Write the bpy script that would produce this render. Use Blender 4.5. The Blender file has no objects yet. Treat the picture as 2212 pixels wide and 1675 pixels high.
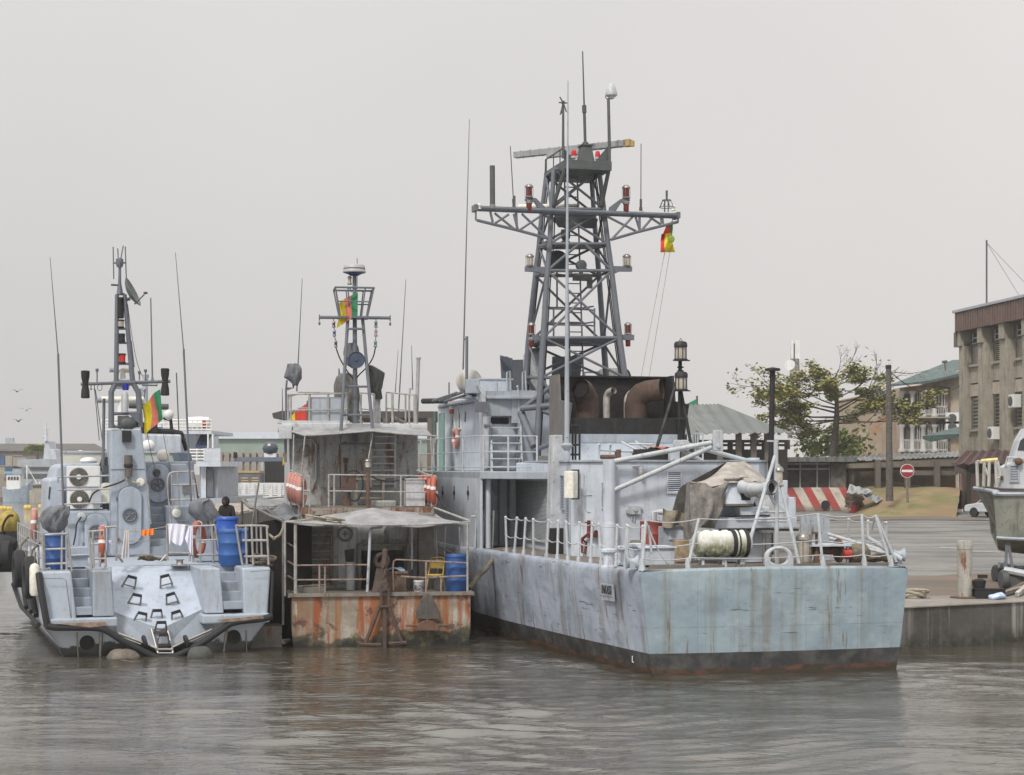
import bpy,bmesh,math,random
from mathutils import Vector,Matrix,noise
R = math.radians;Vc = Vector
random.seed(7)
SC = bpy.context.scene
COL = SC.collection

# ------------------------------------------------------------------ camera, sky, sun, exposure
FPX,CU,HV,CAMH = 3700.0,1106.0,1012.0,4.8        # focal length and centre on a 2212 x 1675 frame, eye height (m)
cam = bpy.data.cameras.new('camera');camo = bpy.data.objects.new('camera',cam);COL.objects.link(camo)
camo.location = (0,0,CAMH);camo.rotation_euler = (R(90),0,0)
cam.sensor_width = 36;cam.lens = FPX/2212*36;cam.shift_y = (HV-837.5)/2212
cam.clip_start = .5;cam.clip_end = 5000
SC.camera = camo
SUN_EL,SUN_AZ = 50,206                                # azimuth clockwise from +Y (camera looks along +Y)
sl = bpy.data.lights.new('sun','SUN');so = bpy.data.objects.new('sun',sl);COL.objects.link(so)
sl.energy = 2.3;sl.angle = R(9);sl.color = (1,.955,.89)
sd = Vc((math.sin(R(SUN_AZ))*math.cos(R(SUN_EL)),math.cos(R(SUN_AZ))*math.cos(R(SUN_EL)),math.sin(R(SUN_EL))))
so.rotation_euler = sd.to_track_quat('Z','Y').to_euler();so.location = (20,-20,60)
W = bpy.data.worlds.new('World');SC.world = W;W.use_nodes = True
nt = W.node_tree;nt.nodes.clear()
def N(t,ty,**kw):
    n = t.nodes.new(ty)
    for k,v in kw.items():
        if k in ('ins',):
            for i,x in v.items(): n.inputs[i].default_value = x
        else: setattr(n,k,v)
    return n
sky = N(nt,'ShaderNodeTexSky',sky_type='NISHITA');sky.sun_disc = False
sky.sun_elevation = R(SUN_EL);sky.sun_rotation = R(SUN_AZ);sky.dust_density = 6;sky.air_density = 1.2
hs = N(nt,'ShaderNodeHueSaturation',ins={'Saturation': .12,'Value': 1.0})
tc = N(nt,'ShaderNodeTexCoord');sep = N(nt,'ShaderNodeSeparateXYZ')
nt.links.new(tc.outputs['Generated'],sep.inputs[0])
mr = N(nt,'ShaderNodeMapRange',ins={1: -.02,2: .30,3: 0,4: 1});hi_ = N(nt,'ShaderNodeMapRange',interpolation_type='SMOOTHSTEP',ins={1: .26,2: .9,3: 0,4: 1});nt.links.new(sep.outputs['Z'],hi_.inputs[0]);nt.links.new(sep.outputs['Z'],mr.inputs[0])
mx = N(nt,'ShaderNodeMapRange',ins={1: -.32,2: .25,3: 0,4: 1});nt.links.new(sep.outputs['X'],mx.inputs[0])
ov = N(nt,'ShaderNodeMix',data_type='RGBA');ov.inputs['A'].default_value = (5.65,5.5,5.42,1);ov.inputs['B'].default_value = (6.55,6.45,6.38,1)
av = N(nt,'ShaderNodeMix',data_type='RGBA');av.inputs['B'].default_value = (6.95,6.7,6.52,1)
nt.links.new(mr.outputs[0],ov.inputs['Factor']);nt.links.new(ov.outputs['Result'],av.inputs['A'])
mm = N(nt,'ShaderNodeMath',operation='MULTIPLY',ins={1: .75});nt.links.new(mx.outputs[0],mm.inputs[0]);nt.links.new(mm.outputs[0],av.inputs['Factor'])
mz = N(nt,'ShaderNodeMix',data_type='RGBA',ins={'Factor': .92})
zn = N(nt,'ShaderNodeMix',data_type='RGBA');zn.inputs['B'].default_value = (11.5,11.2,10.9,1);nt.links.new(hi_.outputs[0],zn.inputs['Factor'])
nt.links.new(sky.outputs[0],hs.inputs['Color']);nt.links.new(hs.outputs[0],mz.inputs['A']);nt.links.new(av.outputs['Result'],zn.inputs['A']);nt.links.new(zn.outputs['Result'],mz.inputs['B'])
cn = N(nt,'ShaderNodeTexNoise',ins={'Scale': 2.2,'Detail': 3.0,'Roughness': .5});nt.links.new(tc.outputs['Generated'],cn.inputs['Vector'])
cr = N(nt,'ShaderNodeMapRange',ins={1: .3,2: .7,3: .955,4: 1.035});nt.links.new(cn.outputs['Fac'],cr.inputs[0])
bg = N(nt,'ShaderNodeBackground',ins={'Strength': .105});bs = N(nt,'ShaderNodeMath',operation='MULTIPLY',ins={1: .105});nt.links.new(cr.outputs[0],bs.inputs[0]);nt.links.new(bs.outputs[0],bg.inputs['Strength']);wo = N(nt,'ShaderNodeOutputWorld')
nt.links.new(mz.outputs['Result'],bg.inputs['Color']);nt.links.new(bg.outputs[0],wo.inputs[0])
SC.view_settings.view_transform = 'Standard';SC.view_settings.look = 'None'
SC.view_settings.exposure = 0.16;SC.view_settings.gamma = 1
SC.render.engine = 'CYCLES'
SC.cycles.use_denoising = True
SC.cycles.max_bounces = 6;SC.cycles.volume_bounces = 0;SC.cycles.transparent_max_bounces = 8
SC.cycles.volume_max_steps = 64

# ------------------------------------------------------------------ helpers
def crop(x0,y0,w,pw):
    s = w/pw
    return lambda x,y: ((x0+x*s)/1.6804,(y0+y*s)/1.6804)
c1,c2,c3,c4 = crop(0,1300,1050,1529),crop(0,850,750,1675),crop(650,900,1100,2047),crop(900,1650,900,2010)
c5,c6,c7,c8 = crop(1650,150,900,2010),crop(1750,850,800,2212),crop(1500,1250,800,1675),crop(1950,1250,1000,2212)
c9,c10,c11,c12 = crop(2150,1550,1200,2212),crop(1650,1900,1700,2212),crop(2700,1000,1017,1893),crop(2850,1650,867,1708)
c13,c14,c15,c16 = crop(0,1350,250,493),crop(700,1450,400,1489),crop(150,1650,500,1675),crop(550,1650,500,1675)
c17,c18,c19,c20 = crop(150,2050,500,2094),crop(3350,1600,367,946),crop(2550,1900,800,2212),crop(3100,1050,617,1378)
def P(uv,Y):                                          # a point of the place seen in direction uv at distance Y
    u,v = uv
    return Vc(((u-CU)*Y/FPX,Y,CAMH+(HV-v)*Y/FPX))
def G(uv,z):                                          # where that direction meets the level z
    return P(uv,(CAMH-z)*FPX/(uv[1]-HV))
class Frame:                                           # a ship's own axes: x to starboard, y forward, z up
    def __init__(s,o,deg):
        s.o = Vc((o[0],o[1],0));s.a = R(deg)
        s.m = Matrix.Translation(s.o) @ Matrix.Rotation(s.a,4,'Z');s.i = s.m.inverted()
        s.c = s.i @ Vc((0,0,CAMH))
    def px(s,uv,x=None,y=None,z=None):
        d = s.i.to_3x3() @ Vc(((uv[0]-CU)/FPX,1,(HV-uv[1])/FPX))
        k,t = (0,x) if x is not None else (1,y) if y is not None else (2,z)
        return s.c + d*((t-s.c[k])/d[k])
    def w(s,p): return s.m @ Vc(p)

class MB:
    def __init__(s): s.v = [];s.f = []
    def add(s,v,f):
        b = len(s.v);s.v += [tuple(p) for p in v];s.f += [tuple(b+i for i in q) for q in f];return s
    def box(s,a,b):
        x0,y0,z0 = (min(p,q) for p,q in zip(a,b));x1,y1,z1 = (max(p,q) for p,q in zip(a,b))
        return s.hexa([(x0,y0,z0),(x1,y0,z0),(x1,y1,z0),(x0,y1,z0),(x0,y0,z1),(x1,y0,z1),(x1,y1,z1),(x0,y1,z1)])
    def cbox(s,c,d,rz=0,ry=0,rx=0):
        m = Matrix.Translation(Vc(c)) @ Matrix.Rotation(rz,4,'Z') @ Matrix.Rotation(ry,4,'Y') @ Matrix.Rotation(rx,4,'X')
        x,y,z = d[0]/2,d[1]/2,d[2]/2
        return s.hexa([m @ Vc(p) for p in [(-x,-y,-z),(x,-y,-z),(x,y,-z),(-x,y,-z),(-x,-y,z),(x,-y,z),(x,y,z),(-x,y,z)]])
    def hexa(s,p): return s.add(p,[(0,3,2,1),(4,5,6,7),(0,1,5,4),(1,2,6,5),(2,3,7,6),(3,0,4,7)])
    def prism(s,pts,d):                              # polygon swept along d
        n = len(pts);d = Vc(d);p = [Vc(q) for q in pts]
        return s.add(p+[q+d for q in p],[tuple(range(n)),tuple(range(2*n-1,n-1,-1))]+[(i,i+n,(i+1)%n+n,(i+1)%n) for i in range(n)])
    def tube(s,pts,r,n=8,cap=True):
        pts = [Vc(p) for p in pts];rs = r if isinstance(r,(list,tuple)) else [r]*len(pts)
        ring = [];nrm = None
        for i,p in enumerate(pts):
            a = pts[max(i-1,0)];b = pts[min(i+1,len(pts)-1)]
            d = (b-a)
            if d.length < 1e-9: d = Vc((0,0,1))
            d.normalize()
            if nrm is None: nrm = d.orthogonal().normalized()
            else:
                nrm = nrm-d*nrm.dot(d)
                nrm = nrm.normalized() if nrm.length > 1e-6 else d.orthogonal().normalized()
            bn = d.cross(nrm)
            ring.append([p+(nrm*math.cos(2*math.pi*k/n)+bn*math.sin(2*math.pi*k/n))*rs[i] for k in range(n)])
        v = [q for g in ring for q in g];f = []
        for i in range(len(pts)-1):
            for k in range(n): f.append((i*n+k,i*n+(k+1)%n,(i+1)*n+(k+1)%n,(i+1)*n+k))
        if cap: f += [tuple(range(n-1,-1,-1)),tuple(range((len(pts)-1)*n,len(pts)*n))]
        return s.add(v,f)
    def lathe(s,prof,c=(0,0,0),ax=(0,0,1),n=20,cap=True):   # prof: (radius, height along ax)
        ax = Vc(ax).normalized();c = Vc(c)
        a = ax.orthogonal().normalized() if abs(ax.z) < .99 else Vc((1,0,0));b = ax.cross(a)
        v = [c+ax*h+(a*math.cos(2*math.pi*k/n)+b*math.sin(2*math.pi*k/n))*max(r,1e-4) for r,h in prof for k in range(n)]
        m = len(prof);f = [(i*n+k,i*n+(k+1)%n,(i+1)*n+(k+1)%n,(i+1)*n+k) for i in range(m-1) for k in range(n)]
        if cap: f += [tuple(range(n-1,-1,-1)),tuple(range((m-1)*n,m*n))]
        return s.add(v,f)
    def ball(s,c,r,n=14,m=9,rz=0):
        r = (r,r,r) if not isinstance(r,(tuple,list)) else r;c = Vc(c);M = Matrix.Rotation(rz,3,'Z')
        v = [c+M @ Vc((r[0]*math.sin(math.pi*i/m)*math.cos(2*math.pi*k/n),r[1]*math.sin(math.pi*i/m)*math.sin(2*math.pi*k/n),r[2]*math.cos(math.pi*i/m))) for i in range(1,m) for k in range(n)]
        t = len(v);v += [c+Vc((0,0,r[2])),c-Vc((0,0,r[2]))]
        f = [(i*n+k,(i+1)*n+k,(i+1)*n+(k+1)%n,i*n+(k+1)%n) for i in range(m-2) for k in range(n)]
        f += [(t,k,(k+1)%n) for k in range(n)]+[(t+1,(m-2)*n+(k+1)%n,(m-2)*n+k) for k in range(n)]
        return s.add(v,f)
    def torus(s,c,ax,R_,r,n=24,m=8,arc=(0,2*math.pi)):
        ax = Vc(ax).normalized();a = ax.orthogonal().normalized();b = ax.cross(a);c = Vc(c)
        v = [];
        for i in range(n):
            t = 2*math.pi*i/n;d = a*math.cos(t)+b*math.sin(t)
            for k in range(m):
                q = 2*math.pi*k/m;v.append(c+d*(R_+r*math.cos(q))+ax*r*math.sin(q))
        return s.add(v,[(i*m+k,((i+1)%n)*m+k,((i+1)%n)*m+(k+1)%m,i*m+(k+1)%m) for i in range(n) for k in range(m)])
    def grid(s,fn,nu,nv,th=None):                  # sheet from fn(a, b), a and b in 0..1; th gives it a thickness vector
        v = [Vc(fn(i/nu,j/nv)) for i in range(nu+1) for j in range(nv+1)];k = nv+1
        f = [(i*k+j,(i+1)*k+j,(i+1)*k+j+1,i*k+j+1) for i in range(nu) for j in range(nv)]
        if th is not None:
            t = Vc(th);o = len(v);v += [p+t for p in v]
            f += [(o+q[3],o+q[2],o+q[1],o+q[0]) for q in f]
            bd = [i*k for i in range(nu+1)]+[nu*k+j for j in range(1,nv+1)]+[i*k+nv for i in range(nu-1,-1,-1)]+[j for j in range(nv-1,0,-1)]
            f += [(bd[i],bd[(i+1)%len(bd)],o+bd[(i+1)%len(bd)],o+bd[i]) for i in range(len(bd))]
        return s.add(v,f)
    def build(s,name,mat,parent=None,smooth=False,bevel=0,loc=None,rz=0):
        me = bpy.data.meshes.new(name);me.from_pydata(s.v,[],s.f);me.validate()
        b = bmesh.new();b.from_mesh(me);bmesh.ops.recalc_face_normals(b,faces=b.faces);b.to_mesh(me);b.free()
        me.materials.append(mat)
        if smooth:
            me.polygons.foreach_set('use_smooth',[True]*len(me.polygons))
            me.set_sharp_from_angle(angle=R(42))
        o = bpy.data.objects.new(name,me);COL.objects.link(o)
        if parent is not None: o.parent = parent
        if loc is not None: o.location = loc
        o.rotation_euler.z = rz
        if bevel:
            md = o.modifiers.new('bevel','BEVEL');md.width = bevel;md.segments = 2;md.limit_method = 'ANGLE';md.angle_limit = R(40)
        return o
def each(mb,name,mat,parent=None,**kw):            # one part for every separate piece of mb
    par = list(range(len(mb.v)))
    def fd(i):
        while par[i] != i: par[i] = par[par[i]];i = par[i]
        return i
    for f in mb.f:
        for i in f[1:]: par[fd(i)] = fd(f[0])
    gs = {}
    for f in mb.f: gs.setdefault(fd(f[0]),[]).append(f)
    out = []
    for fs in gs.values():
        ids = sorted({i for f in fs for i in f});ix = {i: k for k,i in enumerate(ids)};q = MB();q.v = [mb.v[i] for i in ids];q.f = [tuple(ix[i] for i in f) for f in fs]
        out.append(q.build(name,mat,parent,**kw))
    return out
def tag(o,label,cat,group=None,kind=None):
    if label: o['label'] = label
    if cat: o['category'] = cat
    if group: o['group'] = group
    if kind: o['kind'] = kind
    return o
def thing(name,label,cat,loc=(0,0,0),rz=0,group=None):
    o = bpy.data.objects.new(name,None);COL.objects.link(o);o.empty_display_size = .2
    o.location = loc;o.rotation_euler.z = rz
    return tag(o,label,cat,group)
def dup(o,loc,rz,label=None):
    def cp(q,par):
        c = q.copy();COL.objects.link(c)
        if par: c.parent = par
        for ch in q.children: cp(ch,c)
        return c
    r = cp(o,None);r.location = loc;r.rotation_euler.z = rz
    if label: r['label'] = label
    return r
def lerp(a,b,t): return tuple(x+(y-x)*t for x,y in zip(a,b))
def spline(pts,n=8):                                  # Catmull-Rom through pts
    p = [Vc(q) for q in pts];p = [p[0]*2-p[1]]+p+[p[-1]*2-p[-2]];out = []
    for i in range(1,len(p)-2):
        for k in range(n):
            t = k/n;a,b,c,d = p[i-1],p[i],p[i+1],p[i+2]
            out.append(.5*((2*b)+(c-a)*t+(2*a-5*b+4*c-d)*t*t+(3*b-a-3*c+d)*t**3))
    return out+[p[-2]]
def sag(a,b,d,n=8):
    a,b = Vc(a),Vc(b)
    return [a.lerp(b,i/n)-Vc((0,0,4*d*(i/n)*(1-i/n))) for i in range(n+1)]

# ------------------------------------------------------------------ materials
def mk(name):
    m = bpy.data.materials.new(name);m.use_nodes = True;t = m.node_tree
    return m,t,t.nodes['Principled BSDF']
def mixc(t,fac,a,b):
    n = N(t,'ShaderNodeMix',data_type='RGBA')
    for k,x in (('Factor',fac),('A',a),('B',b)):
        if isinstance(x,bpy.types.NodeSocket): t.links.new(x,n.inputs[k])
        else: n.inputs[k].default_value = x if k == 'Factor' else (*x,1) if len(x) == 3 else x
    return n.outputs['Result']
def ns(t,scale,det=4,rough=.6,sc=(1,1,1),off=(0,0,0),dist=0):
    c = N(t,'ShaderNodeTexCoord');m = N(t,'ShaderNodeMapping');m.inputs['Scale'].default_value = sc;m.inputs['Location'].default_value = off
    n = N(t,'ShaderNodeTexNoise',ins={'Scale': scale,'Detail': det,'Roughness': rough,'Distortion': dist})
    t.links.new(c.outputs['Object'],m.inputs[0]);t.links.new(m.outputs[0],n.inputs['Vector']);return n.outputs['Fac']
def ramp(t,s,a,b,lo=0,hi=1):
    n = N(t,'ShaderNodeMapRange',interpolation_type='SMOOTHSTEP',ins={1: a,2: b,3: lo,4: hi});t.links.new(s,n.inputs[0]);return n.outputs[0]
def mul(t,a,b,op='MULTIPLY'):
    n = N(t,'ShaderNodeMath',operation=op)
    for i,x in enumerate((a,b)):
        if isinstance(x,bpy.types.NodeSocket): t.links.new(x,n.inputs[i])
        else: n.inputs[i].default_value = x
    return n.outputs[0]
def zpos(t,ax='Z'):
    c = N(t,'ShaderNodeTexCoord');s = N(t,'ShaderNodeSeparateXYZ');t.links.new(c.outputs['Object'],s.inputs[0]);return s.outputs[ax]
RUST = (.17,.065,.025)
def paint(name,col,rough=.5,var=.25,rust=0.0,dirt=.3,dcol=(.16,.14,.11),sc=1.0,metal=0,bump=.1,patch=None):
    """weathered paint: cloudy fading, dark runs down the plating, rust spots and runs"""
    m,t,b = mk(name);r = random.random()*50
    c = mixc(t,ramp(t,ns(t,1.3*sc,5,.65,off=(r,r,r)),.3,.72),tuple(x*(1-var*.6) for x in col),tuple(min(1,x*(1+var*.35)) for x in col))
    if patch: c = mixc(t,ramp(t,ns(t,.5*sc,4,.6,off=(r+9,r,2)),.45,.6),c,patch)
    if dirt:
        st = ramp(t,ns(t,3.5*sc,5,.65,sc=(1,1,.09),off=(r,3,r)),.5,.7)
        c = mixc(t,mul(t,st,dirt),c,dcol)
        sp = ramp(t,ns(t,7*sc,6,.7,off=(r,1,5)),.53,.68);c = mixc(t,mul(t,sp,dirt*.6),c,dcol)
    if rust:
        a = ramp(t,ns(t,2.2*sc,8,.72,sc=(1,1,.22),off=(5,r,r)),.61-.16*rust,.70-.14*rust)
        q = ramp(t,ns(t,6*sc,8,.75,off=(r,r,9)),.65-.12*rust,.69-.1*rust)
        c = mixc(t,mul(t,a,min(1,.3+rust)),c,RUST);c = mixc(t,q,c,(.11,.05,.03))
    t.links.new(c,b.inputs['Base Color']);b.inputs['Metallic'].default_value = metal
    t.links.new(ramp(t,ns(t,4*sc,4,.6,off=(r,8,2)),.3,.7,max(.05,rough-.1),min(1,rough+.18)),b.inputs['Roughness'])
    if bump:
        bp = N(t,'ShaderNodeBump',ins={'Strength': bump,'Distance': .02});t.links.new(ns(t,5*sc,5,.6,off=(r,r,1)),bp.inputs['Height']);t.links.new(bp.outputs[0],b.inputs['Normal'])
    return m
def plain(name,col,rough=.5,metal=0,var=.15,emit=None,sc=6):
    m,t,b = mk(name);r = random.random()*30
    c = mixc(t,ramp(t,ns(t,sc,4,.6,off=(r,r,r)),.3,.7),tuple(x*(1-var) for x in col),tuple(min(1,x*(1+var)) for x in col))
    t.links.new(c,b.inputs['Base Color']);b.inputs['Roughness'].default_value = rough;b.inputs['Metallic'].default_value = metal
    return m
def cloth(name,col,var=.3,fold=.4,sc=1.0):
    m,t,b = mk(name);r = random.random()*30
    c = mixc(t,ramp(t,ns(t,2.5*sc,6,.7,off=(r,r,r)),.3,.7),tuple(x*(1-var) for x in col),tuple(min(1,x*(1+var*.7)) for x in col))
    t.links.new(c,b.inputs['Base Color']);b.inputs['Roughness'].default_value = .9
    bp = N(t,'ShaderNodeBump',ins={'Strength': fold,'Distance': .06});t.links.new(ns(t,4*sc,4,.55,off=(r,1,1),dist=.6),bp.inputs['Height']);t.links.new(bp.outputs[0],b.inputs['Normal'])
    return m
def glass(name,col=(.03,.035,.04),rough=.08):
    m,t,b = mk(name);b.inputs['Base Color'].default_value = (*col,1);b.inputs['Roughness'].default_value = rough;b.inputs['Metallic'].default_value = 0
    b.inputs['Specular IOR Level'].default_value = .8
    return m
M = {}
M['ship_white'] = paint('ship_white',(.53,.58,.65),.55,.22,.12,.28)
M['ship_grey'] = paint('ship_grey',(.36,.40,.45),.5,.25,.12,.35)
M['mast_grey'] = paint('mast_grey',(.125,.14,.168),.5,.25,.1,.4,sc=2)
M['mast_dark'] = paint('mast_dark',(.075,.085,.088),.6,.3,.1,.3,sc=2)
M['light_metal'] = paint('light_metal',(.46,.49,.52),.45,.2,.15,.4,sc=3)
M['black'] = paint('black_paint',(.014,.014,.015),.65,.3,0,.2,dcol=(.07,.06,.05))
M['rubber'] = plain('rubber',(.018,.018,.02),.75)
M['deck_brown'] = paint('deck_brown',(.17,.15,.13),.8,.3,.3,.5)
M['steel'] = plain('stainless',(.42,.41,.40),.55,.7,.15)
M['steel_dull'] = plain('steel_dull',(.30,.28,.26),.4,.8,.25)
M['rusty'] = paint('rusty_steel',(.13,.075,.05),.85,.4,.5,.5,sc=3)
M['rope'] = cloth('rope_fibre',(.19,.16,.12),.35,.8,6)
M['rope_pale'] = cloth('rope_pale',(.42,.38,.30),.3,.8,6)
M['white'] = paint('white_paint',(.72,.73,.72),.5,.12,.08,.2)
M['glass'] = glass('dark_glass');M['red'] = plain('red_paint',(.45,.04,.03),.45)
M['red_lens'] = plain('red_lens',(.13,.013,.011),.2);M['clear_lens'] = plain('clear_lens',(.42,.38,.32),.15)
M['blue_lens'] = plain('blue_lens',(.02,.03,.30),.2);M['green_lens'] = plain('green_lens',(.02,.16,.17),.2)
M['tarp_grey'] = cloth('tarp_grey',(.15,.16,.175),.35,.7)
M['tarp_beige'] = cloth('tarp_beige',(.36,.33,.30),.35,.8)
M['tarp_dark'] = cloth('tarp_dark',(.07,.075,.072),.35,.8)
M['awning'] = cloth('awning_canvas',(.30,.30,.31),.3,.5,.7)
M['blue_drum'] = paint('blue_plastic',(.022,.082,.27),.5,.35,0,.4,dcol=(.1,.12,.15))
M['orange'] = paint('orange_plastic',(.40,.10,.055),.5,.2,0,.3,dcol=(.4,.2,.15),sc=4)
M['orange_faded'] = paint('orange_faded',(.44,.20,.165),.6,.2,0,.35,dcol=(.45,.2,.17),sc=4)
M['yellow'] = plain('yellow_paint',(.60,.42,.07),.5)
M['cream'] = plain('cream_plastic',(.72,.70,.62),.35)
# ------------------------------------------------------------------ setting: water, quay, far shore
def water_mat():
    m,t,b = mk('harbour_water')
    c = mixc(t,ramp(t,ns(t,.12,4,.6),.35,.65),(.045,.039,.028),(.068,.060,.045))
    t.links.new(c,b.inputs['Base Color']);b.inputs['Roughness'].default_value = .035;b.inputs['IOR'].default_value = 2.8
    h = None
    for s,sc,w,rdg in ((2.9,(.36,1.8,1),.5,1),(7,(.4,1.7,1),.16,0)):
        q = ns(t,s,3,.55,sc=sc,dist=.8,off=(s,3,1))
        if rdg: q = mul(t,1.0,mul(t,mul(t,mul(t,q,.5,'SUBTRACT'),1,'ABSOLUTE'),2.6),'SUBTRACT')
        q = mul(t,q,w)
        h = q if h is None else mul(t,h,q,'ADD')
    bp = N(t,'ShaderNodeBump',ins={'Strength': .55,'Distance': .05});t.links.new(h,bp.inputs['Height']);t.links.new(bp.outputs[0],b.inputs['Normal'])
    return m
M['water'] = water_mat()
import numpy as np
rg = np.random.default_rng(11);nx,ny = 720,560;X0,X1,Y0,Y1 = -34,34,14,66
gx,gy = np.meshgrid(np.linspace(X0,X1,nx+1),Y0+(Y1-Y0)*np.linspace(0,1,ny+1)**1.25,indexing='ij');gz_ = np.zeros_like(gx)
wx = gx+.9*np.sin(.31*gy+.17*gx)+.5*np.sin(.5*gx-.23*gy+2);wy = gy+.8*np.sin(.37*gx+1)+.35*np.sin(.9*gx+.4*gy)   # bent crests
calm = .55+.45*np.sin(.21*gx+.35*gy+1.3*np.sin(.13*gx-.2*gy))*np.sin(.33*gy-.12*gx+.8)                           # ruffled and slack patches
for k in range(90):
    lam = .30*(12 ** rg.random()**1.25);th = rg.normal(0,.33)+math.pi/2*(1 if rg.random() < .5 else -1);kk = 2*math.pi/lam
    sl_ = .016 if lam < .42 else .031 if lam < 1.2 else .012;ph = kk*(wx*math.cos(th)+wy*math.sin(th))+rg.random()*6.28;sn_ = np.sin(ph)
    gz_ += sl_/kk*(sn_+.3*sn_*np.abs(sn_))*(calm if lam < 2 else 1)
ed_ = np.minimum.reduce([np.ones_like(gx),(gx-X0)/6,(X1-gx)/6,(Y1-gy)/8]);gz_ *= np.clip(ed_,0,1)
w = MB();k = ny+1;w.v = list(zip(gx.ravel().tolist(),gy.ravel().tolist(),gz_.ravel().tolist()))
w.f = [(a*k+b,(a+1)*k+b,(a+1)*k+b+1,a*k+b+1) for a in range(nx) for b in range(ny)]
for a,b,c,d in ((-900,-200,-34,900),(34,-200,900,900),(-34,-200,34,14),(-34,66,34,900)):
    w.add([(a,b,0),(c,b,0),(c,d,0),(a,d,0)],[(0,1,2,3)])
o = w.build('water',M['water'],smooth=True);o['kind'] = 'structure'

def ground_mat(name,c1_,c2_,sc,streak=(1,1,1),c3_=None,bump=.3):
    m,t,b = mk(name)
    c = mixc(t,ramp(t,ns(t,sc,6,.65,sc=streak),.35,.65),c1_,c2_)
    c = mixc(t,ramp(t,ns(t,sc*9,5,.7),.5,.75,0,.5),c,tuple(x*.6 for x in c1_))
    if c3_: c = mixc(t,ramp(t,ns(t,sc*.45,5,.6,sc=streak,off=(4,7,0)),.5,.62),c,c3_)
    t.links.new(c,b.inputs['Base Color']);b.inputs['Roughness'].default_value = .9
    bp = N(t,'ShaderNodeBump',ins={'Strength': bump,'Distance': .05});t.links.new(ns(t,sc*12,5,.7),bp.inputs['Height']);t.links.new(bp.outputs[0],b.inputs['Normal'])
    return m
M['asphalt'] = ground_mat('asphalt',(.13,.13,.13),(.23,.225,.21),.22,(1,3,1),(.10,.095,.09))
M['dirt'] = ground_mat('dirt',(.165,.13,.10),(.12,.11,.098),.2,(1,2.5,1),(.20,.14,.095))
M['grass'] = ground_mat('dry_grass',(.26,.19,.10),(.14,.145,.05),.55,(1,1,1),(.22,.145,.085))
M['concrete'] = paint('concrete',(.27,.25,.225),.9,.35,0,.5,sc=.7)
# quay: its corner is hidden by the warship's stern, one face runs off to the right, the other along the warship's side
FR = Frame((2.96,39.4),14)
qa = G((1946,1403),0);qb = G((2210,1386),0);qd = (qb-qa);qd.z = 0;qd.normalize()
QZ = 1.15
fdir = Vc((-math.sin(R(14)),math.cos(R(14)),0));qc = qa-qd*1.2
def top_z(p):                                          # the yard climbs gently away from the water
    return QZ+max(0,(p.y-48))*.0085
M['quay_wall'] = None
def quay_wall_mat():
    m,t,b = mk('quay_wall')
    c = mixc(t,ramp(t,ns(t,.9,6,.7),.3,.7),(.055,.05,.044),(.11,.10,.09))
    run = ramp(t,ns(t,1.1,3,.5,sc=(1,1,.02)),.55,.64);c = mixc(t,mul(t,run,.8),c,(.42,.41,.39))
    run = ramp(t,ns(t,4,3,.5,sc=(1,1,.04),off=(3,3,0)),.55,.68);c = mixc(t,mul(t,run,.6),c,(.30,.29,.27))
    lo = ramp(t,zpos(t),.55,.05);c = mixc(t,mul(t,lo,ramp(t,ns(t,2.5,6,.7),.3,.6)),c,(.03,.032,.022))
    t.links.new(c,b.inputs['Base Color']);b.inputs['Roughness'].default_value = .85
    bp = N(t,'ShaderNodeBump',ins={'Strength': .6,'Distance': .06});t.links.new(ns(t,3,7,.7),bp.inputs['Height']);t.links.new(bp.outputs[0],b.inputs['Normal'])
    return m
M['quay_wall'] = quay_wall_mat()
q = MB()
for a,b2 in ((qc,qc+qd*150),(qc+fdir*62,qc)):
    q.add([a+Vc((0,0,-2)),b2+Vc((0,0,-2)),b2+Vc((0,0,QZ-.06)),a+Vc((0,0,QZ-.06))],[(0,1,2,3)])
q.build('quay_face',M['quay_wall'])['kind'] = 'structure'
q = MB()                                                # coping along the edge
inn = Vc((-qd.y,qd.x,0))
q.prism([qc+Vc((0,0,QZ-.06))-inn*.05,qc+Vc((0,0,QZ-.06))+inn*2.2,qc+inn*2.2+Vc((0,0,QZ+.012)),qc+inn*.02+Vc((0,0,QZ+.012)),qc-inn*.05+Vc((0,0,QZ-.03))],qd*150)
q.build('quay_edge',M['concrete'])['kind'] = 'structure'
g = MB()
rows = [0,.6,2,6,14,26,42,62,75,110,170,260]
def yard(a,b):
    i = a*(len(rows)-1);k = min(int(i),len(rows)-2);d = rows[k]+(rows[k+1]-rows[k])*(i-k)
    left = qc+fdir*min(d,62)+Vc((.9,1,0)).normalized()*max(0,d-62)
    right = qc+qd*150+fdir*d
    p = left.lerp(right,b)
    return (p.x,p.y,top_z(p))
g.grid(yard,(len(rows)-1)*3,20)
g.build('quay_yard',M['asphalt'])['kind'] = 'structure'
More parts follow.
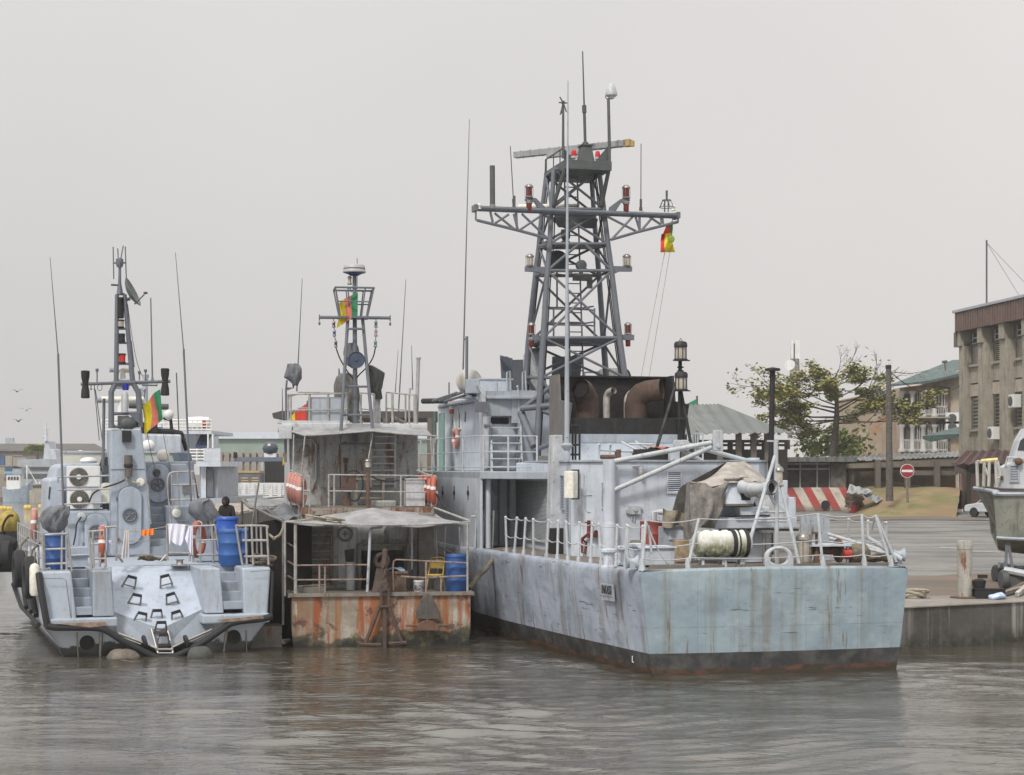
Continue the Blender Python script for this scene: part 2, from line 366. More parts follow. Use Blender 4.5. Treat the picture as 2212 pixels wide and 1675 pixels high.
# ------------------------------------------------------------------ warship alongside the quay
K = FR
WD = 6.72;XC = WD/2;DZ = 2.45                          # transom width, centreline, deck height
ship = thing('warship','large weathered grey warship with a tall lattice mast, moored along the quay wall','warship',K.o,K.a)
def xp(y):                                               # port edge of the deck at station y
    t = [(-1,.0),(0,0),(4,-.55),(9,-1.12),(14,-1.45),(22,-1.6),(32,-1.1),(40,.2),(46,1.9),(50,3.3)]
    for (a,b),(c,d) in zip(t,t[1:]):
        if a <= y <= c: return b+(d-b)*(y-a)/(c-a)
    return 3.3
def sheer(y): return DZ+max(0,y-16)*.03+(max(0,y-30)**2)*.004
def hull_mat():
    m,t,b = mk('warship_hull')
    z = zpos(t);y = zpos(t,'Y')
    side = mixc(t,ramp(t,ns(t,.7,5,.6),.3,.7),(.27,.31,.38),(.38,.42,.50))
    stern = mixc(t,ramp(t,ns(t,.6,6,.65,off=(3,0,2)),.3,.7),(.205,.270,.312),(.275,.345,.385))
    c = mixc(t,ramp(t,y,.03,.06),stern,side)
    c = mixc(t,mul(t,ramp(t,ns(t,1.2,4,.6,sc=(1,1,.5),off=(8,2,2)),.52,.66),mul(t,.32,ramp(t,y,.2,1.5))),c,(.15,.16,.195))
    c = mixc(t,mul(t,ramp(t,ns(t,.9,5,.6,sc=(1,1,1.6),off=(1,7,2)),.52,.62),.6),c,(.20,.245,.29))
    run = ramp(t,ns(t,2.2,5,.65,sc=(1,1,.05),off=(2,1,0)),.50,.64);c = mixc(t,mul(t,run,.6),c,(.17,.165,.13))
    rr = ramp(t,ns(t,3.6,5,.7,sc=(1,1,.07),off=(7,4,0)),.585,.64);c = mixc(t,mul(t,rr,.75),c,(.13,.085,.055))
    sc_ = ramp(t,ns(t,5,5,.7,sc=(.22,.22,2.2),off=(3,5,9)),.632,.665);c = mixc(t,mul(t,sc_,.75),c,(.075,.06,.05))
    sp = ramp(t,ns(t,16,3,.6,off=(1,5,9)),.69,.73);c = mixc(t,mul(t,sp,.7),c,(.09,.06,.045))
    wz = mul(t,z,mul(t,ramp(t,ns(t,1.2,4,.6),0,1,-.10,.10),1.0),'ADD')
    seam = N(t,'ShaderNodeMath',operation='COMPARE',ins={1: 1.12,2: .006});t.links.new(z,seam.inputs[0])
    c = mixc(t,mul(t,seam.outputs[0],mul(t,.5,ramp(t,ns(t,3,3,.5),.4,.55))),c,(.09,.08,.07))
    for ax,per,wd_ in (('X',1.34,.012),('Y',2.4,.007)):
        fr2_ = N(t,'ShaderNodeMath',operation='FRACT');t.links.new(mul(t,zpos(t,ax),1/per),fr2_.inputs[0]);sm = N(t,'ShaderNodeMath',operation='LESS_THAN',ins={1: wd_});t.links.new(fr2_.outputs[0],sm.inputs[0])
        c = mixc(t,mul(t,sm.outputs[0],mul(t,ramp(t,y,.03,.06,1 if ax == 'X' else 0,0 if ax == 'X' else 1),.28)),c,(.10,.10,.09))
    c = mixc(t,mul(t,ramp(t,ns(t,1.0,7,.7,off=(11,2,6)),.5,.68),.35),c,(.40,.455,.48))
    blk = mixc(t,ramp(t,ns(t,2,5,.7),.35,.7),(.024,.025,.027),(.075,.072,.068))
    c = mixc(t,ramp(t,z,.53,.52),c,blk)
    red = mixc(t,ramp(t,ns(t,2.2,6,.7,sc=(1,1,3)),.42,.6),(.035,.028,.018),(.105,.042,.027))
    c = mixc(t,ramp(t,wz,.19,.15),c,red)
    c = mixc(t,ramp(t,wz,.10,.03),c,(.035,.03,.018))
    t.links.new(c,b.inputs['Base Color']);b.inputs['Roughness'].default_value = .5
    h = mul(t,ns(t,1.5,2,.5),mul(t,ns(t,7,5,.6),.12),'ADD')
    bp = N(t,'ShaderNodeBump',ins={'Strength': .8,'Distance': .07});t.links.new(h,bp.inputs['Height']);t.links.new(bp.outputs[0],b.inputs['Normal'])
    return m
M['hull'] = hull_mat()
def hull_sections(ys):
    out = []
    for y in ys:
        a = xp(y);s = sheer(y);hw = XC-a;k = min(1,hw/2.2)
        prof = [(.9,-.7),(.42*k+.05,-.5),(.30*k,.0),(.2*k,.6),(.10*k,1.4),(.02,s-.35),(0,s-.14),(.02,s-.05),(.08,s),(.22,s+.005)]
        L = [(a+min(dx,hw),y,z) for dx,z in prof];out.append(L)
    return out
ys = [0,.06,.3,1,2,4,6,9,12,16,20,26,32,38,43,47,50]
S = hull_sections(ys);h = MB();n = len(S[0])
V = [];F = []
for L in S: V += L+[(WD-p[0],p[1],p[2]) for p in L[::-1]]
m2 = 2*n
for i in range(len(S)-1):
    for k in range(m2-1):
        if k != n-1: F.append((i*m2+k,i*m2+k+1,(i+1)*m2+k+1,(i+1)*m2+k))
h.add(V,F)
# transom: slightly bowed plate closing the stern, with a rolled top edge
prow = S[0]
def tr(a,b):
    i = b*(n-1);k = min(int(i),n-2);p = lerp(prow[k],prow[k+1],i-k)
    x = p[0]+(WD-2*p[0])*a
    return (x,-.16*(1-(2*a-1)**2)+(0 if p[2] < DZ-.06 else .08*(p[2]-DZ+.06)/.06),p[2]+.05*(1-(2*a-1)**2)*max(0,(p[2]-1.8)/.65))
h.grid(tr,24,n-1)
h.build('hull',M['hull'],ship,smooth=True)
d = MB()
V = [(xp(y)+.2,y,sheer(y)-.005) for y in ys]+[(WD-xp(y)-.2,y,sheer(y)-.005) for y in ys]
k = len(ys);d.add(V,[(i,i+1,k+i+1,k+i) for i in range(k-1)])
d.grid(lambda a,b: (.2+(WD-.4)*a,-.10*(1-(2*a-1)**2)*(1-b)+.09,DZ-.004+.045*(1-(2*a-1)**2)*(1-b)),16,1)
for x0,x1 in ((.25,2.1),(2.4,3.5),(3.7,4.9),(5.1,6.4)):      # foot rail pieces round the stern
    d.box((x0,.1,DZ+.03),(x1,.16,DZ+.10))
d.build('deck',M['deck_brown'],ship)
# aft deckhouse
YH = 5.6
xa = K.px((1318,1005),y=YH).x;xb = K.px((1640,1000),y=YH).x;ZR = 4.97
xq = K.px((1234,1005),y=YH+1.0).x;xr = K.px((1212,1005),y=YH+2.6).x
foot = [(xa,YH),(xb,YH),(xb+.7,YH+1.0),(xb+.7,13.3),(xr,13.3),(xr,YH+2.6),(xq,YH+1.0)]
b = MB();b.prism([(x,y,DZ-.02) for x,y in foot],(0,0,ZR-DZ+.02))
b.build('deckhouse',M['ship_white'],ship,bevel=.03)
r_ = MB();r_.prism([(x+(.05 if x > 3 else -.05),y-.05,ZR+.003) for x,y in foot[:3]]+[(xb+.75,12.38,ZR+.003),(xr+.02,12.38,ZR+.003),(xr-.05,YH+2.6,ZR+.003),(xq-.05,YH+.97,ZR+.003)],(0,0,.05))
r_.build('deckhouse_roof',M['ship_grey'],ship)
def louvre(name,p0,dx,dz,nrm,nsl,mat='ship_grey',par=ship,depth=.05,back='black'):
    """slatted vent: p0 lower corner, dx across, height dz, nrm outwards"""
    p0,dx,nrm = Vc(p0),Vc(dx),Vc(nrm).normalized()
    q = MB();q.prism([p0+nrm*.004,p0+dx+nrm*.004,p0+dx+Vc((0,0,dz))+nrm*.004,p0+Vc((0,0,dz))+nrm*.004],nrm*.008)
    fr = q.build(name,M[back],par)
    q = MB();e = dx.normalized()*.035
    for k in range(nsl):
        z = dz*(k+.25)/nsl;h_ = dz/nsl*.5
        a = p0+nrm*.012+Vc((0,0,z));
        q.prism([a,a+nrm*depth*.5-Vc((0,0,h_*.35)),a+nrm*depth*.5+Vc((0,0,h_*.2)),a+Vc((0,0,h_))],dx)
    for a in (p0-e,p0+dx): q.prism([a+nrm*.002,a+e+nrm*.002,a+e+nrm*(.03+depth*.5),a+nrm*(.03+depth*.5)],(0,0,dz))
    for z in (-.03,dz): q.prism([p0-e+nrm*.002+Vc((0,0,z)),p0-e+nrm*(.03+depth*.5)+Vc((0,0,z)),p0-e+nrm*(.03+depth*.5)+Vc((0,0,z+.03)),p0-e+nrm*.002+Vc((0,0,z+.03))],dx+e*2)
    q.build('slats',M[mat],fr);return fr
a0 = K.px(c8(1048,1190),y=YH);a1 = K.px(c8(1148,1030),y=YH)
louvre('vent_grille',a0,(a1.x-a0.x,0,0),a1.z-a0.z,(0,-1,0),10,'ship_white')
# port chamfer face and its narrow louvres
ch0 = Vc((xq,YH+1.0,0));ch1 = Vc((xa,YH,0));cdir = (ch1-ch0);cn = Vc((cdir.y,-cdir.x,0)).normalized()
def onch(t,z): p = ch0+cdir*t;return Vc((p.x,p.y,z))
zz = lambda uv,y: K.px(uv,y=y).z
louvre('vent_grille',onch(.82,zz(c8(510,1310),YH+.3)),cdir*.06,zz(c8(510,1115),YH+.3)-zz(c8(510,1310),YH+.3),cn,14,'ship_white')
sd0 = Vc((xr,YH+2.6,0));sdv = ch0-sd0;sn = Vc((sdv.y,-sdv.x,0)).normalized()
p = sd0+sdv*.62;louvre('vent_grille',(p.x,p.y,zz(c8(240,1590),YH+1.4)),sdv*.32,zz(c8(240,1125),YH+1.4)-zz(c8(240,1590),YH+1.4),sn,34)
p = sd0+sdv*.08;louvre('vent_grille',(p.x,p.y,zz(c8(205,1320),YH+2.4)),sdv*.36,zz(c8(205,1060),YH+2.4)-zz(c8(205,1320),YH+2.4),sn,22)
# handle outline on the chamfer, wall lamp, junction boxes, valve
q = MB()
for t,zu,zl in ((.38,1215,1345),):
    q.tube([onch(t-.06,zz(c8(360,zu),YH+.6))+cn*.01,onch(t+.16,zz(c8(430,zu-3),YH+.6))+cn*.01],.012)
    q.tube([onch(t,zz(c8(370,zu),YH+.6))+cn*.01,onch(t,zz(c8(370,zl-20),YH+.6))+cn*.01,onch(t+.04,zz(c8(380,zl),YH+.6))+cn*.01,onch(t+.12,zz(c8(410,zl+5),YH+.6))+cn*.01],.012)
q.build('grab_bar',M['ship_grey'],ship)
wl = MB();p = K.px(c8(832,1010),y=YH-.12)
wl.lathe([(.05,.12),(.075,.12),(.075,.02),(.06,.0)],(p.x,YH-.12,p.z),n=14);wl.tube([(p.x-.2,YH-.03,p.z+.1),(p.x,YH-.06,p.z+.11),(p.x,YH,p.z+.12)],.02)
o = wl.build('wall_lamp',M['ship_white'],ship,smooth=True)
q = MB();q.lathe([(.055,.0),(.06,-.02),(.058,-.12),(.04,-.15)],(p.x,YH-.12,p.z),n=14);q.build('lamp_glass',M['clear_lens'],o,smooth=True)
q = MB();p = K.px(c8(785,1335),y=YH-.1);q.box((p.x-.16,YH-.1,p.z-.1),(p.x+.16,YH+.01,p.z+.12));q.box((p.x-.22,YH-.07,p.z-.08),(p.x-.16,YH,p.z+.02));q.box((p.x+.16,YH-.07,p.z+.02),(p.x+.22,YH,p.z+.08))
q.lathe([(.05,0),(.05,.05)],(p.x,YH-.1,p.z+.03),(0,-1,0),12);q.tube([(p.x-.06,YH-.04,p.z-.1),(p.x-.07,YH-.05,p.z-.24),(p.x,YH-.05,p.z-.27),(p.x+.02,YH-.03,p.z-.1)],.014)
q.build('junction_box',M['light_metal'],ship,bevel=.01)
q = MB();p0 = K.px(c8(275,1000),y=YH+.55);q.cbox((p0.x-.05,YH+.42,p0.z-.42),(.30,.22,.72),math.atan2(cdir.y,cdir.x));q.build('meter_cabinet',M['cream'],ship,bevel=.02)
q = MB();q.cbox((p0.x+.13,YH+.62,p0.z-.42),(.05,.3,.8),math.atan2(cdir.y,cdir.x));q.build('cabinet_backplate',M['mast_dark'],ship)
q = MB();p = onch(.52,zz(c8(430,1520),YH+.5))+cn*.12
q.tube([p+Vc((0,0,.35)),p,p-Vc((.0,0,.12))],.05);q.lathe([(.11,0),(.11,.03)],p+Vc((0,0,.28)),n=12);q.tube([p,p+cdir.normalized()*.22],.07);q.lathe([(.1,0),(.1,.05)],p+cdir.normalized()*.2,cdir,12)
pp = p-cdir.normalized()*.22-Vc((0,0,.15));q.tube([pp+Vc((0,0,.0)),pp-Vc((0,0,.35)),pp-Vc((-.08,0,.4)),pp+Vc((.12,0,-.1)),pp],.03);q.tube([pp,p],.04)
q.build('fire_hydrant',M['rusty'] if False else plain('oxide_red',(.16,.03,.025),.6),ship,smooth=True)
# davits: two posts and folded A-frames
for nm,post,segs,head in (('port',(1316,c8(570,925)[1]),((c8(595,945),c8(1400,790)),(c8(600,1180),c8(1400,825))),(c8(1405,855),c8(1482,690))),
                             ('starboard',(1628,c8(1720,912)[1]),((c8(1700,940),c8(1185,800)),(c8(1480,1030),c8(1110,818))),(c8(1090,850),c8(1212,770)))):
    yy = YH-.16 if nm == 'port' else YH+.35
    q = MB();p = K.px(post,y=yy);q.tube([(p.x,yy,DZ),(p.x,yy,DZ+.9)],.20,16);q.tube([(p.x,yy,DZ+.9),(p.x,yy,p.z)],.165,16)
    q.box((p.x-.05,yy,DZ),(p.x+.05,yy+.2,p.z-.1))
    dv = q.build('davit',M['ship_white'],ship,smooth=True)
    q = MB()
    for a,c in segs: q.tube([K.px(a,y=yy-.05),K.px(c,y=yy-.35)],.065,10)
    q.build('davit_arm',M['light_metal'],dv,smooth=True)
    a,c = K.px(head[0],y=yy-.35),K.px(head[1],y=yy-.35);q = MB()
    q.prism([(a.x,yy-.45,a.z),(c.x,yy-.45,a.z-.02),(c.x,yy-.45,c.z-.04),(c.x-.04,yy-.45,c.z),(a.x+.03,yy-.45,c.z),(a.x,yy-.45,c.z-.3*(c.z-a.z))],(0,.12,0))
    q.lathe([(.06,-.02),(.06,.18)],((a.x+c.x)/2,yy-.47,a.z+.12),(0,1,0),12)
    q.build('davit_head',M['light_metal'],dv,bevel=.015)
# roof clutter behind the davits
q = MB()
for a,c in ((c8(675,785),c8(870,885)),(c8(785,780),c8(1020,925)),(c8(740,800),c8(935,805)),(c8(790,870),c8(950,868)),(c8(845,800),c8(835,880))): q.tube([K.px(a,y=8),K.px(c,y=7.6)],.03)
for x in (1270,1290,1330,1250): q.tube([K.px(c8(x,935),y=9),K.px(c8(x,710),y=9)],.028)
q.tube([K.px(c8(1250,720),y=9),K.px(c8(1330,722),y=9)],.02)
each(q,'roof_rail',M['light_metal'],ship)
q = MB()
for x in (498,585): q.tube(spline([K.px(c8(x,925),y=7),K.px(c8(x-3,850),y=7),K.px(c8(x+4,815),y=6.95),K.px(c8(x-4,802),y=6.9)],4),.03)
q.tube([K.px(c8(500,850),y=7),K.px(c8(750,862),y=7)],.03);q.lathe([(.05,-.04),(.06,.04)],K.px(c8(755,860),y=7),(1,0,0),8)
q.build('roof_davit_hooks',M['light_metal'],ship)
q = MB();a = K.px(c8(510,905),y=7);q.tube([a,K.px(c8(650,905),y=7)],.06);q.cbox(K.px(c8(648,890),y=7),(.12,.2,.3));q.build('winch',M['rusty'],ship)
q = MB();a,c = K.px(c8(285,960),y=7.2),K.px(c8(340,655),y=7.2)
for x in (a.x,c.x):
    for y in (7.2,7.6): q.tube([(x,y,a.z),(x,y,c.z)],.03)
for z in (c.z,c.z*.5+a.z*.5,a.z+.25): q.tube([(a.x,7.2,z),(c.x,7.2,z),(c.x,7.6,z),(a.x,7.6,z)],.028)
q.build('black_rack',M['black'],ship)
q = MB();a,c = K.px(c8(840,940),y=6.6),K.px(c8(1070,900),y=6.6);q.cbox(((a.x+c.x)/2,7,ZR+.2),(c.x-a.x,.9,.3));q.build('roof_hatch',M['black'],ship)
q = MB();q.grid(lambda s,t: (K.px(c8(930,905),y=6.6).x+.45*s,6.55+.5*t,ZR+.37+.03*math.sin(9*s+4*t)),6,5,(0,0,.02));q.build('orange_cloth',M['orange'],ship)
q = MB();p = K.px(c8(1098,890),y=6.3);q.cbox((p.x,6.3,p.z),(.26,.2,.25));q.tube([(p.x,6.3,ZR),(p.x,6.3,p.z)],.03);q.tube([(p.x-.1,6.2,p.z-.1),(p.x-.12,6.15,p.z-.35),(p.x-.08,6.15,p.z-.5)],.04);q.build('winch_box',M['light_metal'],ship)
# funnel: grey casing, black recess, fin plates, exhausts
YF = 11.2
def fx(u,y): return K.px((u,900),y=y).x
fl,fr_ = fx(1222,YF),fx(1464,YF);YFW = K.px((1192,850),x=fl).y
zf = lambda v,y=YF: K.px((1300,v),y=y).z
z0,z1,z2,zt = zf(1003),zf(938),zf(903),zf(816,12.4)
q = MB();q.box((fl,YF+.02,DZ),(fr_,YFW-.02,z1));q.build('funnel_casing',M['ship_white'],ship,bevel=.03)
q = MB();q.box((fl-.02,YF,z1-.25),(fr_+.02,YF+.06,z1));q.build('funnel_band',M['ship_grey'],ship)
fn = MB();fn.box((fl+.01,YF+.03,z1+.003),(fr_-.01,YF+1.25,z2));fn.box((fl+.01,YF+1.25,z1+.003),(fr_-.01,YFW-.03,zt));fn.box((fl-.01,YF+1.1,zt),(fr_+.01,YFW,zt+.05))
fu = fn.build('funnel',M['black'],ship)
for x,s in ((fl,-1),(fr_,1)):                       # stepped side plates
    q = MB();d0 = z2-.62;yt = K.px((1211,820),x=fl).y;ys_ = K.px((1238,872),x=fl).y
    pl = [(YFW,d0),(K.px((1229,938),x=fl).y,d0),(ys_,zf(872,ys_)),(yt-.15,zf(866,yt)),(yt,zt+.05),(YFW,zt+.05)]
    q.prism([(x+s*(.02+(.42 if z > z2+.2 and False else 0)),y,z) for y,z in pl],(s*.06,0,0))
    q.build('side_plate',paint('sooty_plate',(.14,.13,.125),.7,.3,.05,.5) if s < 0 else M['black'],fu)
M['exhaust'] = paint('scorched_steel',(.08,.05,.038),.75,.35,.1,.35,dcol=(.03,.025,.022),sc=1.5)
def exhaust(xc,s,r,mat,zc,reach,yc):
    q = MB();e = Vc((xc+s*reach,yc-.5,zc+.05));pts = [(xc,yc,z2-.02),(xc,yc,zc-r*1.15),(xc+s*.04,yc-.03,zc-r*.62),(xc+s*.16,yc-.14,zc-r*.2),(xc+s*.3*reach+s*.1,yc-.26,zc),e]
    rs = [r,r,r*1.0,r*.98,r*.93,r*.9];q.tube(pts,rs,22,cap=False);q.tube(pts[3:],[x-.03 for x in rs[3:]],22,cap=False)
    return q.build('exhaust',mat,fu,smooth=True)
xe1,xe2 = fx(1268,11.9),fx(1372,11.9)
M['soot'] = plain('soot',(.012,.011,.011),.95)
for xc,s,rch in ((xe1,-1,.40),(xe2,1,.66)):
    o = exhaust(xc,s,.35,M['exhaust'],zf(843),rch,11.85)
    q = MB();q.lathe([(.30,0),(.30,.02)],(xc+s*rch*.72,11.85-.40,zf(843)+.03),(s*.75,-.6,.08),20);q.build('dark_throat',M['soot'],o)
M['galv'] = paint('pale_pipe',(.40,.38,.36),.5,.3,.25,.4,sc=3)
for u,s,top in ((1310,.35,376),(1355,1.0,376)):
    x = fx(u,YF+.7);zc = zf(c8(0,top)[1]);q = MB()
    pts = [(x,YF+.7,z2-.05),(x,YF+.7,zc-.28),(x+.05*s,YF+.68,zc-.1),(x+.16*s,YF+.62-.1*(1-s),zc),(x+.32*s,YF+.5-.25*(1-s),zc+.03)]
    q.tube(spline(pts,4),.105,14,cap=False);q.tube(spline(pts,4)[6:],.09,14,cap=False);q.build('exhaust_pipe',M['galv'],fu,smooth=True)
# recess forward: upper deck, walkway lip, bulkhead with roller shutters, port side plating, fin
YB = 13.2
ZU = K.px((1018,1019),y=11.4).z
up = MB();up.prism([(xp(28)+.12,28,ZU-.22),(xp(20)+.12,20,ZU-.22),(xp(14)+.12,14,ZU-.22),(xp(11.4)+.1,11.4,ZU-.22),(xr-.02,8.9,ZU-.22),(xr-.02,14,ZU-.22),(WD-xp(20)-.1,14,ZU-.22),(WD-xp(20)-.1,28,ZU-.22)],(0,0,.22))
up.build('upper_deck',M['ship_grey'],ship,bevel=.02)
side = MB()
for (y0,y1) in ((11.4,14),(14,20),(20,28)):
    side.hexa([(xp(y0)+.1,y0,sheer(y0)-.02),(xp(y0)+.18,y0,sheer(y0)-.02),(xp(y1)+.18,y1,sheer(y1)-.02),(xp(y1)+.1,y1,sheer(y1)-.02),(xp(y0)+.1,y0,ZU-.2),(xp(y0)+.18,y0,ZU-.2),(xp(y1)+.18,y1,ZU-.2),(xp(y1)+.1,y1,ZU-.2)])
side.build('side_plating',M['ship_white'],ship)
q = MB()
for u in (963,986,1009.5):                           # narrow vertical slots with a pinched middle
    p = K.px((u,1065),x=xp(13)+.1);yy = p.y;
    q.cbox((xp(yy)+.098,yy,p.z),(.02,.07,.42));q.cbox((xp(yy)+.094,yy,p.z),(.025,.2,.12))
each(q,'scuttle_slot',M['black'],ship)
bk = MB();bk.box((xp(13)+.15,YB,DZ-.02),(xr+.3,YB+.12,ZU-.215));bk.build('bulkhead',M['ship_white'],ship)
s0 = K.px((1187,1160),x=xr-.01);s1 = K.px((1112,1160),x=xr-.01)
louvre('roller_shutter',(xr-.012,s1.y,DZ+.25),(0,s0.y-s1.y,0),ZU-.28-DZ-.25,(-1,0,0),46,'light_metal',depth=.05,back='mast_grey')
s0 = Vc((xr-.3,0,0))
p = K.px(c7(690,1480),y=YB-.05);louvre('vent_grille',(p.x,YB-.01,p.z),(.16,0,0),2.0,(0,-1,0),40,'ship_grey',depth=.04)
q = MB();q.box((s0.x-.3,YB-.22,DZ),(s0.x-.06,YB-.01,ZU-.22));q.build('door_column',M['ship_grey'],ship)
q = MB();p = K.px(c7(570,1150),y=YB-.05)
arc = [(p.x-.42*math.cos(t),YB-.03,p.z+.42*math.sin(t)) for t in [i*math.pi/10 for i in range(11)]];inn_ = [(p.x-.2*math.cos(t),YB-.03,p.z+.2*math.sin(t)) for t in [i*math.pi/10 for i in range(10,-1,-1)]]
for i in range(10): q.hexa([arc[i],arc[i+1],inn_[9-i],inn_[10-i]]+[(a[0],YB+.01,a[2]) for a in (arc[i],arc[i+1],inn_[9-i],inn_[10-i])])
q.build('rain_hood',M['ship_grey'],ship)
q = MB();p = K.px(c7(570,1010),y=11.6);q.tube([(p.x,11.6,DZ),(p.x,11.6,ZU-.2)],.085,12);q.build('deck_pillar',M['ship_white'],ship,smooth=True)
q = MB();a = K.px((1186,940),y=8.3);c = K.px((1213,940),y=8.3)
q.prism([(a.x,8.25,DZ),(c.x,8.25,DZ),(c.x+.02,8.25,a.z),(a.x+.12,8.25,a.z)],(0,.5,0));q.build('casing_fin',paint('stained_white',(.50,.52,.55),.6,.4,.2,.7),ship,bevel=.02)
q = MB();q.cbox((c.x-.2,8.0,DZ+.35),(.45,.4,.7));q.build('dark_locker',M['black'],ship)
# bridge block behind the mast
YW = 17.2
xw = K.px(c7(592,945),y=YW).x;zr_ = K.px(c7(590,430),y=YW).z
xe = 6.72-xw
q = MB();q.box((xw,YW,ZU),(xe,26,ZU+2.35));q.build('bridge_house',M['ship_white'],ship,bevel=.03)
q = MB();p = K.px(c7(560,355),y=YW-.2);p2 = K.px(c7(750,545),y=YW-.2)
q.box((p.x,YW-.25,p2.z),(p2.x,YW-.01,p.z));q.build('bridge_back',M['ship_grey'],ship)
q = MB();a = K.px(c7(590,605),y=YW-.02);c = K.px(c7(725,558),y=YW-.02);q.box((a.x,YW-.03,a.z),(c.x,YW+.02,c.z));q.build('dark_opening',M['black'],ship)
q = MB();a = K.px(c7(500,315),y=YW-.6);a2 = K.px(c7(545,350),y=YW-.6);b1 = K.px(c7(590,950),y=YW-.6);b0 = K.px(c7(580,950),y=YW-.6)
q.prism([(a.x-.05,YW-.6,a.z),(a2.x,YW-.6,a2.z),(b1.x,YW-.6,ZU),(b1.x-.12,YW-.6,ZU),(a2.x-.12,YW-.6,a2.z-.1)],(0,.55,0));q.build('wing_edge',M['light_metal'],ship)
# bridge roof, wing and the black tube lying over it
a = K.px(c7(205,450),x=xw);c = K.px(c7(560,410),y=YW-.4)
zw = K.px(c7(400,400),y=YW).z
q = MB();q.prism([(xw-.35,24,ZU+2.36),(xw-.35,YW-.3,ZU+2.36),(xw+.5,YW-.5,ZU+2.36),(xe+.3,YW-.5,ZU+2.36),(xe+.3,26,ZU+2.36),(xw,26,ZU+2.36)],(0,0,.1));q.build('bridge_roof',M['ship_grey'],ship,bevel=.02)
q = MB();q.tube([K.px(c7(75,433),y=24),K.px(c7(250,430),y=22.5)],.10,12);q.build('black_tube',M['black'],ship)
q = MB()
for a,c in ((c7(150,430),c7(330,370)),(c7(200,430),c7(380,365)),(c7(240,435),c7(410,385)),(c7(250,415),c7(400,350))): q.tube([K.px(a,y=21),K.px(c,y=18)],.045)
q.build('wing_struts',M['mast_grey'],ship)
# bulwark, windscreen and canvas-covered director on top
ZT = ZU+2.46
q = MB();a = K.px(c7(510,355),y=YW+.4);c = K.px(c7(748,270),y=YW+.4);q.box((a.x,YW+.4,ZT+.005),(c.x,YW+.46,c.z));q.box((a.x,YW+.46,ZT+.005),(a.x+.06,YW+3,c.z));
q.cbox((c.x-.55,YW+.37,(ZT+c.z)/2),(.06,.05,c.z-ZT-.1));q.box((a.x-.05,YW+.36,c.z),(c.x+.05,YW+.5,c.z+.04));q.build('bulwark',M['ship_white'],ship)
q = MB()
for (u0,v0,u1,v1,f) in ((680,270,748,110,0),(750,300,850,118,1),(1050,260,1280,95,1)):
    a = K.px(c7(u0,v0),y=YW+1.6);c = K.px(c7(u1,v1),y=YW+1.6)
    q.prism([(a.x,YW+1.6,ZT),(c.x-(.15 if f else 0),YW+1.6,ZT),(c.x,YW+1.45,c.z),(a.x-(.12 if not f else 0),YW+1.45,c.z+(.1 if not f else -.02))],(0,.06,0))
a = K.px(c7(655,105),y=YW+1.3);c = K.px(c7(705,95),y=YW+1.6);q.prism([(a.x,YW+1.2,a.z),(c.x,YW+1.4,c.z),(c.x+.2,YW+1.5,c.z-.5),(a.x+.15,YW+1.45,a.z-.35)],(0,.05,0))
each(q,'windscreen',M['mast_grey'],ship)
a = K.px(c7(880,340),y=YW+.5);c = K.px(c7(1045,20),y=YW+.5);q = MB();xm = (a.x+c.x)/2;rr = (c.x-a.x)/2
q.lathe([(rr*.98,ZT),(rr,ZT+.5),(rr*.98,c.z-.25),(rr*.8,c.z-.06),(rr*.3,c.z),(0,c.z)],(xm,YW+1.2,0),n=18)
for i,p in enumerate(q.v): q.v[i] = (p[0]+.03*math.sin(9*p[2]+7*p[1]),p[1]+.03*math.sin(11*p[2]+5*p[0]),p[2])
q.build('covered_director',cloth('pale_canvas',(.40,.41,.42),.3,.6),ship,smooth=True)
# doors, windows and fittings on the bridge house side and back
for (x0,x1,y0,y1,col) in ((195,233,505,880,'mint_green'),(258,276,505,870,'mint_dark')):
    a = K.px(c7(x0,y1),x=xw-.4);c = K.px(c7(x1,y0),x=xw-.4)
    q = MB();q.box((xw-.42-(.5 if col == 'mint_dark' else .0),min(a.y,c.y),ZU),(xw-.36-(.5 if col == 'mint_dark' else .0),max(a.y,c.y),ZU+2.1))
    q.build('side_door',paint(col,(.17,.30,.26) if col == 'mint_green' else (.06,.10,.09),.5,.2,.05,.2),ship,bevel=.02)
q = MB()
for x,y,hgt in ((312,560,.8),(358,555,.75),(397,550,.35)): p = K.px(c7(x,y),x=xw);q.cbox((xw-.01,p.y,p.z),(.04,.28 if hgt > .5 else .2,hgt))
each(q,'side_window',M['glass'],ship)
q = MB()
for x,y,hgt in ((312,560,.8),(358,555,.75)):
    p = K.px(c7(x,y),x=xw)
    for dy,dz,a,b_ in ((-.17,0,.05,hgt+.1),(.17,0,.05,hgt+.1),(0,hgt/2+.03,.38,.05),(0,-hgt/2-.03,.38,.05)): q.cbox((xw-.025,p.y+dy,p.z+dz),(.05,a,b_))
each(q,'window_frame',M['white'],ship)
q = MB();p = K.px(c7(520,795),y=YW-.05);q.tube([(p.x-.05,YW-.62,p.z+.75),(p.x+.15,YW-.62,p.z+.75),(p.x+.17,YW-.62,p.z+.6),(p.x+.14,YW-.62,p.z-.6),(p.x-.1,YW-.62,p.z-.72),(p.x-.15,YW-.62,p.z-.6)],.05);
q.build('hose_rail',M['mast_grey'],ship)
q = MB();p = K.px(c7(515,478),y=YW-.66);q.cbox((p.x,YW-.66,p.z),(.42,.06,.34));q.build('name_board',M['mast_grey'],ship)
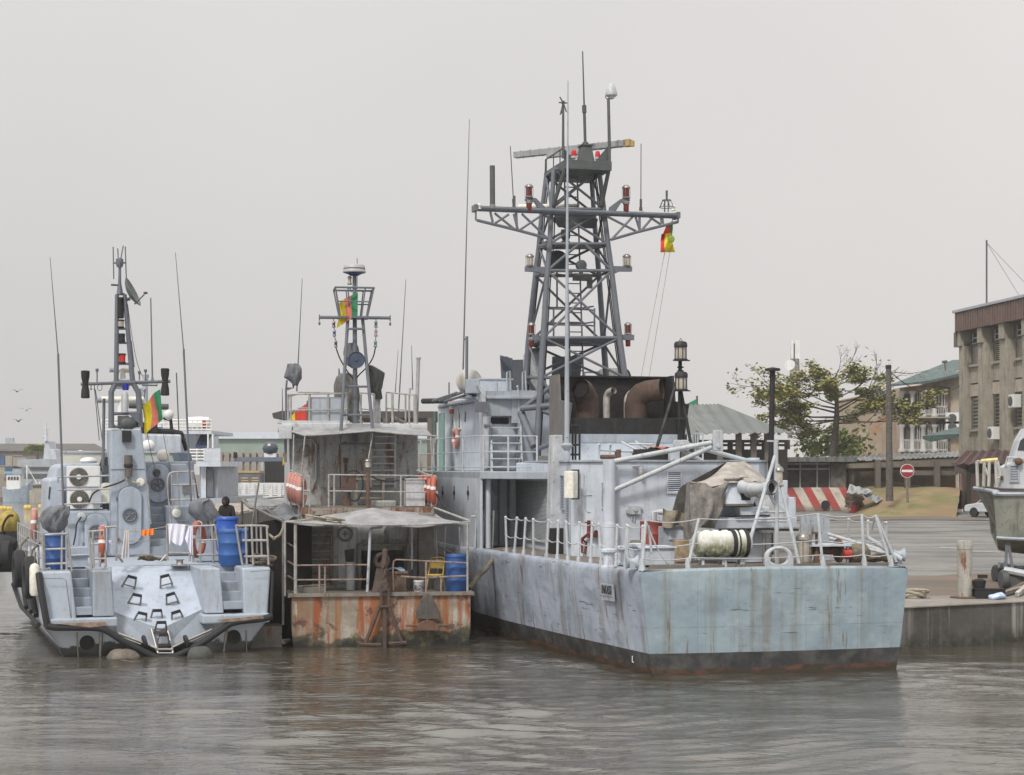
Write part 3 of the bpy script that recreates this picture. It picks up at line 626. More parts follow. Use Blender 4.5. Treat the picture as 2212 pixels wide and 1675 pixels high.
# ladders
def ladder(mb,a,b_,wv,n,r=.03,rr=.02):
    a,b_,wv = Vc(a),Vc(b_),Vc(wv)
    mb.tube([a-wv,b_-wv],r,6);mb.tube([a+wv,b_+wv],r,6)
    for i in range(n):
        p = a.lerp(b_,(i+.5)/n);mb.tube([p-wv,p+wv],rr,6)
a = K.px(c7(710,945),y=YW-1.2);c = K.px(c7(690,600),y=YW-.2);q = MB();wv = Vc((.5,0,0))
for s in (-1,1): q.prism([Vc((a.x,YW-1.2,ZU))+wv*s,Vc((a.x,YW-1.05,ZU))+wv*s,Vc((c.x,YW-.2,c.z))+wv*s,Vc((c.x,YW-.35,c.z))+wv*s],(.05,0,0))
for i in range(6): p = Vc((a.x,YW-1.15,ZU+.15)).lerp(Vc((c.x,YW-.3,c.z-.15)),i/5);q.cbox(p,(1.0,.22,.04))
q.build('stairway',M['light_metal'],ship)
q = MB();q.tube(spline([(c.x+.5,YW-.3,c.z),(c.x+.45,YW-.3,c.z+1.1),(c.x+.4,YW-.35,c.z+1.2)],4),.03)
for x,y in ((712,215),(830,215),(755,430)): p = K.px(c7(x,y),y=YW+.3);q.tube([(p.x,YW+.3,p.z-1.0),(p.x,YW+.3,p.z),(p.x+.1,YW+.3,p.z+.06),(p.x+.14,YW+.3,p.z-.9)],.025)
q.build('ladder_rails',M['light_metal'],ship)
q = MB();a = K.px(c7(800,940),y=YW-.4);c = K.px(c7(1050,600),y=YW-.4);q.box((a.x,YW-.4,ZU),(c.x+.8,YW+.1,c.z));q.box((K.px(c7(750,360),y=YW-.3).x,YW-.3,c.z),(c.x+.8,YW+.1,K.px(c7(750,350),y=YW-.3).z));q.build('mast_house',M['ship_grey'],ship)
q = MB()
for i in range(9): q.tube([K.px(c7(955+i*8,935),y=14.2),K.px(c7(960+i*8,850),y=14.2)],.05,6)
q.build('cable_reel',M['steel_dull'],ship)
# ------------------------------------------------------------------ lattice mast of the warship
YN0,YN1,YR0,YR1 = 15.8,16.5,18.2,17.9              # near and far faces, foot and head
mast = MB()
def yn(v): return YN0+(YN1-YN0)*(960-v)/(960-350)
def yr(v): return YR0+(YR1-YR0)*(960-v)/(960-350)
NL = [(960,1160),(816,1168.4),(730,1173.7),(585,1182.3),(527,1187.7),(452,1191),(366,1196.5)]
NR = [(960,1368),(816,1350),(730,1338),(585,1321),(527,1313),(452,1304.5),(366,1294)]
FL_ = [(960,1124),(816,1136),(742,1141.5),(596,1156.5),(532,1164.5),(462,1170),(381,1180)]
FR2 = [(960,1322),(816,1309.5),(742,1304),(596,1294),(532,1288.5),(462,1283),(381,1277.5)]
nl = [K.px((u,v),y=yn(v)) for v,u in NL];nr = [K.px((u,v),y=yn(v)) for v,u in NR]
rl = [K.px((u,v),y=yr(v)) for v,u in FL_];rr_ = [K.px((u,v),y=yr(v)) for v,u in FR2]
for L in (nl,nr,rl,rr_):
    L[0] = L[1]+(L[0]-L[1])*((L[1].z-ZU)/max(.1,L[1].z-L[0].z));mast.tube(L,[.105]*3+[.09]*2+[.08]*2,10)
for i in range(1,7):
    for A,B in ((nl,nr),(rl,rr_),(nl,rl),(nr,rr_)): mast.tube([A[i],B[i]],.055,8)
    if i < 6:
        for A,B in ((nl,nr),(rl,rr_)):
            if (A is nl and i == 3): mast.tube([A[i],A[i+1].lerp(B[i+1],.5)],.05,8);mast.tube([B[i],A[i+1].lerp(B[i+1],.6)],.05,8);continue
            mast.tube([A[i],B[i+1]],.042,8);mast.tube([B[i],A[i+1]],.042,8)
        for A,B in ((nl,rl),(nr,rr_)): mast.tube([A[i],B[i+1]] if i % 2 else [B[i],A[i+1]],.04,8)
mast.tube([nl[1],nr[0].lerp(nl[0],.4)],.06);mast.tube([rl[1],nl[0].lerp(nr[0],.55)],.06)
mast.tube([K.px(c7(820,520),y=16.5),K.px(c7(920,780),y=15.4)],.13,10);mast.tube([K.px(c7(820,490),y=16.3),K.px(c7(1060,465),y=15.6)],.1,10)
mast.tube([K.px(c7(960,495),y=16.0),K.px(c7(1055,530),y=15.6)],.09,10);mast.tube([K.px(c7(1050,755),y=14.8),K.px(c7(920,810),y=15.4)],.08)
mast.tube([K.px(c7(830,490),y=16.3),K.px(c7(975,380),y=16.0),K.px(c7(1070,300),y=15.8)],.08)
lat = mast.build('mast',M['mast_grey'],ship,smooth=True)
q = MB()
for L,dx in ((nl,.13),(nr,-.13),(nr,-.18),(rl,.12)): q.tube(spline([p+Vc((dx,.02*(i%2),0)) for i,p in enumerate(L)],3),.022,5)
for i in (2,3,5): q.tube(sag(nl[i]+Vc((.1,0,-.05)),nr[i]+Vc((-.1,0,-.05)),.12),.015,5)
each(q,'cable',M['black'],lat)
# middle ladder
q = MB();ladder(q,(nl[1].lerp(nr[1],.53)+Vc((0,1.0,-.2))),(nl[6].lerp(nr[6],.5)+Vc((0,.7,0))),(.22,0,0),22,.028,.02);q.build('ladder',M['mast_grey'],lat)
# platforms
def plat(name,pts,th,mat='mast_dark',par=lat):
    q = MB();q.prism([tuple(p) for p in pts],(0,0,-th));return q.build(name,M[mat],par,bevel=.01)
Fv = Vc((0,1,0))
for i,ext in ((2,.25),(4,.35)):
    plat('platform',[nl[i]+Vc((-.05,-.0,.0)),nr[i]+Vc((.05,0,0)),rr_[i]+Vc((.05,.2,0)),rl[i]+Vc((-.05,.2,0))],.09)
a = K.px(c5(895,957),y=15.7);b = K.px(c5(1275,962),y=15.7);zp = a.z;bx = b.x
tp = [(a.x,15.7,zp),(bx,15.7,zp),(bx,18.3,zp),(a.x,18.3,zp)]
top = plat('top_platform',tp,.30,'mast_dark')
q = MB()
for x in (a.x,bx): q.tube([(x+(.06 if x == a.x else -.06),15.8,zp-.2),(nl[5] if x == a.x else nr[5])+Vc((.05 if x == a.x else -.1,-.05,.1))],.07,8)
each(q,'platform_strut',M['mast_dark'],top)
q = MB()
for y in (16.4,17.2,18.1): q.tube([(a.x+.03,y,zp),(a.x+.03,y,zp+.42)],.02)
q.tube([(a.x+.03,18.25,zp),(a.x+.03,18.2,zp+.42),(a.x+.03,15.9,zp+.42)],.025);q.build('guard_rail',M['mast_dark'],top)
q = MB()                                                # fin plates and tapered stand on top
for s,x,c in ((1,a.x,c5(875,875)),(-1,bx,c5(1262,840))):
    z = K.px(c,y=15.8).z;w_ = .32 if s > 0 else .52
    q.prism([(x+s*.02,15.85,zp),(x+s*w_,15.85,zp),(x+s*.05,15.85,z),(x+s*.0,15.85,z)],(0,.05,0))
each(q,'fin_plate',M['mast_dark'],top)
q = MB();p0 = K.px(c5(1010,955),y=16.3);p1 = K.px(c5(1125,955),y=16.3);p2 = K.px(c5(1030,850),y=16.3);p3 = K.px(c5(1105,850),y=16.3)
lo = [(p0.x,16.1,zp),(p1.x,16.1,zp),(p1.x,16.7,zp),(p0.x,16.7,zp)];hi = [(p2.x,16.2,p2.z),(p3.x,16.2,p2.z),(p3.x,16.6,p2.z),(p2.x,16.6,p2.z)]
q.hexa(lo+hi);q.box((p2.x-.04,16.15,p2.z),(p3.x+.04,16.65,p2.z+.05));q.build('antenna_stand',M['mast_dark'],top,bevel=.01)
# radar bar, turned a little away on its left
M['radar_grey'] = paint('radar_grey',(.30,.31,.33),.5,.3,.1,.5,sc=3)
q = MB();al = K.px(c5(490,915),y=19.2);ar = K.px(c5(1400,838),y=16.2);dv = (ar-al).normalized();zz_ = (al.z+ar.z)/2
al.z = ar.z = zz_
ang = math.atan2(ar.y-al.y,ar.x-al.x);mid = (al+ar)/2;L = (ar-al).length
q.cbox((mid.x,mid.y,mid.z),(L,.24,.20),ang);
for k in range(-5,6): q.cbox((mid.x+dv.x*k*L/11.5,mid.y+dv.y*k*L/11.5,mid.z+.005),(.03,.27,.235),ang)
q.cbox((mid.x-.1,mid.y,mid.z-.16),(1.5,.2,.14),ang)
rad = q.build('radar_antenna',M['radar_grey'],lat,bevel=.012)
q = MB();e = ar+dv*.02;q.cbox((e.x,e.y,e.z),(.22,.24,.22),ang);q.lathe([(.08,0),(.08,.18)],e+dv*.16-Vc((0,0,.12)),n=12);q.build('end_cap',plain('ochre_cap',(.38,.27,.10),.6),rad)
q = MB();q.lathe([(.3,zp+.0),(.28,zp+.12),(.14,zp+.2),(.12,zz_-.2)],(mid.x,mid.y+.15,0),n=14);q.build('radar_pedestal',M['light_metal'],rad)
# red beacons, whip antennas, dome on pole, cluster antenna
for c in (c5(967,895),c5(1160,893)):
    p = K.px(c,y=16.0);q = MB();q.lathe([(.10,zp+.10),(.10,zp+.16),(.05,zp+.17)],(p.x,16,0),n=12);q.tube([(p.x,16,zp),(p.x,16,zp+.12)],.05);be = q.build('beacon',M['light_metal'],top)
    q = MB();q.lathe([(.085,zp+.162),(.085,zp+.27),(.06,zp+.36),(0,zp+.38)],(p.x,16,0),n=12);q.build('red_lens',plain('red_beacon',(.55,.02,.03),.25),be,smooth=True)
def whip(uv0,uv1,y,r0=.035,r1=.012,name='whip_antenna',mat='mast_dark',par=lat,coil=.45,y1=None):
    a = K.px(uv0,y=y);b = K.px(uv1,y=y if y1 is None else y1);q = MB();c_ = a.lerp(b,coil)
    q.tube([a,c_],r0,8);q.tube([c_,b],[r0*.6,r1],8)
    q.tube([c_-(b-a).normalized()*.12,c_+(b-a).normalized()*.12],r0*1.5,8);q.tube([a,a+Vc((0,0,.12))],r0*2,8)
    return q.build(name,M[mat],par)
whip(c5(1060,850),c5(1038,82),16.4,.05,.02,coil=.39)
whip(c5(482,1370),c5(452,852),16.0,.03,.015,coil=.12)
whip(c5(1510,1375),c5(1512,832),16.0,.028,.014,coil=.12)
a = K.px(c5(1255,840),y=15.8);b = K.px(c5(1247,465),y=15.8);q = MB();q.tube([a-Vc((0,0,.75)),a,b],[.055,.055,.05],8);q.tube(spline([b-Vc((-.02,0,.1)),b+Vc((-.1,0,.06)),b+Vc((.02,0,.12))],4),.015);dp = q.build('dome_pole',M['mast_dark'],lat)
q = MB();q.lathe([(.04,.0),(.10,.03),(.10,.06),(.19,.12),(.20,.16),(.17,.28),(.10,.47),(.05,.52),(0,.53)],b+Vc((.1,0,-.02)),n=18);q.build('dome',M['cream'] if False else M['light_metal'],dp,smooth=True)
a = K.px(c5(880,950),y=15.8);b = K.px(c5(881,500),y=15.8);q = MB();q.tube([a,b],[.05,.035],8)
for du,dv_ in ((-36,0),(36,0),(-28,-45),(26,70),(-24,95),(-10,85)): q.tube([b,b+Vc((du*.0041,.0,-dv_*.0041))],.022,6)
q.tube([b+Vc((-.1,-.1,-.02)),b+Vc((.1,.12,.03))],.03,6);q.lathe([(.04,-.08),(.05,.06)],b,n=8);q.build('cluster_antenna',M['mast_dark'],lat)
# yard
YY = 15.9;ya = MB()
yl = K.px(c5(172,1378),y=YY);yr2 = K.px(c5(1812,1385),y=YY);zy = (yl.z+yr2.z)/2
for dy in (0,.3):
    ya.tube([(yl.x,YY+dy,zy),(yr2.x,YY+dy,zy)],.07,8)
for c in ((172,1378,1455),(1812,1385,1465)):
    a = K.px(c5(c[0],c[1]),y=YY);b = K.px(c5(c[0],c[2]),y=YY);ya.tube([a,b],.03,6)
    ya.box((a.x-.05,YY-.1,zy-.1),(a.x+.05,YY+.4,zy+.1))
def yy_(pts,r=.04): ya.tube([K.px(c5(*p),y=YY+.05) for p in pts],r,6)
yy_([(182,1452),(520,1535),(760,1600)],.05);yy_([(1265,1610),(1480,1548),(1812,1465)],.05)
for pts in ([(290,1385),(310,1470)],[(325,1395),(480,1520)],[(440,1405),(330,1475)],[(480,1400),(512,1525)],[(545,1400),(755,1600)],[(715,1405),(530,1530)],[(500,1390),(505,1525)],
            [(1480,1385),(1270,1610)],[(1225,1415),(1470,1540)],[(1500,1390),(1500,1535)],[(1460,1400),(1500,1530)],[(1520,1385),(1670,1485)],[(1630,1400),(1510,1540)],[(1680,1400),(1690,1480)],[(1670,1395),(1680,1480)]): yy_(pts)
yard_ = ya.build('yard',M['mast_grey'],lat,smooth=True)
q = MB();q.box((K.px(c5(810,1385),y=YY+.4).x,YY+.35,zy-.16),(K.px(c5(1120,1385),y=YY+.4).x,YY+.4,zy+.02));q.build('mesh_panel',M['mast_grey'],yard_)
q = MB();a = K.px(c5(308,1360),y=YY);b = K.px(c5(306,1010),y=YY);q.tube([a,b],.085,14);o = q.build('cylinder_antenna',M['mast_dark'],yard_,smooth=True);q = MB();q.lathe([(.095,0),(.095,.14)],a,n=14);q.build('collar',M['steel_dull'],o)
q = MB();a = K.px(c5(486,1368),y=YY);q.tube([a,a+Vc((0,0,.45))],.035);q.build('antenna_stub',M['mast_dark'],yard_)
# lanterns: body, lens, cage
def lantern(p,h=.42,r=.13,lens='red_lens',below=None,par=lat,wires=True):
    q = MB();q.lathe([(r*.9,0),(r,.03),(r*.8,.06)],p,n=12);q.lathe([(r*.85,h*.72),(r,h*.74),(r*.95,h*.84),(r*.6,h*.96),(r*.2,h)],p,n=12)
    if wires:
        for k in range(6): q.tube([p+Vc((r*1.05*math.cos(k*1.047),r*1.05*math.sin(k*1.047),.02)),p+Vc((r*1.05*math.cos(k*1.047),r*1.05*math.sin(k*1.047),h*.86))],.008,4)
    o = q.build('lantern',M['steel_dull'],par,smooth=True)
    q = MB();q.lathe([(r*.72,.05),(r*.78,h*.4),(r*.72,h*.73)],p,n=12);q.build('lens',M[lens],o,smooth=True)
    if below:
        q = MB();q.lathe([(r*.62,-below),(r*.7,-below+.04),(r*.7,-.18)],p,n=12);q.build('lens',M[below and 'red_lens'],o,smooth=True)
        q = MB();q.lathe([(r*.85,-.18),(r*.9,-.12),(r*.5,-.06)],p,n=12);q.build('collar',M['steel_dull'],o)
    return o
def bracket(pts,mat='mast_grey',w=.12):
    q = MB();q.prism([K.px(c5(*p),y=YY-.05) for p in pts],(0,w,0));return q.build('lamp_bracket',M[mat],lat)
bracket([(575,1275),(660,1270),(735,1345),(740,1375),(690,1370),(650,1300),(575,1290)])
bracket([(1422,1280),(1350,1278),(1260,1345),(1255,1380),(1310,1375),(1350,1312),(1422,1297)])
lantern(K.px(c5(604,1272),y=YY),.46,.13,below=.42);lantern(K.px(c5(1391,1278),y=YY),.46,.13,below=.42)
q = MB();a = K.px(c5(512,1345),y=YY+1.5);b = K.px(c5(760,1340),y=YY+1.5);q.tube([a,b],.085,12);q.tube([K.px(c5(830,1335),y=YY+1.5),K.px(c5(1010,1330),y=YY+1.5)],.05,10);q.build('white_tube',M['cream'],lat,smooth=True)
for xs,s in ((485,-1),(1460,1)):
    p = K.px(c6(xs,325),y=16.2);inner = (nl if s < 0 else nr)[3]
    q = MB();q.prism([(p.x+s*.16,16.2,p.z),(p.x+s*.16,16.2,p.z-.16),(p.x-s*.25,16.2,p.z-.17),(inner.x,16.2,p.z-.3),(inner.x,16.2,p.z)],(0,.14,0));q.build('lamp_bracket',M['mast_grey'],lat)
    lantern(p+Vc((0,.07,0)),.42,.13,'clear_lens')
for xs,yv,s in ((500,1015,-1),(1470,1012,1)):
    p = K.px(c6(xs,yv),y=16.2);q = MB();inner = (nl if s < 0 else nr)[2]
    q.box((min(p.x-s*.0,inner.x-s*.05),16.15,p.z-.17),(max(p.x+s*.18,inner.x),16.3,p.z));q.build('lamp_bracket',M['mast_grey'],lat)
    lantern(p+Vc((0,.06,0)),.42,.12,below=.38)
# right yardarm: wire basket and tip lamps
p = K.px(c5(1720,1385),y=YY);q = MB();h_ = K.px(c5(1720,1290),y=YY).z-p.z
q.tube([p-Vc((.07,0,0)),p+Vc((-.07,0,h_))],.025);q.tube([p+Vc((.05,0,0)),p+Vc((.05,0,h_))],.02);q.torus(p+Vc((0,0,h_)),(0,0,1),.14,.015,14,5);q.torus(p+Vc((0,0,h_*.4)),(0,0,1),.24,.012,14,5)
for k in range(8): t = k*math.pi/4;q.tube([p+Vc((.14*math.cos(t),.14*math.sin(t),h_)),p+Vc((.25*math.cos(t),.25*math.sin(t),h_*.38))],.01,4)
q.lathe([(.035,h_),(.04,h_+.32)],p,n=10);q.build('wire_basket',M['mast_dark'],yard_)
for c,bl in ((c5(1775,1375),0),(c5(200,1362),0)):
    p = K.px(c,y=YY);q = MB();q.lathe([(.08,0),(.075,.04),(.065,.05),(.065,.12),(.08,.13),(.05,.17)],p,n=12);q.build('tip_lamp',M['cream'],yard_,smooth=True)
# searchlight, covered dish, director plates and ring rails
q = MB();p = K.px(c6(1000,312),y=16.4);q.lathe([(.12,.22),(.17,.15),(.17,-.02),(.145,-.03)],p,(0,1,0),18);q.tube([p+Vc((0,.08,-.1)),p+Vc((0,.08,-.42))],.07);q.cbox(p+Vc((.02,.15,-.38)),(.5,.3,.22));q.cbox(p+Vc((.3,.1,-.55)),(.18,.06,.4));q.lathe([(.1,0),(.12,.1),(.05,.2)],p+Vc((-.38,.1,-.4)),n=10)
sl_ = q.build('searchlight',M['mast_dark'],lat,smooth=True);q = MB();q.lathe([(.13,0),(.13,.01)],p+Vc((0,-.015,0)),(0,1,0),18);q.build('lens',M['glass'],sl_)
q = MB();p = K.px(c6(760,272),y=17.6);q.lathe([(.0,-.05),(.36,-.02),(.37,.03),(.3,.12),(0,.15)],p,(0,1,0),20);q.tube([p+Vc((0,.1,-.3)),p+Vc((0,.1,-1.6))],.03);q.build('dish',M['mast_dark'],lat,smooth=True)
q = MB();a = K.px(c5(800,1505),y=17);b = K.px(c5(1165,1440),y=17);q.prism([(a.x,17,b.z),(b.x,17,b.z),(b.x-.1,17,a.z),(a.x+.2,17,a.z)],(0,.1,0));q.lathe([(.16,0),(.16,-.25),(.1,-.35),(.3,-.5),(.0,-.52)],K.px(c5(900,1530),y=17),n=12);q.build('director_plate',M['mast_dark'],lat)
q = MB();cz = (nl[2]+nr[2])/2
for v in (705,745,865,905):
    a = K.px(c6(720,v),y=16.2);b = K.px(c6(1170,v),y=16.2);dy = .0 if v in (745,905) else .9
    q.tube([(a.x-.1,16.4+dy,a.z),(b.x-.25,16.4+dy,a.z),(b.x,16.8,a.z+.02)],.028,6)
for x in (718,1128): a = K.px(c6(x,745),y=16.4);q.tube([a,Vc((a.x,16.4,nl[2].z))],.03,6)
q.build('ring_rail',M['mast_grey'],lat)
# pale whip stepped on the deckhouse roof, running up past the mast
q = MB();a = K.px(c7(1168,905),y=7.0);b = K.px(c7(1172,0),y=7.0);c = K.px(c5(932,322),y=7.0)
a.z = ZR;q.tube([a,(a.x,7,b.z),(a.x+.01,7,(b.z+c.z)/2),(a.x+.03,7,c.z)],[.075,.055,.035,.014],10);q.lathe([(.10,0),(.10,.25),(.06,.3),(.16,.42),(.16,.46),(.07,.52)],a,n=14);q.build('whip_antenna',M['ship_grey'],ship,smooth=True)
# tall whips and posts at the port wing of the bridge
q = MB();q.tube([K.px(c7(378,240),y=19),K.px(c7(384,0),y=19),K.px((1014,258),y=19)],[.03,.028,.010],8);q.build('whip_antenna',M['mast_grey'],ship)
q = MB();q.tube([K.px(c7(405,380),y=17.5),K.px((1008.5,727),y=17.5)],.05,8);q.tube([K.px((1003,733),y=17.5),K.px((1009,733),y=17.5)],.03);q.build('antenna_post',M['mast_grey'],ship)
q = MB();a = K.px(c7(415,372),y=16.8);b = K.px(c7(505,265),y=16.8);q.box((a.x,16.8,a.z),(b.x,17.2,b.z));q.build('wing_box',M['ship_grey'],ship,bevel=.015)
q = MB();q.tube([K.px(c7(272,400),y=20),K.px(c7(272,290),y=20)],.025);q.build('wing_stub',M['mast_grey'],ship)
q = MB();a = K.px(c7(295,530),x=xw-.1);b = K.px(c7(295,430),x=xw-.1);q.tube([a,b],.10,12);o = q.build('smoke_float',M['orange'],ship,smooth=True);q = MB();q.tube([a.lerp(b,.35),a.lerp(b,.6)],.104,12);q.build('band',M['cream'],o)
# triple-legged lantern mast abaft the funnel
q = MB();yb = 8.6;pt = K.px(c8(1148,125),y=yb);pb = K.px(c8(1140,850),y=yb)
q.tube([pt,(pb.x,yb,ZR)],.055,10);j = K.px(c8(1130,390),y=yb)
l1,l2 = K.px(c8(925,905),y=yb-.8),K.px(c8(1262,860),y=yb-.3)
q.tube([K.px(c8(1120,300),y=yb),Vc((l1.x,l1.y,ZR))],.05,8);q.tube([K.px(c8(1155,380),y=yb),Vc((l2.x,l2.y,ZR))],.05,8)
q.tube([K.px(c8(1030,600),y=yb-.35),K.px(c8(1210,600),y=yb-.1)],.025)
for z in (185,215,240): q.cbox(K.px(c8(1150,z),y=yb),(.16,.1,.04))
lm = q.build('lantern_mast',M['black'],ship)
for c in (c8(1152,128),c8(1156,372)):
    p = K.px(c,y=yb-.2);q = MB();q.lathe([(.20,-.02),(.20,.03),(.165,.04)],p,n=16);q.lathe([(.165,.36),(.19,.37),(.185,.47),(.15,.52),(.05,.54)],p,n=16);q.box((p.x-.2,p.y,p.z-.02),(p.x+.28,p.y+.1,p.z+.01));q.tube([p+Vc((-.05,0,.53)),p+Vc((0,0,.62)),p+Vc((.05,0,.53))],.012)
    for k in range(8): q.tube([p+Vc((.17*math.cos(k*.785),.17*math.sin(k*.785),.03)),p+Vc((.17*math.cos(k*.785),.17*math.sin(k*.785),.38))],.012,4)
    o = q.build('lantern',M['black'],lm,smooth=True);q = MB();q.lathe([(.145,.03),(.155,.2),(.145,.37)],p,n=16);q.build('lens',M['clear_lens'],o,smooth=True)
# black jackstaff with a flat cap, at the starboard side of the deckhouse
q = MB();a = K.px(c8(1875,1090),y=6.2);b = K.px(c8(1890,205),y=6.2);q.tube([(a.x,6.2,DZ),a,b],.075,12);q.lathe([(.21,0),(.21,.06),(.08,.09)],b-Vc((0,0,.03)),n=18);q.build('capped_pole',M['black'],ship,smooth=True)
# ------------------------------------------------------------------ after deck of the warship
DK = DZ+.04
# covered gun mount
YG = 2.9
pc = K.px(c9(985,600),y=YG);gx = pc.x
q = MB();q.lathe([(.62,DK-.02),(.62,DK+.75),(.70,DK+.8)],(gx+.15,YG,0),n=24);
gun = q.build('gun_mount',M['ship_white'],ship,smooth=True)
gp = lambda x,y,yy=YG: K.px(c9(x,y),y=yy)
def gz(y): return gp(900,y).z
q = MB();xl,xr_ = gp(700,600).x,gp(1275,600).x
q.prism([(xl+.1,YG-1.0,gz(672)),(xr_-.05,YG-1.0,gz(672)),(xr_,YG+1.0,gz(672)),(xl,YG+1.0,gz(672))],(0,0,gz(600)-gz(672)))
q.prism([(gp(895,0).x,YG-1.05,gz(600)),(gp(1075,0).x,YG-1.05,gz(600)),(gp(1080,0).x,YG-1.05,gz(530)),(gp(880,0).x,YG-1.05,gz(530))],(0,1.9,0))
q.build('turret_base',M['ship_white'],gun,bevel=.02)
q = MB();q.box((gp(850,0).x,YG-1.10,gz(592)),(gp(1075,0).x,YG-1.04,gz(583)));q.box((xl+.1,YG-1.05,gz(690)),(xr_-.02,YG-.99,gz(676)));q.build('turret_rim',M['black'],gun)
q = MB();b0 = [gp(885,520,YG-1.1),gp(1078,515,YG-1.1)];t0 = [gp(905,368,YG-.85),gp(1150,365,YG-.85)]
q.hexa([(b0[0].x,YG-1.1,b0[0].z),(b0[1].x,YG-1.1,b0[0].z),(b0[1].x,YG+.6,b0[0].z),(b0[0].x,YG+.6,b0[0].z),(t0[0].x,YG-.85,t0[0].z),(t0[1].x,YG-.85,t0[0].z),(t0[1].x,YG+.6,t0[0].z),(t0[0].x,YG+.6,t0[0].z)])
s_ = q.build('turret_shield',M['ship_white'],gun,bevel=.02)
q = MB();a = gp(885,530,YG-1.12);b = gp(1080,515,YG-1.12);q.box((a.x,YG-1.14,a.z),(b.x,YG-1.0,b.z));q.build('shield_lip',paint('worn_olive',(.16,.15,.11),.7,.3,.3,.4),s_)
q = MB();a = gp(1003,492,YG-1.1);b = gp(1062,372,YG-1.1);q.cbox(((a.x+b.x)/2,YG-.98,(a.z+b.z)/2),(b.x-a.x,.16,b.z-a.z));q.build('gun_port',M['black'],s_)
q = MB();q.box((gp(1070,0).x,YG-.62,gz(645)),(gp(1297,0).x,YG+.8,gz(470)));q.build('turret_side',M['ship_white'],gun,bevel=.02)
# right-hand shield wing
q = MB();q.prism([gp(1165,360,YG-.7),gp(1310,358,YG-.7),gp(1302,640,YG-.7),gp(1275,650,YG-.7),gp(1075,500,YG-.7)],(0,.5,0));q.build('shield_wing',M['ship_white'],gun,bevel=.02)
# barrel with a canvas sleeve
q = MB();a = gp(1005,400,YG-1.0);m1 = gp(1080,418,YG-1.5);b = gp(1190,408,YG-2.1);
q.tube([a,m1,b],[.17,.15,.13],14);e = b+(b-m1).normalized()*.1;q.tube([b-(b-m1)*.3,e],[.16,.19],14,cap=False);q.tube([b-(b-m1)*.3,e],[.13,.14],14,cap=False)
br = q.build('barrel',M['light_metal'],gun,smooth=True);q = MB();q.lathe([(.128,0),(.128,.01)],b,(b-m1),14);q.build('muzzle',M['soot'],br)
q = MB()
def slv(a_,t):
    p = gp(1010,395,YG-1.05).lerp(gp(1150,410,YG-1.9),a_);w_ = .19-.03*a_+.035*math.sin(9*a_);th = t*2*math.pi
    return p+Vc((.4*math.sin(th)*w_*.6,math.sin(th)*w_*.8,math.cos(th)*w_-.10*math.sin(math.pi*a_)*(1 if math.cos(th) < 0 else .2)))
q.grid(slv,14,16);q.build('barrel_cover',M['tarp_beige'],gun,smooth=True)
# tarpaulin thrown over the left half and the top
def drape(outline,name,mat,y0,bulge,parent,folds=7,seed=1,nz=.05):
    """cloth hung between an upper and a lower line of points given on the plane y0"""
    up_,lo_ = outline
    def pick(L,a):
        i = a*(len(L)-1);k = min(int(i),len(L)-2);return L[k].lerp(L[k+1],i-k)
    def fn(a,b):
        p = pick(up_,a).lerp(pick(lo_,a),b)
        f = math.sin(folds*math.pi*a+seed)*.5+.5*math.sin(folds*2.3*a+seed*2+2*b)
        return p+Vc((nz*.4*math.sin(5*b+7*a+seed),-bulge*math.sin(math.pi*min(1,b*.9+.1))**.6*math.sin(math.pi*(.08+.84*a))+nz*f*(.3+b),nz*.35*math.sin(6*a+4*b+seed)))
    q = MB();q.grid(fn,40,20,(0,.015,0));return q.build(name,mat,parent,smooth=True)
g_ = lambda x,y,d=0: gp(x,y,YG+d)
drape(([g_(618,385,.6),g_(640,370,-.4),g_(760,368,-1.0),g_(800,405,-1.15),g_(905,365,-1.0)],[g_(620,755,.2),g_(660,740,-.8),g_(730,665,-1.15),g_(825,680,-1.25),g_(885,480,-1.15)]),'tarpaulin',cloth('tarp_stained',(.20,.185,.17),.5,.9),YG,.22,gun,6,1,.10)
drape(([g_(770,368,.2),g_(905,232,.4),g_(1010,228,.5),g_(1050,262,.4),g_(1165,355,.2)],[g_(640,372,-.6),g_(800,405,-1.1),g_(930,372,-1.0),g_(1080,360,-.9),g_(1175,362,-.7)]),'tarpaulin',M['tarp_beige'],YG,.05,gun,5,3,.05)
q = MB()
def back(a,b):
    p = [g_(618,385,.6),g_(905,232,.45),g_(1010,228,.5),g_(1165,358,.3)];i = a*3;k = min(int(i),2);t = p[k].lerp(p[k+1],i-k)
    return (t.x,t.y+1.0*b,t.z-(t.z-gz(600))*b*b)
q.grid(back,12,6);q.build('tarpaulin',M['tarp_beige'],gun,smooth=True)
drape(([g_(1085,470,-.72),g_(1180,455,-.74),g_(1300,560,-.72)],[g_(1090,600,-.74),g_(1180,610,-.76),g_(1300,650,-.74)]),'tarpaulin',cloth('tarp_pale',(.42,.42,.42),.25,.6),YG,.04,gun,7,5,.05)
q = MB();a = g_(905,360,-.9)
for p0,p1 in (((893,355),(940,352)),((940,352),(985,348)),((985,345),(1045,340))): q.ball(g_(*p0,-.85)+Vc((.08,0,.03)),(.14,.1,.06),8,6)
q.build('loose_cover',M['tarp_beige'],gun,smooth=True)
q = MB();a = gp(1150,700,YG-1.2);q.tube([(a.x,YG-1.2,DK),(a.x,YG-1.2,a.z)],.05);q.cbox((a.x+.05,YG-1.2,a.z),(.35,.3,.06));q.tube([(a.x+.15,YG-1.25,DK),(a.x+.15,YG-1.25,a.z-.05),(a.x+.28,YG-1.25,a.z-.08),(a.x+.3,YG-1.25,DK)],.025);q.build('gunner_step',M['steel_dull'],gun)
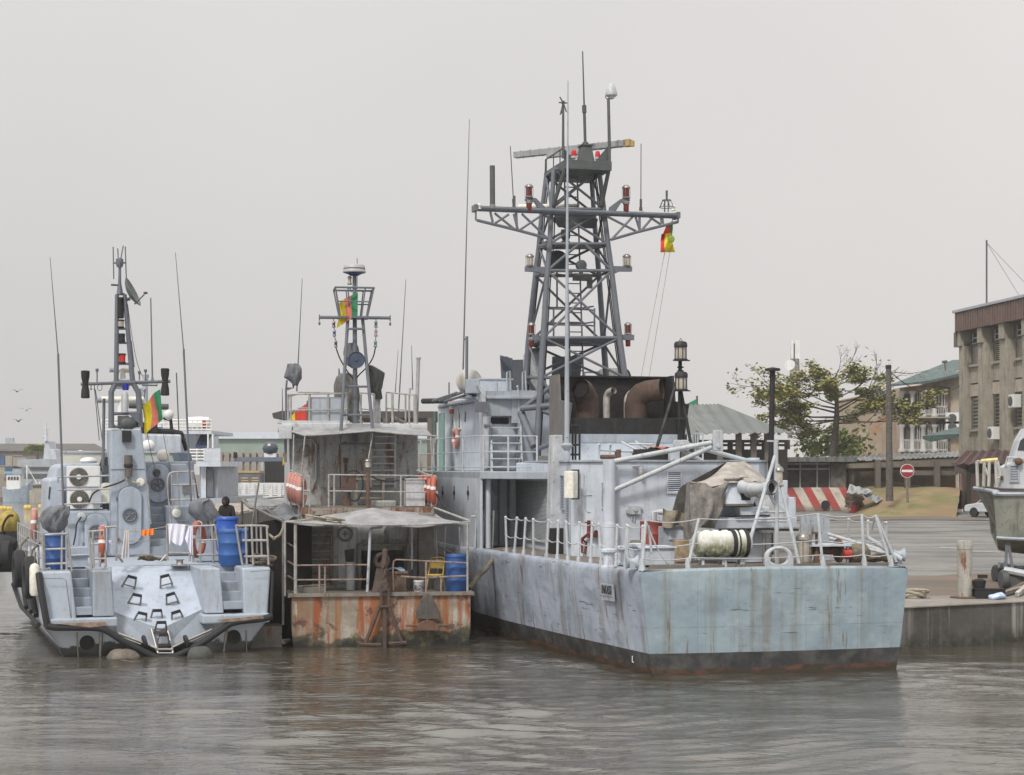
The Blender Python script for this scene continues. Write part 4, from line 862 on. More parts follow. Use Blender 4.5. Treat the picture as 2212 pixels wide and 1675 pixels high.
# anchor-light tripod at the stern rail
YT = .9
tp_ = lambda x,y,d=0: K.px(c9(x,y),y=YT+d)
q = MB();p0 = tp_(1228,95);pb = tp_(1245,890);q.tube([(p0.x,YT,p0.z),(p0.x+.03,YT,DK)],.055,10);q.box((p0.x-.22,YT-.03,p0.z-.02),(p0.x+.06,YT+.03,p0.z+.02))
for a,b,dy in (((1222,195),(1060,745),-.4),((1250,330),(1365,840),-.4),((1240,250),(1262,335),.0),((1190,455),(1230,530),0)):
    A,B = tp_(*a),tp_(*b,dy);
    if b[1] > 700: B = A+(B-A)*((A.z-DK)/(A.z-B.z))
    q.tube([A,B],.045,8)
for y,x0,x1 in ((570,1120,1300),(612,1115,1310),(632,1110,1300)): q.tube([tp_(x0,y),tp_(x1,y)],.03)
q.build('light_tripod',M['light_metal'],ship,smooth=True)
lantern(tp_(1249,400),.5,.12,'clear_lens',par=ship,wires=False)
# fairleads, bollards, capstan
def horn(c,ax,r=.14,L=.28,name='fairlead',par=ship):
    q = MB();q.lathe([(r*1.25,0),(r*.7,L*.3),(r*.62,L*.5),(r*.7,L*.7),(r*1.25,L)],Vc(c)-Vc(ax)*L/2,ax,16);q.cbox((c[0],c[1],DK+.08),(.14,.2,.16));return q.build(name,M['ship_grey'],par,smooth=True)
for c in (c9(262,900),c9(2045,850)):
    p = K.px(c,y=.35);horn((p.x,.35,p.z-.02),(.9,-.2,0))
q = MB();p = K.px(c9(1245,870),y=.12);q.torus((p.x,.12,p.z),(0,1,0),.26,.055,28,8)
for i,v in enumerate(q.v): q.v[i] = (p.x+(v[0]-p.x)*1.15,v[1]*1.0,p.z+(v[2]-p.z)*.82)
q.box((p.x-.36,.07,DK),(p.x-.22,.17,p.z));q.box((p.x+.22,.07,DK),(p.x+.36,.17,p.z));q.box((p.x-.3,.06,DZ),(p.x+.3,.2,DK+.05));q.build('panama_fairlead',M['light_metal'],ship,smooth=True)
def bollard(x,y,r=.11,h=.4):
    q = MB();q.lathe([(r*1.5,DK-.02),(r*1.5,DK+.03),(r,DK+.05),(r*.95,DK+h-.1),(r*1.5,DK+h-.06),(r*1.5,DK+h),(r*.8,DK+h+.02)],(x,y,0),n=16);return q.build('bollard',M['ship_white'],ship,smooth=True)
for c,yy,h in ((c9(110,950),.7,.42),(c9(198,840),2.0,.42),(c9(290,830),1.6,.5)):
    p = K.px(c,y=yy);bollard(p.x,yy,.13,h)
lantern(Vc((K.px(c9(1415,800),y=1.0).x,1.0,DK+.0)),.78,.19,'clear_lens',par=ship)
q = MB();p = K.px(c9(1560,790),y=1.2);q.cbox((p.x,1.2,p.z),(1.1,.6,.05));
for dx in (-.5,.5): q.box((p.x+dx-.03,1.0,DK),(p.x+dx+.03,1.06,p.z));q.box((p.x+dx-.03,1.4,DK),(p.x+dx+.03,1.46,p.z))
q.build('reel_stand',M['ship_white'],ship)
q = MB();q.lathe([(.08,-.45),(.3,-.44),(.3,-.4),(.1,-.38),(.1,.38),(.3,.4),(.3,.44),(.08,.45)],(p.x-.05,1.25,DK+.3),(1,0,0),20);q.build('hawser_reel',M['rusty'],ship,smooth=True)
q = MB();p = K.px(c9(1690,860),y=1.1);q.lathe([(.12,-.3),(.25,-.2),(.25,.2),(.12,.3)],(p.x+.35,1.15,DK+.22),(1,0,0),14);q.build('rope_coil',M['rope'],ship,smooth=True)
q = MB();q.lathe([(.12,-.1),(.12,.1)],(p.x,1.0,DK+.22),(1,0,0),12);q.build('red_block',M['red'],ship,smooth=True)
q = MB()
for k in range(9):
    c = K.px(c9(1900+k*14,860),y=.8);q.torus((c.x,.8+.05*(k%3),DK+.1+.02*(k%4)),(.2*math.sin(k*2),.3*math.cos(k),1),.2+.02*(k%3),.035,16,6)
q.build('heaped_rope',M['rope'],ship,smooth=True)
q = MB();a = K.px(c9(1590,745),y=2.2);b = K.px(c9(2080,880),y=.5)
for d in (0,.1): q.tube([a+Vc((0,d,d)),b+Vc((0,d,d*.5))],.04)
q.tube([K.px(c9(1640,760),y=2),K.px(c9(1960,850),y=.9)],.03);q.build('stowed_gangway',M['light_metal'],ship)
q = MB();q.tube([K.px(c9(1840,740),y=.6),K.px(c9(2070,885),y=.15)],.055);q.build('stay',M['light_metal'],ship)
# hatch box, canvas screens, plate, crate
q = MB();a = K.px(c9(335,905),y=1.2);b = K.px(c9(552,815),y=1.2);q.box((a.x,1.2,DK),(b.x,2.0,b.z));q.box((a.x-.05,1.15,b.z),(b.x+.05,2.05,b.z+.05));q.build('deck_hatch',M['ship_white'],ship,bevel=.02)
q = MB();q.grid(lambda s,t: K.px(c9(475+145*s,545+8*math.sin(7*s)+125*t+30*s*(1-t)),y=3.6)+Vc((0,.07*math.sin(8*s+2*t),0)),12,8,(0,.02,0));q.build('canvas_screen',cloth('canvas_brown',(.24,.21,.16),.5,.8),ship,smooth=True)
q = MB();a = K.px(c9(455,790),y=3.7);b = K.px(c9(620,665),y=3.7);q.box((a.x,3.75,DK),(b.x,3.85,b.z));q.build('locker_panel',M['ship_grey'],ship)
q = MB();a = K.px(c9(515,755),y=3.7);b = K.px(c9(612,690),y=3.7);q.box((a.x,3.715,a.z),(b.x,3.74,b.z));q.build('locker_notice',M['ship_white'],ship)
q = MB();p = K.px(c9(420,570),y=4.2);q.tube([(p.x,4.3,DK),(p.x,4.3,p.z),(p.x+.15,4.3,p.z),(p.x+.45,4.25,p.z-.02),(p.x+.6,4.2,p.z-.15)],.075,10);q.build('vent_pipe',M['light_metal'],ship,smooth=True)
q = MB();a = K.px(c9(575,862),y=2.6);b = K.px(c9(650,760),y=2.6);q.box((a.x,2.6,DK),(b.x,3.0,b.z));cr = q.build('wooden_box',plain('bare_ply',(.33,.25,.16),.8,0,.3),None,bevel=.01)
cr.matrix_world = K.m;tag(cr,'small pale plywood box beside the white life raft canister on the warship deck','box')
q = MB();a = K.px(c9(1395,790),y=2.4);b = K.px(c9(1590,595),y=2.4);q.box((a.x,2.4,DK),(b.x,2.46,b.z));q.lathe([(.05,0),(.05,.06)],(b.x-.03,2.42,b.z),n=8);q.build('splash_plate',paint('pitted_plate',(.38,.42,.46),.6,.3,.35,.5,sc=2),ship)
q = MB();p = K.px(c9(1500,760),y=1.0);q.tube([(p.x,1.0,DK),(p.x,1.0,K.px(c9(1500,715),y=1.0).z)],.035);q.cbox((p.x,1.0,K.px(c9(1500,710),y=1).z),(.2,.16,.05));q.lathe([(.09,DK),(.05,DK+.3)],(p.x,1.0,0),n=10);q.build('valve_stand',M['rusty'],ship)
q = MB();p = K.px(c9(305,770),y=3.4)
for k in range(3): q.torus((p.x,3.4,DK+.3+.08*k),(0,0,1),.16,.05,14,6)
q.tube([(p.x,3.4,DK),(p.x,3.4,DK+.35)],.1);q.build('rope_stack',M['rope'],ship,smooth=True)
# stanchions and sagging wires: port side, stern, starboard
def stanch(_,b,h=.95,lean=(0,0),r=.035):
    mb = MB()
    b = Vc(b);t = b+Vc((lean[0],lean[1],h));mb.tube([b,t],r,8);mb.ball(t,r*1.3,8,5);mb.tube([b,b+(t-b)*.12],r*1.6,8);mb.build('stanchion',M['light_metal'],ship,True);return t
rail = MB();wire = MB()
port = [(x,y) for x,y in ((710,1540),(768,1560),(838,1590),(915,1600),(1012,1610),(1095,1615),(1176,1620),(1256,1625),(1348,1640),(1430,1640),(1540,1640),(1625,1640))]
tops = []
for i,(x,y) in enumerate(port):
    u = c7(x,y)[0];lo_,hi_ = -1,12
    for _ in range(40):                                 # station on the deck edge seen under that bearing
        md = (lo_+hi_)/2;w_ = K.w((xp(md)+.14,md,DK));uu = CU+FPX*w_.x/w_.y
        if uu > u: lo_ = md
        else: hi_ = md
    t = stanch(rail,(xp(md)+.14,md,DZ),.98,((.05 if i % 3 else -.04),(-.12 if i < 5 else .08)*(1 if i % 2 else .4)));tops.append((t,Vc((xp(md)+.14,md,DZ))))
extra = []
for y in (1.1,.25): extra.append((stanch(rail,(xp(y)+.14,y,DZ),1.0,(.04,.03)),Vc((xp(y)+.14,y,DZ))))
for (t,b),(t2,b2) in zip(tops,tops[1:]):
    wire.tube(sag(t,t2,.06),.014,5);wire.tube(sag(b.lerp(t,.5),b2.lerp(t2,.5),.07),.014,5)
L2 = [tops[-1]]+extra
for (t,b),(t2,b2) in zip(L2,L2[1:]): wire.tube(sag(t,t2,.05),.014,5);wire.tube(sag(b.lerp(t,.5),b2.lerp(t2,.5),.06),.014,5)
st = []
for x,ytop,xb in ((358,625,335),(712,615,640),(1103,650,1095),(1510,580,1545),(1803,585,1822),(1895,592,2000)):
    p = K.px(c9(xb,900),y=.1);q = K.px(c9(x,ytop),y=.25)
    tt = Vc((q.x,.25,q.z));bb = Vc((p.x,.12,DZ+.02))
    if x != 1103: rail.tube([bb,tt],.035,8);rail.tube([bb-Vc((0,0,.03)),bb+Vc((0,0,.25))],[.09,.04],6)
    st.append((tt,bb))
st = [s for k,s in enumerate(st) if k != 2]
for (t,b),(t2,b2) in zip(st,st[1:]): wire.tube(sag(t,t2,.07),.013,5);wire.tube(sag(b.lerp(t,.5),b2.lerp(t2,.5),.06),.013,5);wire.tube(sag(b.lerp(t,.22),b2.lerp(t2,.22),.05),.013,5)
rail.tube([K.px(c9(375,660),y=.4),K.px(c9(405,920),y=.3)],.03)
wire.tube(sag(st[0][0],st[0][1]+Vc((.8,.1,.02)),.2),.02,5);wire.tube(sag(extra[-1][0],st[0][0],.06),.014,5)
sb = []
for x,yv in ((1658,590),(1743,585),(1365,600),(1960,735)):
    uu = c9(x,0)[0];
for y in (1.2,2.6,4.2,6.0): t = stanch(rail,(WD-xp(y)-.14,y,DZ),1.0);sb.append((t,Vc((WD-xp(y)-.14,y,DZ))))
sb = [st[-1]]+sb
for (t,b),(t2,b2) in zip(sb,sb[1:]): wire.tube(sag(t,t2,.04),.013,5);wire.tube(sag(b.lerp(t,.5),b2.lerp(t2,.5),.05),.013,5)
rail.tube([K.px(c9(1895,592),y=.25),K.px(c9(1870,690),y=.6)],.02);rail.tube([st[-1][0],Vc((WD-.2,.2,DZ+.1))],.04)
# upper deck guard rail at the port walkway
up_t = []
for u in (933,948,960,973,985,997,1010,1022):
    y_ = 26-(u-933)/(1022-933)*14.4;b = Vc((xp(y_)+.2,y_,ZU));t = b+Vc((0,0,1.05));rail.tube([b,t],.035,8);up_t.append((t,b))
for x in (475,590): pass
for u in (1044,1062,1098,1135,1160): b = K.px((u,1010),y=11.5);b.z = ZU;t = b+Vc((0,0,1.05));rail.tube([b,t],.03,8) if u in (1044,1098,1160) else 0;up_t.append((t,b))
for (t,b),(t2,b2) in zip(up_t,up_t[1:]):
    for f in (1,.55,.12): wire.tube([b.lerp(t,f),b2.lerp(t2,f)],.016,5)
for x in (1470,1530,1600):                             # broken posts in the recess
    b = K.px(c7(x-1000,1560),y=11.7);b.z = DZ;rail.tube([b,b+Vc((.04,0,1.1))],.035)
b = K.px(c7(475,1300),y=11.7);rail.tube([K.px(c7(440,1310),y=11.7),K.px(c7(540,1305),y=11.7)],.03)
each(rail,'rail_post',M['light_metal'],ship,smooth=True);each(wire,'guard_wire',M['light_metal'],ship)
# name plate on the port quarter
y0 = K.px((1326,1280),x=.02).y;
def plate_at(u):
    lo_,hi_ = -1,12
    for _ in range(40):
        md = (lo_+hi_)/2;w_ = K.w((xp(md),md,1.9));uu = CU+FPX*w_.x/w_.y
        if uu > u: lo_ = md
        else: hi_ = md
    return Vc((xp(md),md,0))
pa,pb = plate_at(1300),plate_at(1327);zt_,zb_ = K.px((1313,1259),y=pa.y).z,K.px((1313,1295),y=pa.y).z
nrm = Vc((pb.y-pa.y,-(pb.x-pa.x),0)).normalized();nrm = nrm if nrm.x < 0 else -nrm
q = MB();o_ = nrm*.005-Vc((0,0,0));q.prism([pa+o_+Vc((.03,0,zb_)),pb+o_+Vc((.03,0,zb_)),pb+o_+Vc((.0,0,zt_)),pa+o_+Vc((0,0,zt_))],nrm*.03);npl = q.build('name_plate',paint('plate_grey',(.40,.43,.48),.5,.2,.2,.5),ship)
def text_mesh(s,size,name,mat,parent,mtx,sx=1.0):
    cu = bpy.data.curves.new(name,'FONT');cu.body = s;cu.size = size;cu.align_x = 'CENTER';cu.align_y = 'CENTER';cu.extrude = .004
    o = bpy.data.objects.new('tmp',cu);COL.objects.link(o);bpy.context.view_layer.update()
    me = bpy.data.meshes.new_from_object(o);bpy.data.objects.remove(o);me.name = name
    me.materials.clear();me.materials.append(mat)
    for v in me.vertices: v.co.x *= sx
    r = bpy.data.objects.new(name,me);COL.objects.link(r)
    if parent: r.parent = parent
    r.matrix_local = mtx;return r
def face_m(c,xdir,up=(0,0,1)):
    x = Vc(xdir).normalized();u = Vc(up);z = x.cross(u).normalized();u = z.cross(x)
    return Matrix(((x.x,u.x,z.x,c[0]),(x.y,u.y,z.y,c[1]),(x.z,u.z,z.z,c[2]),(0,0,0,1)))
wd = (pb-pa).length;cen = (pa+pb)/2+nrm*.045;cen.z = zb_+(zt_-zb_)*.62
text_mesh('BAKASSI',.30,'lettering',M['black'],npl,face_m(cen,pb-pa),wd*.94/1.32)
q = MB();q.prism([pa+nrm*.036+Vc((0,0,zb_+(zt_-zb_)*.22)),pb+nrm*.036+Vc((0,0,zb_+(zt_-zb_)*.22)),pb+nrm*.036+Vc((0,0,zb_+(zt_-zb_)*.25)),pa+nrm*.036+Vc((0,0,zb_+(zt_-zb_)*.25))],nrm*.002);q.build('plate_line',M['black'],npl)
tx = plate_at(1358);text_mesh('L',.22,'draught_mark',M['white'],ship,face_m((tx.x+.10,tx.y,.33),pb-pa))
# loose things standing on this deck
def drum(name,frame,x,y,z,mat,label,r=.29,h=.88,group=None,rib=True,tilt=0):
    t = thing(name,label,'drum',frame.w((x,y,z)),frame.a,group)
    q = MB();pr = [(r*.5,.0),(r*.94,.0),(r,.03),(r,.30*h),(r*1.03,.31*h),(r*1.03,.345*h),(r,.355*h),(r,.63*h),(r*1.03,.64*h),(r*1.03,.675*h),(r,.69*h),(r,.95*h),(r*1.02,.965*h),(r*1.02,h),(r*.95,h)]
    if not rib: pr = [(r*.5,.0),(r*.9,.0),(r*.97,.04),(r,.27*h),(r*1.035,.285*h),(r*1.035,.325*h),(r,.34*h),(r,.6*h),(r*1.035,.615*h),(r*1.035,.655*h),(r,.67*h),(r*.97,.9*h),(r*1.03,.92*h),(r*1.03,.95*h),(r*.93,h)]
    q.lathe(pr,n=28,cap=True);q.build('drum_body',mat,t,smooth=True)
    q = MB();q.lathe([(0,h-.02),(r*.94,h-.02),(r*.94,h-.005)],n=28,cap=False);q.lathe([(.05,h-.02),(.05,h+.012),(0,h+.012)],(r*.55,0,0),n=10);q.build('lid',mat,t,smooth=True)
    return t
p = K.px(c9(405,790),y=4.4);drum('oil_drum',K,p.x-.02,4.4,DK,paint('worn_red',(.33,.055,.04),.5,.3,.15,.4,sc=2,patch=(.24,.05,.04)),'worn red oil drum standing by the deckhouse wall of the warship',.31,.95)
# life raft canister in its cradle at the stern
YR_ = .42
a = K.px(c9(665,790),y=YR_);b = K.px(c9(1068,770),y=YR_);zc = (K.px(c9(860,690),y=YR_).z+K.px(c9(860,872),y=YR_).z)/2;rr = (K.px(c9(860,690),y=YR_).z-K.px(c9(860,872),y=YR_).z)/2
def raft(frame,c,L,r,label,rz=0,cradle=True,mat=None,axis=(1,0,0)):
    t = thing('life_raft',label,'life raft',frame.w(c),frame.a+rz)
    q = MB();pr = [(r*.2,-L/2-.12*r/.4),(r*.55,-L/2-.06),(r*.85,-L/2+.0),(r*.97,-L/2+.07)]
    for k in range(5):
        x0 = -L/2+.08+(L-.16)*k/5;x1 = x0+(L-.16)/5
        pr += [(r*.96,x0+.02),(r*.96,x1-.11),(r*1.04,x1-.09),(r*1.04,x1-.0),(r*.96,x1+.005)]
    pr += [(r*.97,L/2-.06),(r*.85,L/2),(r*.55,L/2+.06),(r*.2,L/2+.1)]
    q.lathe(pr,(0,0,0),axis,28);q.build('canister',mat,t,smooth=True)
    q = MB();q.torus((0,0,0),axis,r*1.0,.015,28,6);
    for i,v in enumerate(q.v): pass
    q = MB()
    for x in (.18*L,.42*L): q.lathe([(r*1.06,x-.05),(r*1.06,x+.05)],(0,0,0),axis,28,cap=False);q.lathe([(r*1.0,x-.05),(r*1.0,x+.05)],(0,0,0),axis,28,cap=False)
    q.build('strap',M['rubber'],t);q = MB();q.lathe([(r*1.05,.27*L-.02),(r*1.05,.27*L+.02)],(0,0,0),axis,28,cap=False);q.build('strap',M['rubber'],t)
    return t
def raft_mat():
    m,t,b_ = mk('mouldy_white');z = zpos(t)
    c = mixc(t,ramp(t,ns(t,2,5,.6),.3,.7),(.62,.62,.60),(.75,.75,.73))
    mo = mul(t,ramp(t,z,.35,-.15),ramp(t,ns(t,2.6,6,.7),.33,.55));c = mixc(t,mo,c,(.20,.21,.10));c = mixc(t,mul(t,ramp(t,z,.0,-.35),ramp(t,ns(t,5,6,.7,off=(3,1,1)),.45,.6)),c,(.07,.07,.035))
    t.links.new(c,b_.inputs['Base Color']);b_.inputs['Roughness'].default_value = .5;return m
raft(K,((a.x+b.x)/2,YR_,zc),b.x-a.x-.2,rr*.97,'large white mouldy life raft canister strapped across the warship stern',mat=raft_mat())
q = MB()
for x in (a.x+.25,a.x+.75,b.x-.7,b.x-.3): q.tube([(x,YR_-.1,DZ),(x+.03,YR_,zc-rr*.9)],.04);q.tube([(x,YR_+.25,DZ),(x+.03,YR_,zc-rr*.9)],.04)
q.box((a.x+.1,YR_-.06,zc-rr-.06),(b.x-.1,YR_+.06,zc-rr+.02));q.build('raft_cradle',M['light_metal'],ship)
p = K.px(c7(425,285),y=18.5);rw = raft(K,(p.x,18.5,p.z),1.0,.41,'round pale life raft canister on the port bridge wing of the warship',R(75),mat=paint('raft_pale',(.42,.42,.40),.5,.2,.1,.4))
q = MB();q.box((p.x-.3,17.9,ZU+2.46),(p.x+.3,19.1,p.z-.55));q.build('raft_chock',M['ship_grey'],ship)
p = K.px(c6(1315,1425),y=20);raft(K,(p.x,20,p.z-.1),1.1,.36,'pale life raft canister half hidden behind the black funnel top',R(20),mat=paint('raft_cream',(.44,.43,.40),.5,.2,.1,.4))
q = MB();q.box((p.x-.4,19.5,ZU),(p.x+.4,20.5,p.z-.6));q.tube([(p.x-1.1,19.8,p.z-.4),(p.x-1.1,19.8,p.z+.1),(p.x-.5,19.8,p.z+.12)],.04);q.build('raft_stand',M['ship_grey'],ship)
def lifebuoy(c,nrm,label,mat='orange',R_=.31,r=.075,group=None,name='lifebuoy',squash=1):
    t = thing(name,label,'lifebuoy',c,0,group)
    q = MB();q.torus((0,0,0),nrm,R_,r,28,10);q.build('ring',M[mat],t,smooth=True)
    q = MB();n_ = Vc(nrm).normalized();a_ = n_.orthogonal().normalized();b_ = n_.cross(a_)
    for k in range(4):
        d = a_*math.cos(k*math.pi/2+.6)+b_*math.sin(k*math.pi/2+.6);e = n_.cross(d);q.tube([d*R_-e*.045,d*R_+e*.045],r*1.06,12)
    each(q,'band',M['white'],t,smooth=True)
    return t
p = K.px(c7(318,720),x=xw-.12);lifebuoy(K.w((xw-.1,p.y,p.z)),K.m.to_3x3() @ Vc((1,0,0)),'faded tan lifebuoy hung on the white bridge side wall of the warship','orange_faded')
# ------------------------------------------------------------------ rusty workboat in the middle
T = Frame((-5.89,45.8),9);TW = 4.82;TD = 1.38
tug = thing('workboat','rust streaked grey workboat with a canvas awning, moored between two naval vessels','workboat',T.o,T.a)
def tug_hull_mat():
    m,t,b = mk('rusty_hull');z = zpos(t);x = zpos(t,'X')
    c = mixc(t,ramp(t,ns(t,1.5,5,.65),.3,.7),(.20,.17,.13),(.44,.42,.37))
    c = mixc(t,mul(t,ramp(t,x,2.2,.6),ramp(t,ns(t,1.1,5,.65,off=(4,0,0)),.3,.6)),c,(.20,.16,.12))
    s1 = ramp(t,ns(t,2.6,5,.6,sc=(1,1,.06),off=(1,0,0)),.42,.60);c = mixc(t,mul(t,s1,.9),c,(.25,.105,.035))
    s2 = ramp(t,ns(t,3.4,6,.65,sc=(1,1,.10),off=(6,0,0)),.49,.61);c = mixc(t,mul(t,s2,.95),c,(.26,.07,.016))
    mid = mul(t,ramp(t,x,1.6,2.1),ramp(t,x,3.4,2.9));s4 = ramp(t,ns(t,2.2,5,.6,sc=(1,1,.08),off=(2,0,3)),.40,.58);c = mixc(t,mul(t,mid,mul(t,s4,.95)),c,(.30,.085,.018))
    sp = ramp(t,ns(t,2.0,6,.65,sc=(1,1,1.3),off=(2,7,1)),.57,.62);c = mixc(t,mul(t,sp,.85),c,(.10,.045,.035))
    s3 = ramp(t,ns(t,5,6,.7,sc=(1,1,.15),off=(9,0,0)),.6,.7);c = mixc(t,mul(t,s3,.6),c,(.62,.60,.55))
    wz = mul(t,z,ramp(t,ns(t,1.6,5,.65),.25,.75,-.35,.3),'ADD')
    al = ramp(t,wz,.42,.2);c = mixc(t,mul(t,al,.9),c,(.045,.047,.026));c = mixc(t,ramp(t,wz,.16,.0),c,(.018,.018,.015))
    t.links.new(c,b.inputs['Base Color']);b.inputs['Roughness'].default_value = .75
    bp = N(t,'ShaderNodeBump',ins={'Strength': .5,'Distance': .05});t.links.new(ns(t,4,6,.65),bp.inputs['Height']);t.links.new(bp.outputs[0],b.inputs['Normal'])
    return m
M['tug_hull'] = tug_hull_mat()
M['tug_wall'] = paint('tug_wall',(.36,.375,.37),.6,.35,.5,.75,sc=1.6)
M['tug_white'] = paint('tug_white',(.52,.54,.56),.6,.2,.3,.5,sc=1.6)
M['tug_dark'] = paint('tug_dark',(.20,.19,.17),.7,.4,.5,.6,sc=1.6)
q = MB();sec = []
for y,ins in ((0,0),(.05,0),(6,0),(12,.0),(16,.5),(19,1.8)):
    L = [(ins+.25,y,-.5),(ins+.05,y,0),(ins,y,.5),(ins,y,TD+.02*max(0,y-8))];sec.append(L+[(TW-p[0],p[1],p[2]) for p in L[::-1]])
V = [p for L in sec for p in L];n = 8
q.add(V,[(i*n+k,i*n+k+1,(i+1)*n+k+1,(i+1)*n+k) for i in range(len(sec)-1) for k in range(7)]+[tuple(range(8))]);q.build('hull',M['tug_hull'],tug)
q = MB();q.box((-.06,-.08,TD-.02),(TW+.06,.1,TD+.07));q.box((-.10,-.05,TD-.04),(-.0,9,TD+.06));q.box((TW,-.05,TD-.04),(TW+.1,9,TD+.06));q.build('rubbing_strake',M['tug_dark'],tug)
q = MB();q.box((.02,.02,TD+.0),(TW-.02,9,TD+.035));q.build('deck',M['deck_brown'],tug)
t_ = lambda x,y,yy: T.px(c4(x,y),y=yy)
t3 = lambda x,y,yy: T.px(c3(x,y),y=yy)
YA = 2.4;TU = T.px((800,1097),y=YA-.15).z               # upper deck level
xw0,xw1 = t_(430,700,YA).x,t_(1380,700,YA).x
q = MB();q.box((xw0,YA,TD+.03),(xw1,9,TU-.12));q.build('lower_house',M['tug_wall'],tug)
q = MB();a,b = t_(1382,600,YA-.3).x,t_(1508,600,YA-.3).x;q.box((a,YA-.4,TD),(b,YA+1,TU-.15));q.build('corner_trunk',M['tug_dark'],tug,bevel=.02)
q = MB();a,b = t_(296,600,YA).x,t_(400,600,YA).x;q.prism([(a,YA+.3,TD),(a+.12,YA+.3,TD),(a+.12,YA+.3,TU-.3),(a,YA+.3,TU-.3)],(0,.25,0));q.prism([(b-.12,YA-.2,TD),(b,YA-.2,TD),(b,YA-.2,TU-.25),(b-.12,YA-.2,TU-.25)],(0,.3,0));q.box((a,YA+.3,TU-.5),(b,YA+.4,TU-.3));q.build('side_frame',M['tug_wall'],tug)
# upper deck with a rusty fascia
q = MB();x0,x1 = t_(432,450,YA-.15).x,t_(1510,450,YA-.15).x
q.box((x0,YA-.15,TU-.2),(x1,16,TU-.005));q.build('upper_deck',paint('rust_fascia',(.30,.27,.24),.7,.4,.75,.7,sc=2),tug)
q = MB();q.box((x0+.03,YA-.1,TU-.004),(x1-.03,16,TU+.02));q.build('deck_plating',M['deck_brown'],tug)
# upper house
YUW = 5.2;ux0 = T.px((627,1000),y=YUW).x;ux1 = T.px((903,1000),y=YUW).x;UR = T.px((800,926),y=YUW).z
q = MB();q.box((ux0,YUW,TU),(ux1,11,UR));q.build('upper_house',M['tug_wall'],tug,bevel=.03)
q = MB();q.box((ux0-.03,YUW-.05,TU+.02),(ux0-.003,11,UR+.0));q.build('side_wall',M['tug_white'],tug)
q = MB();q.box((ux0-.25,YUW-.35,UR+.003),(ux1+.25,11.3,UR+.14));q.build('top_deck',M['tug_white'],tug,bevel=.02)
q = MB();q.cbox((ux0-.15,YUW-.3,UR-.12),(.38,.4,.42));q.build('lamp_housing',M['tug_white'],tug,bevel=.02)
q = MB();p = t3(722,1300,YUW-.1);q.box((p.x-.05,YUW-.15,t3(0,1450,YUW).z),(p.x+.03,YUW+.1,t3(0,1270,YUW).z));q.build('down_pipe',M['tug_dark'],tug)
# wall fittings of the upper house
q = MB();yw = YUW-.04
q.tube([t3(760,1290,yw),t3(900,1295,yw),t3(925,1330,yw),t3(925,1560,yw),t3(895,1640,yw)],.035);q.build('pipe',M['tug_wall'],tug)
q = MB();q.tube([t3(1090,1620,yw),t3(1085,1330,yw),t3(1130,1310,yw)],.02);q.tube([t3(1125,1540,yw),t3(1125,1430,yw)],.04);q.cbox(t3(1125,1435,yw),(.14,.08,.14));q.build('conduit',M['rusty'],tug)
q = MB();ladder(q,t3(1378,1620,yw-.1),t3(1378,1250,yw-.1),(.36,0,0),8,.035,.025);q.build('ladder',M['tug_white'],tug)
q = MB();q.lathe([(.18,0),(.18,.03),(.12,.05)],t3(850,1370,YUW),(0,-1,0),18);q.build('porthole',M['tug_dark'],tug)
q = MB();q.grid(lambda a,b: Vc((lerp(t3(950,1280,yw-.01),t3(1240,1600,yw-.01),0)[0]+1.1*a,yw-.005,t3(0,1620,yw).z+(t3(0,1260,yw).z-t3(0,1620,yw).z)*b)),1,1,(0,.01,0));q.build('wall_panel',M['tug_wall'],tug)
# mast: pole, A-legs, cage, yard, drum radar
YM = YUW-.25;mm_ = MB();p0 = t3(1190,1310,YM);p1 = t3(1185,180,YM)
mm_.tube([(p0.x,YM,p0.z),(p0.x,YM,t3(0,1000,YM).z),(p1.x,YM,p1.z)],[.10,.075,.06],10)
for a,b in (((1140,480),(1092,1260)),((1240,480),(1308,1240))): mm_.tube([t3(a[0],a[1],YM-.15),t3(b[0],b[1],YM-.6)],.05,8)
for y,xa_,xb_ in ((548,1137,1245),(740,1125,1262),(938,1112,1282),(1130,1100,1300)): mm_.tube([t3(xa_,y,YM-.3),t3(xb_,y,YM-.3)],.035,6)
mm_.tube([t3(1092,1260,YM-.6),t3(1090,1325,YM-.5),t3(1320,1328,YM-.5),t3(1308,1240,YM-.6)],.04,6)
tm = mm_.build('mast',M['mast_grey'],tug,smooth=True)
q = MB();a,b = t3(948,470,YM),t3(1426,474,YM);q.tube([a,b],.05,8)
for e in (a,b): q.tube([e+Vc((0,0,.08)),e-Vc((0,0,.1))],.02);q.ball(e-Vc((0,0,.18)),(.035,.035,.06),8,6)
q.build('yard',M['mast_grey'],tm)
q = MB();z1_,z0_ = t3(0,260,YM).z,t3(0,452,YM).z;zmid = t3(0,355,YM).z
xs1 = (t3(1050,0,YM).x,t3(1308,0,YM).x);xs0 = (t3(1085,0,YM).x,t3(1268,0,YM).x)
for y1,y0 in ((YM-.45,YM-.3),(YM+.45,YM+.3)):
    for i in (0,1): q.tube([(xs1[i],y1,z1_),(xs0[i],y0,z0_)],.025,6)
    q.tube([(xs1[0]-.02,y1,z1_),(xs1[1]+.03,y1,z1_)],.03,6);q.tube([(xs1[0]*.45+xs0[0]*.55,y1,zmid),(xs1[1]*.45+xs0[1]*.55,y1,zmid)],.02,6)
    for f in (.33,.78): q.tube([(xs1[0]+(xs1[1]-xs1[0])*f,y1,z1_),(xs0[0]+(xs0[1]-xs0[0])*f,y0,z0_)],.02,6)
for i in (0,1): q.tube([(xs1[i],YM-.45,z1_),(xs1[i],YM+.45,z1_)],.025,6)
q.box((xs0[0]-.05,YM-.35,z0_-.05),(xs0[1]+.05,YM+.35,z0_));q.build('lookout_cage',M['mast_grey'],tm)
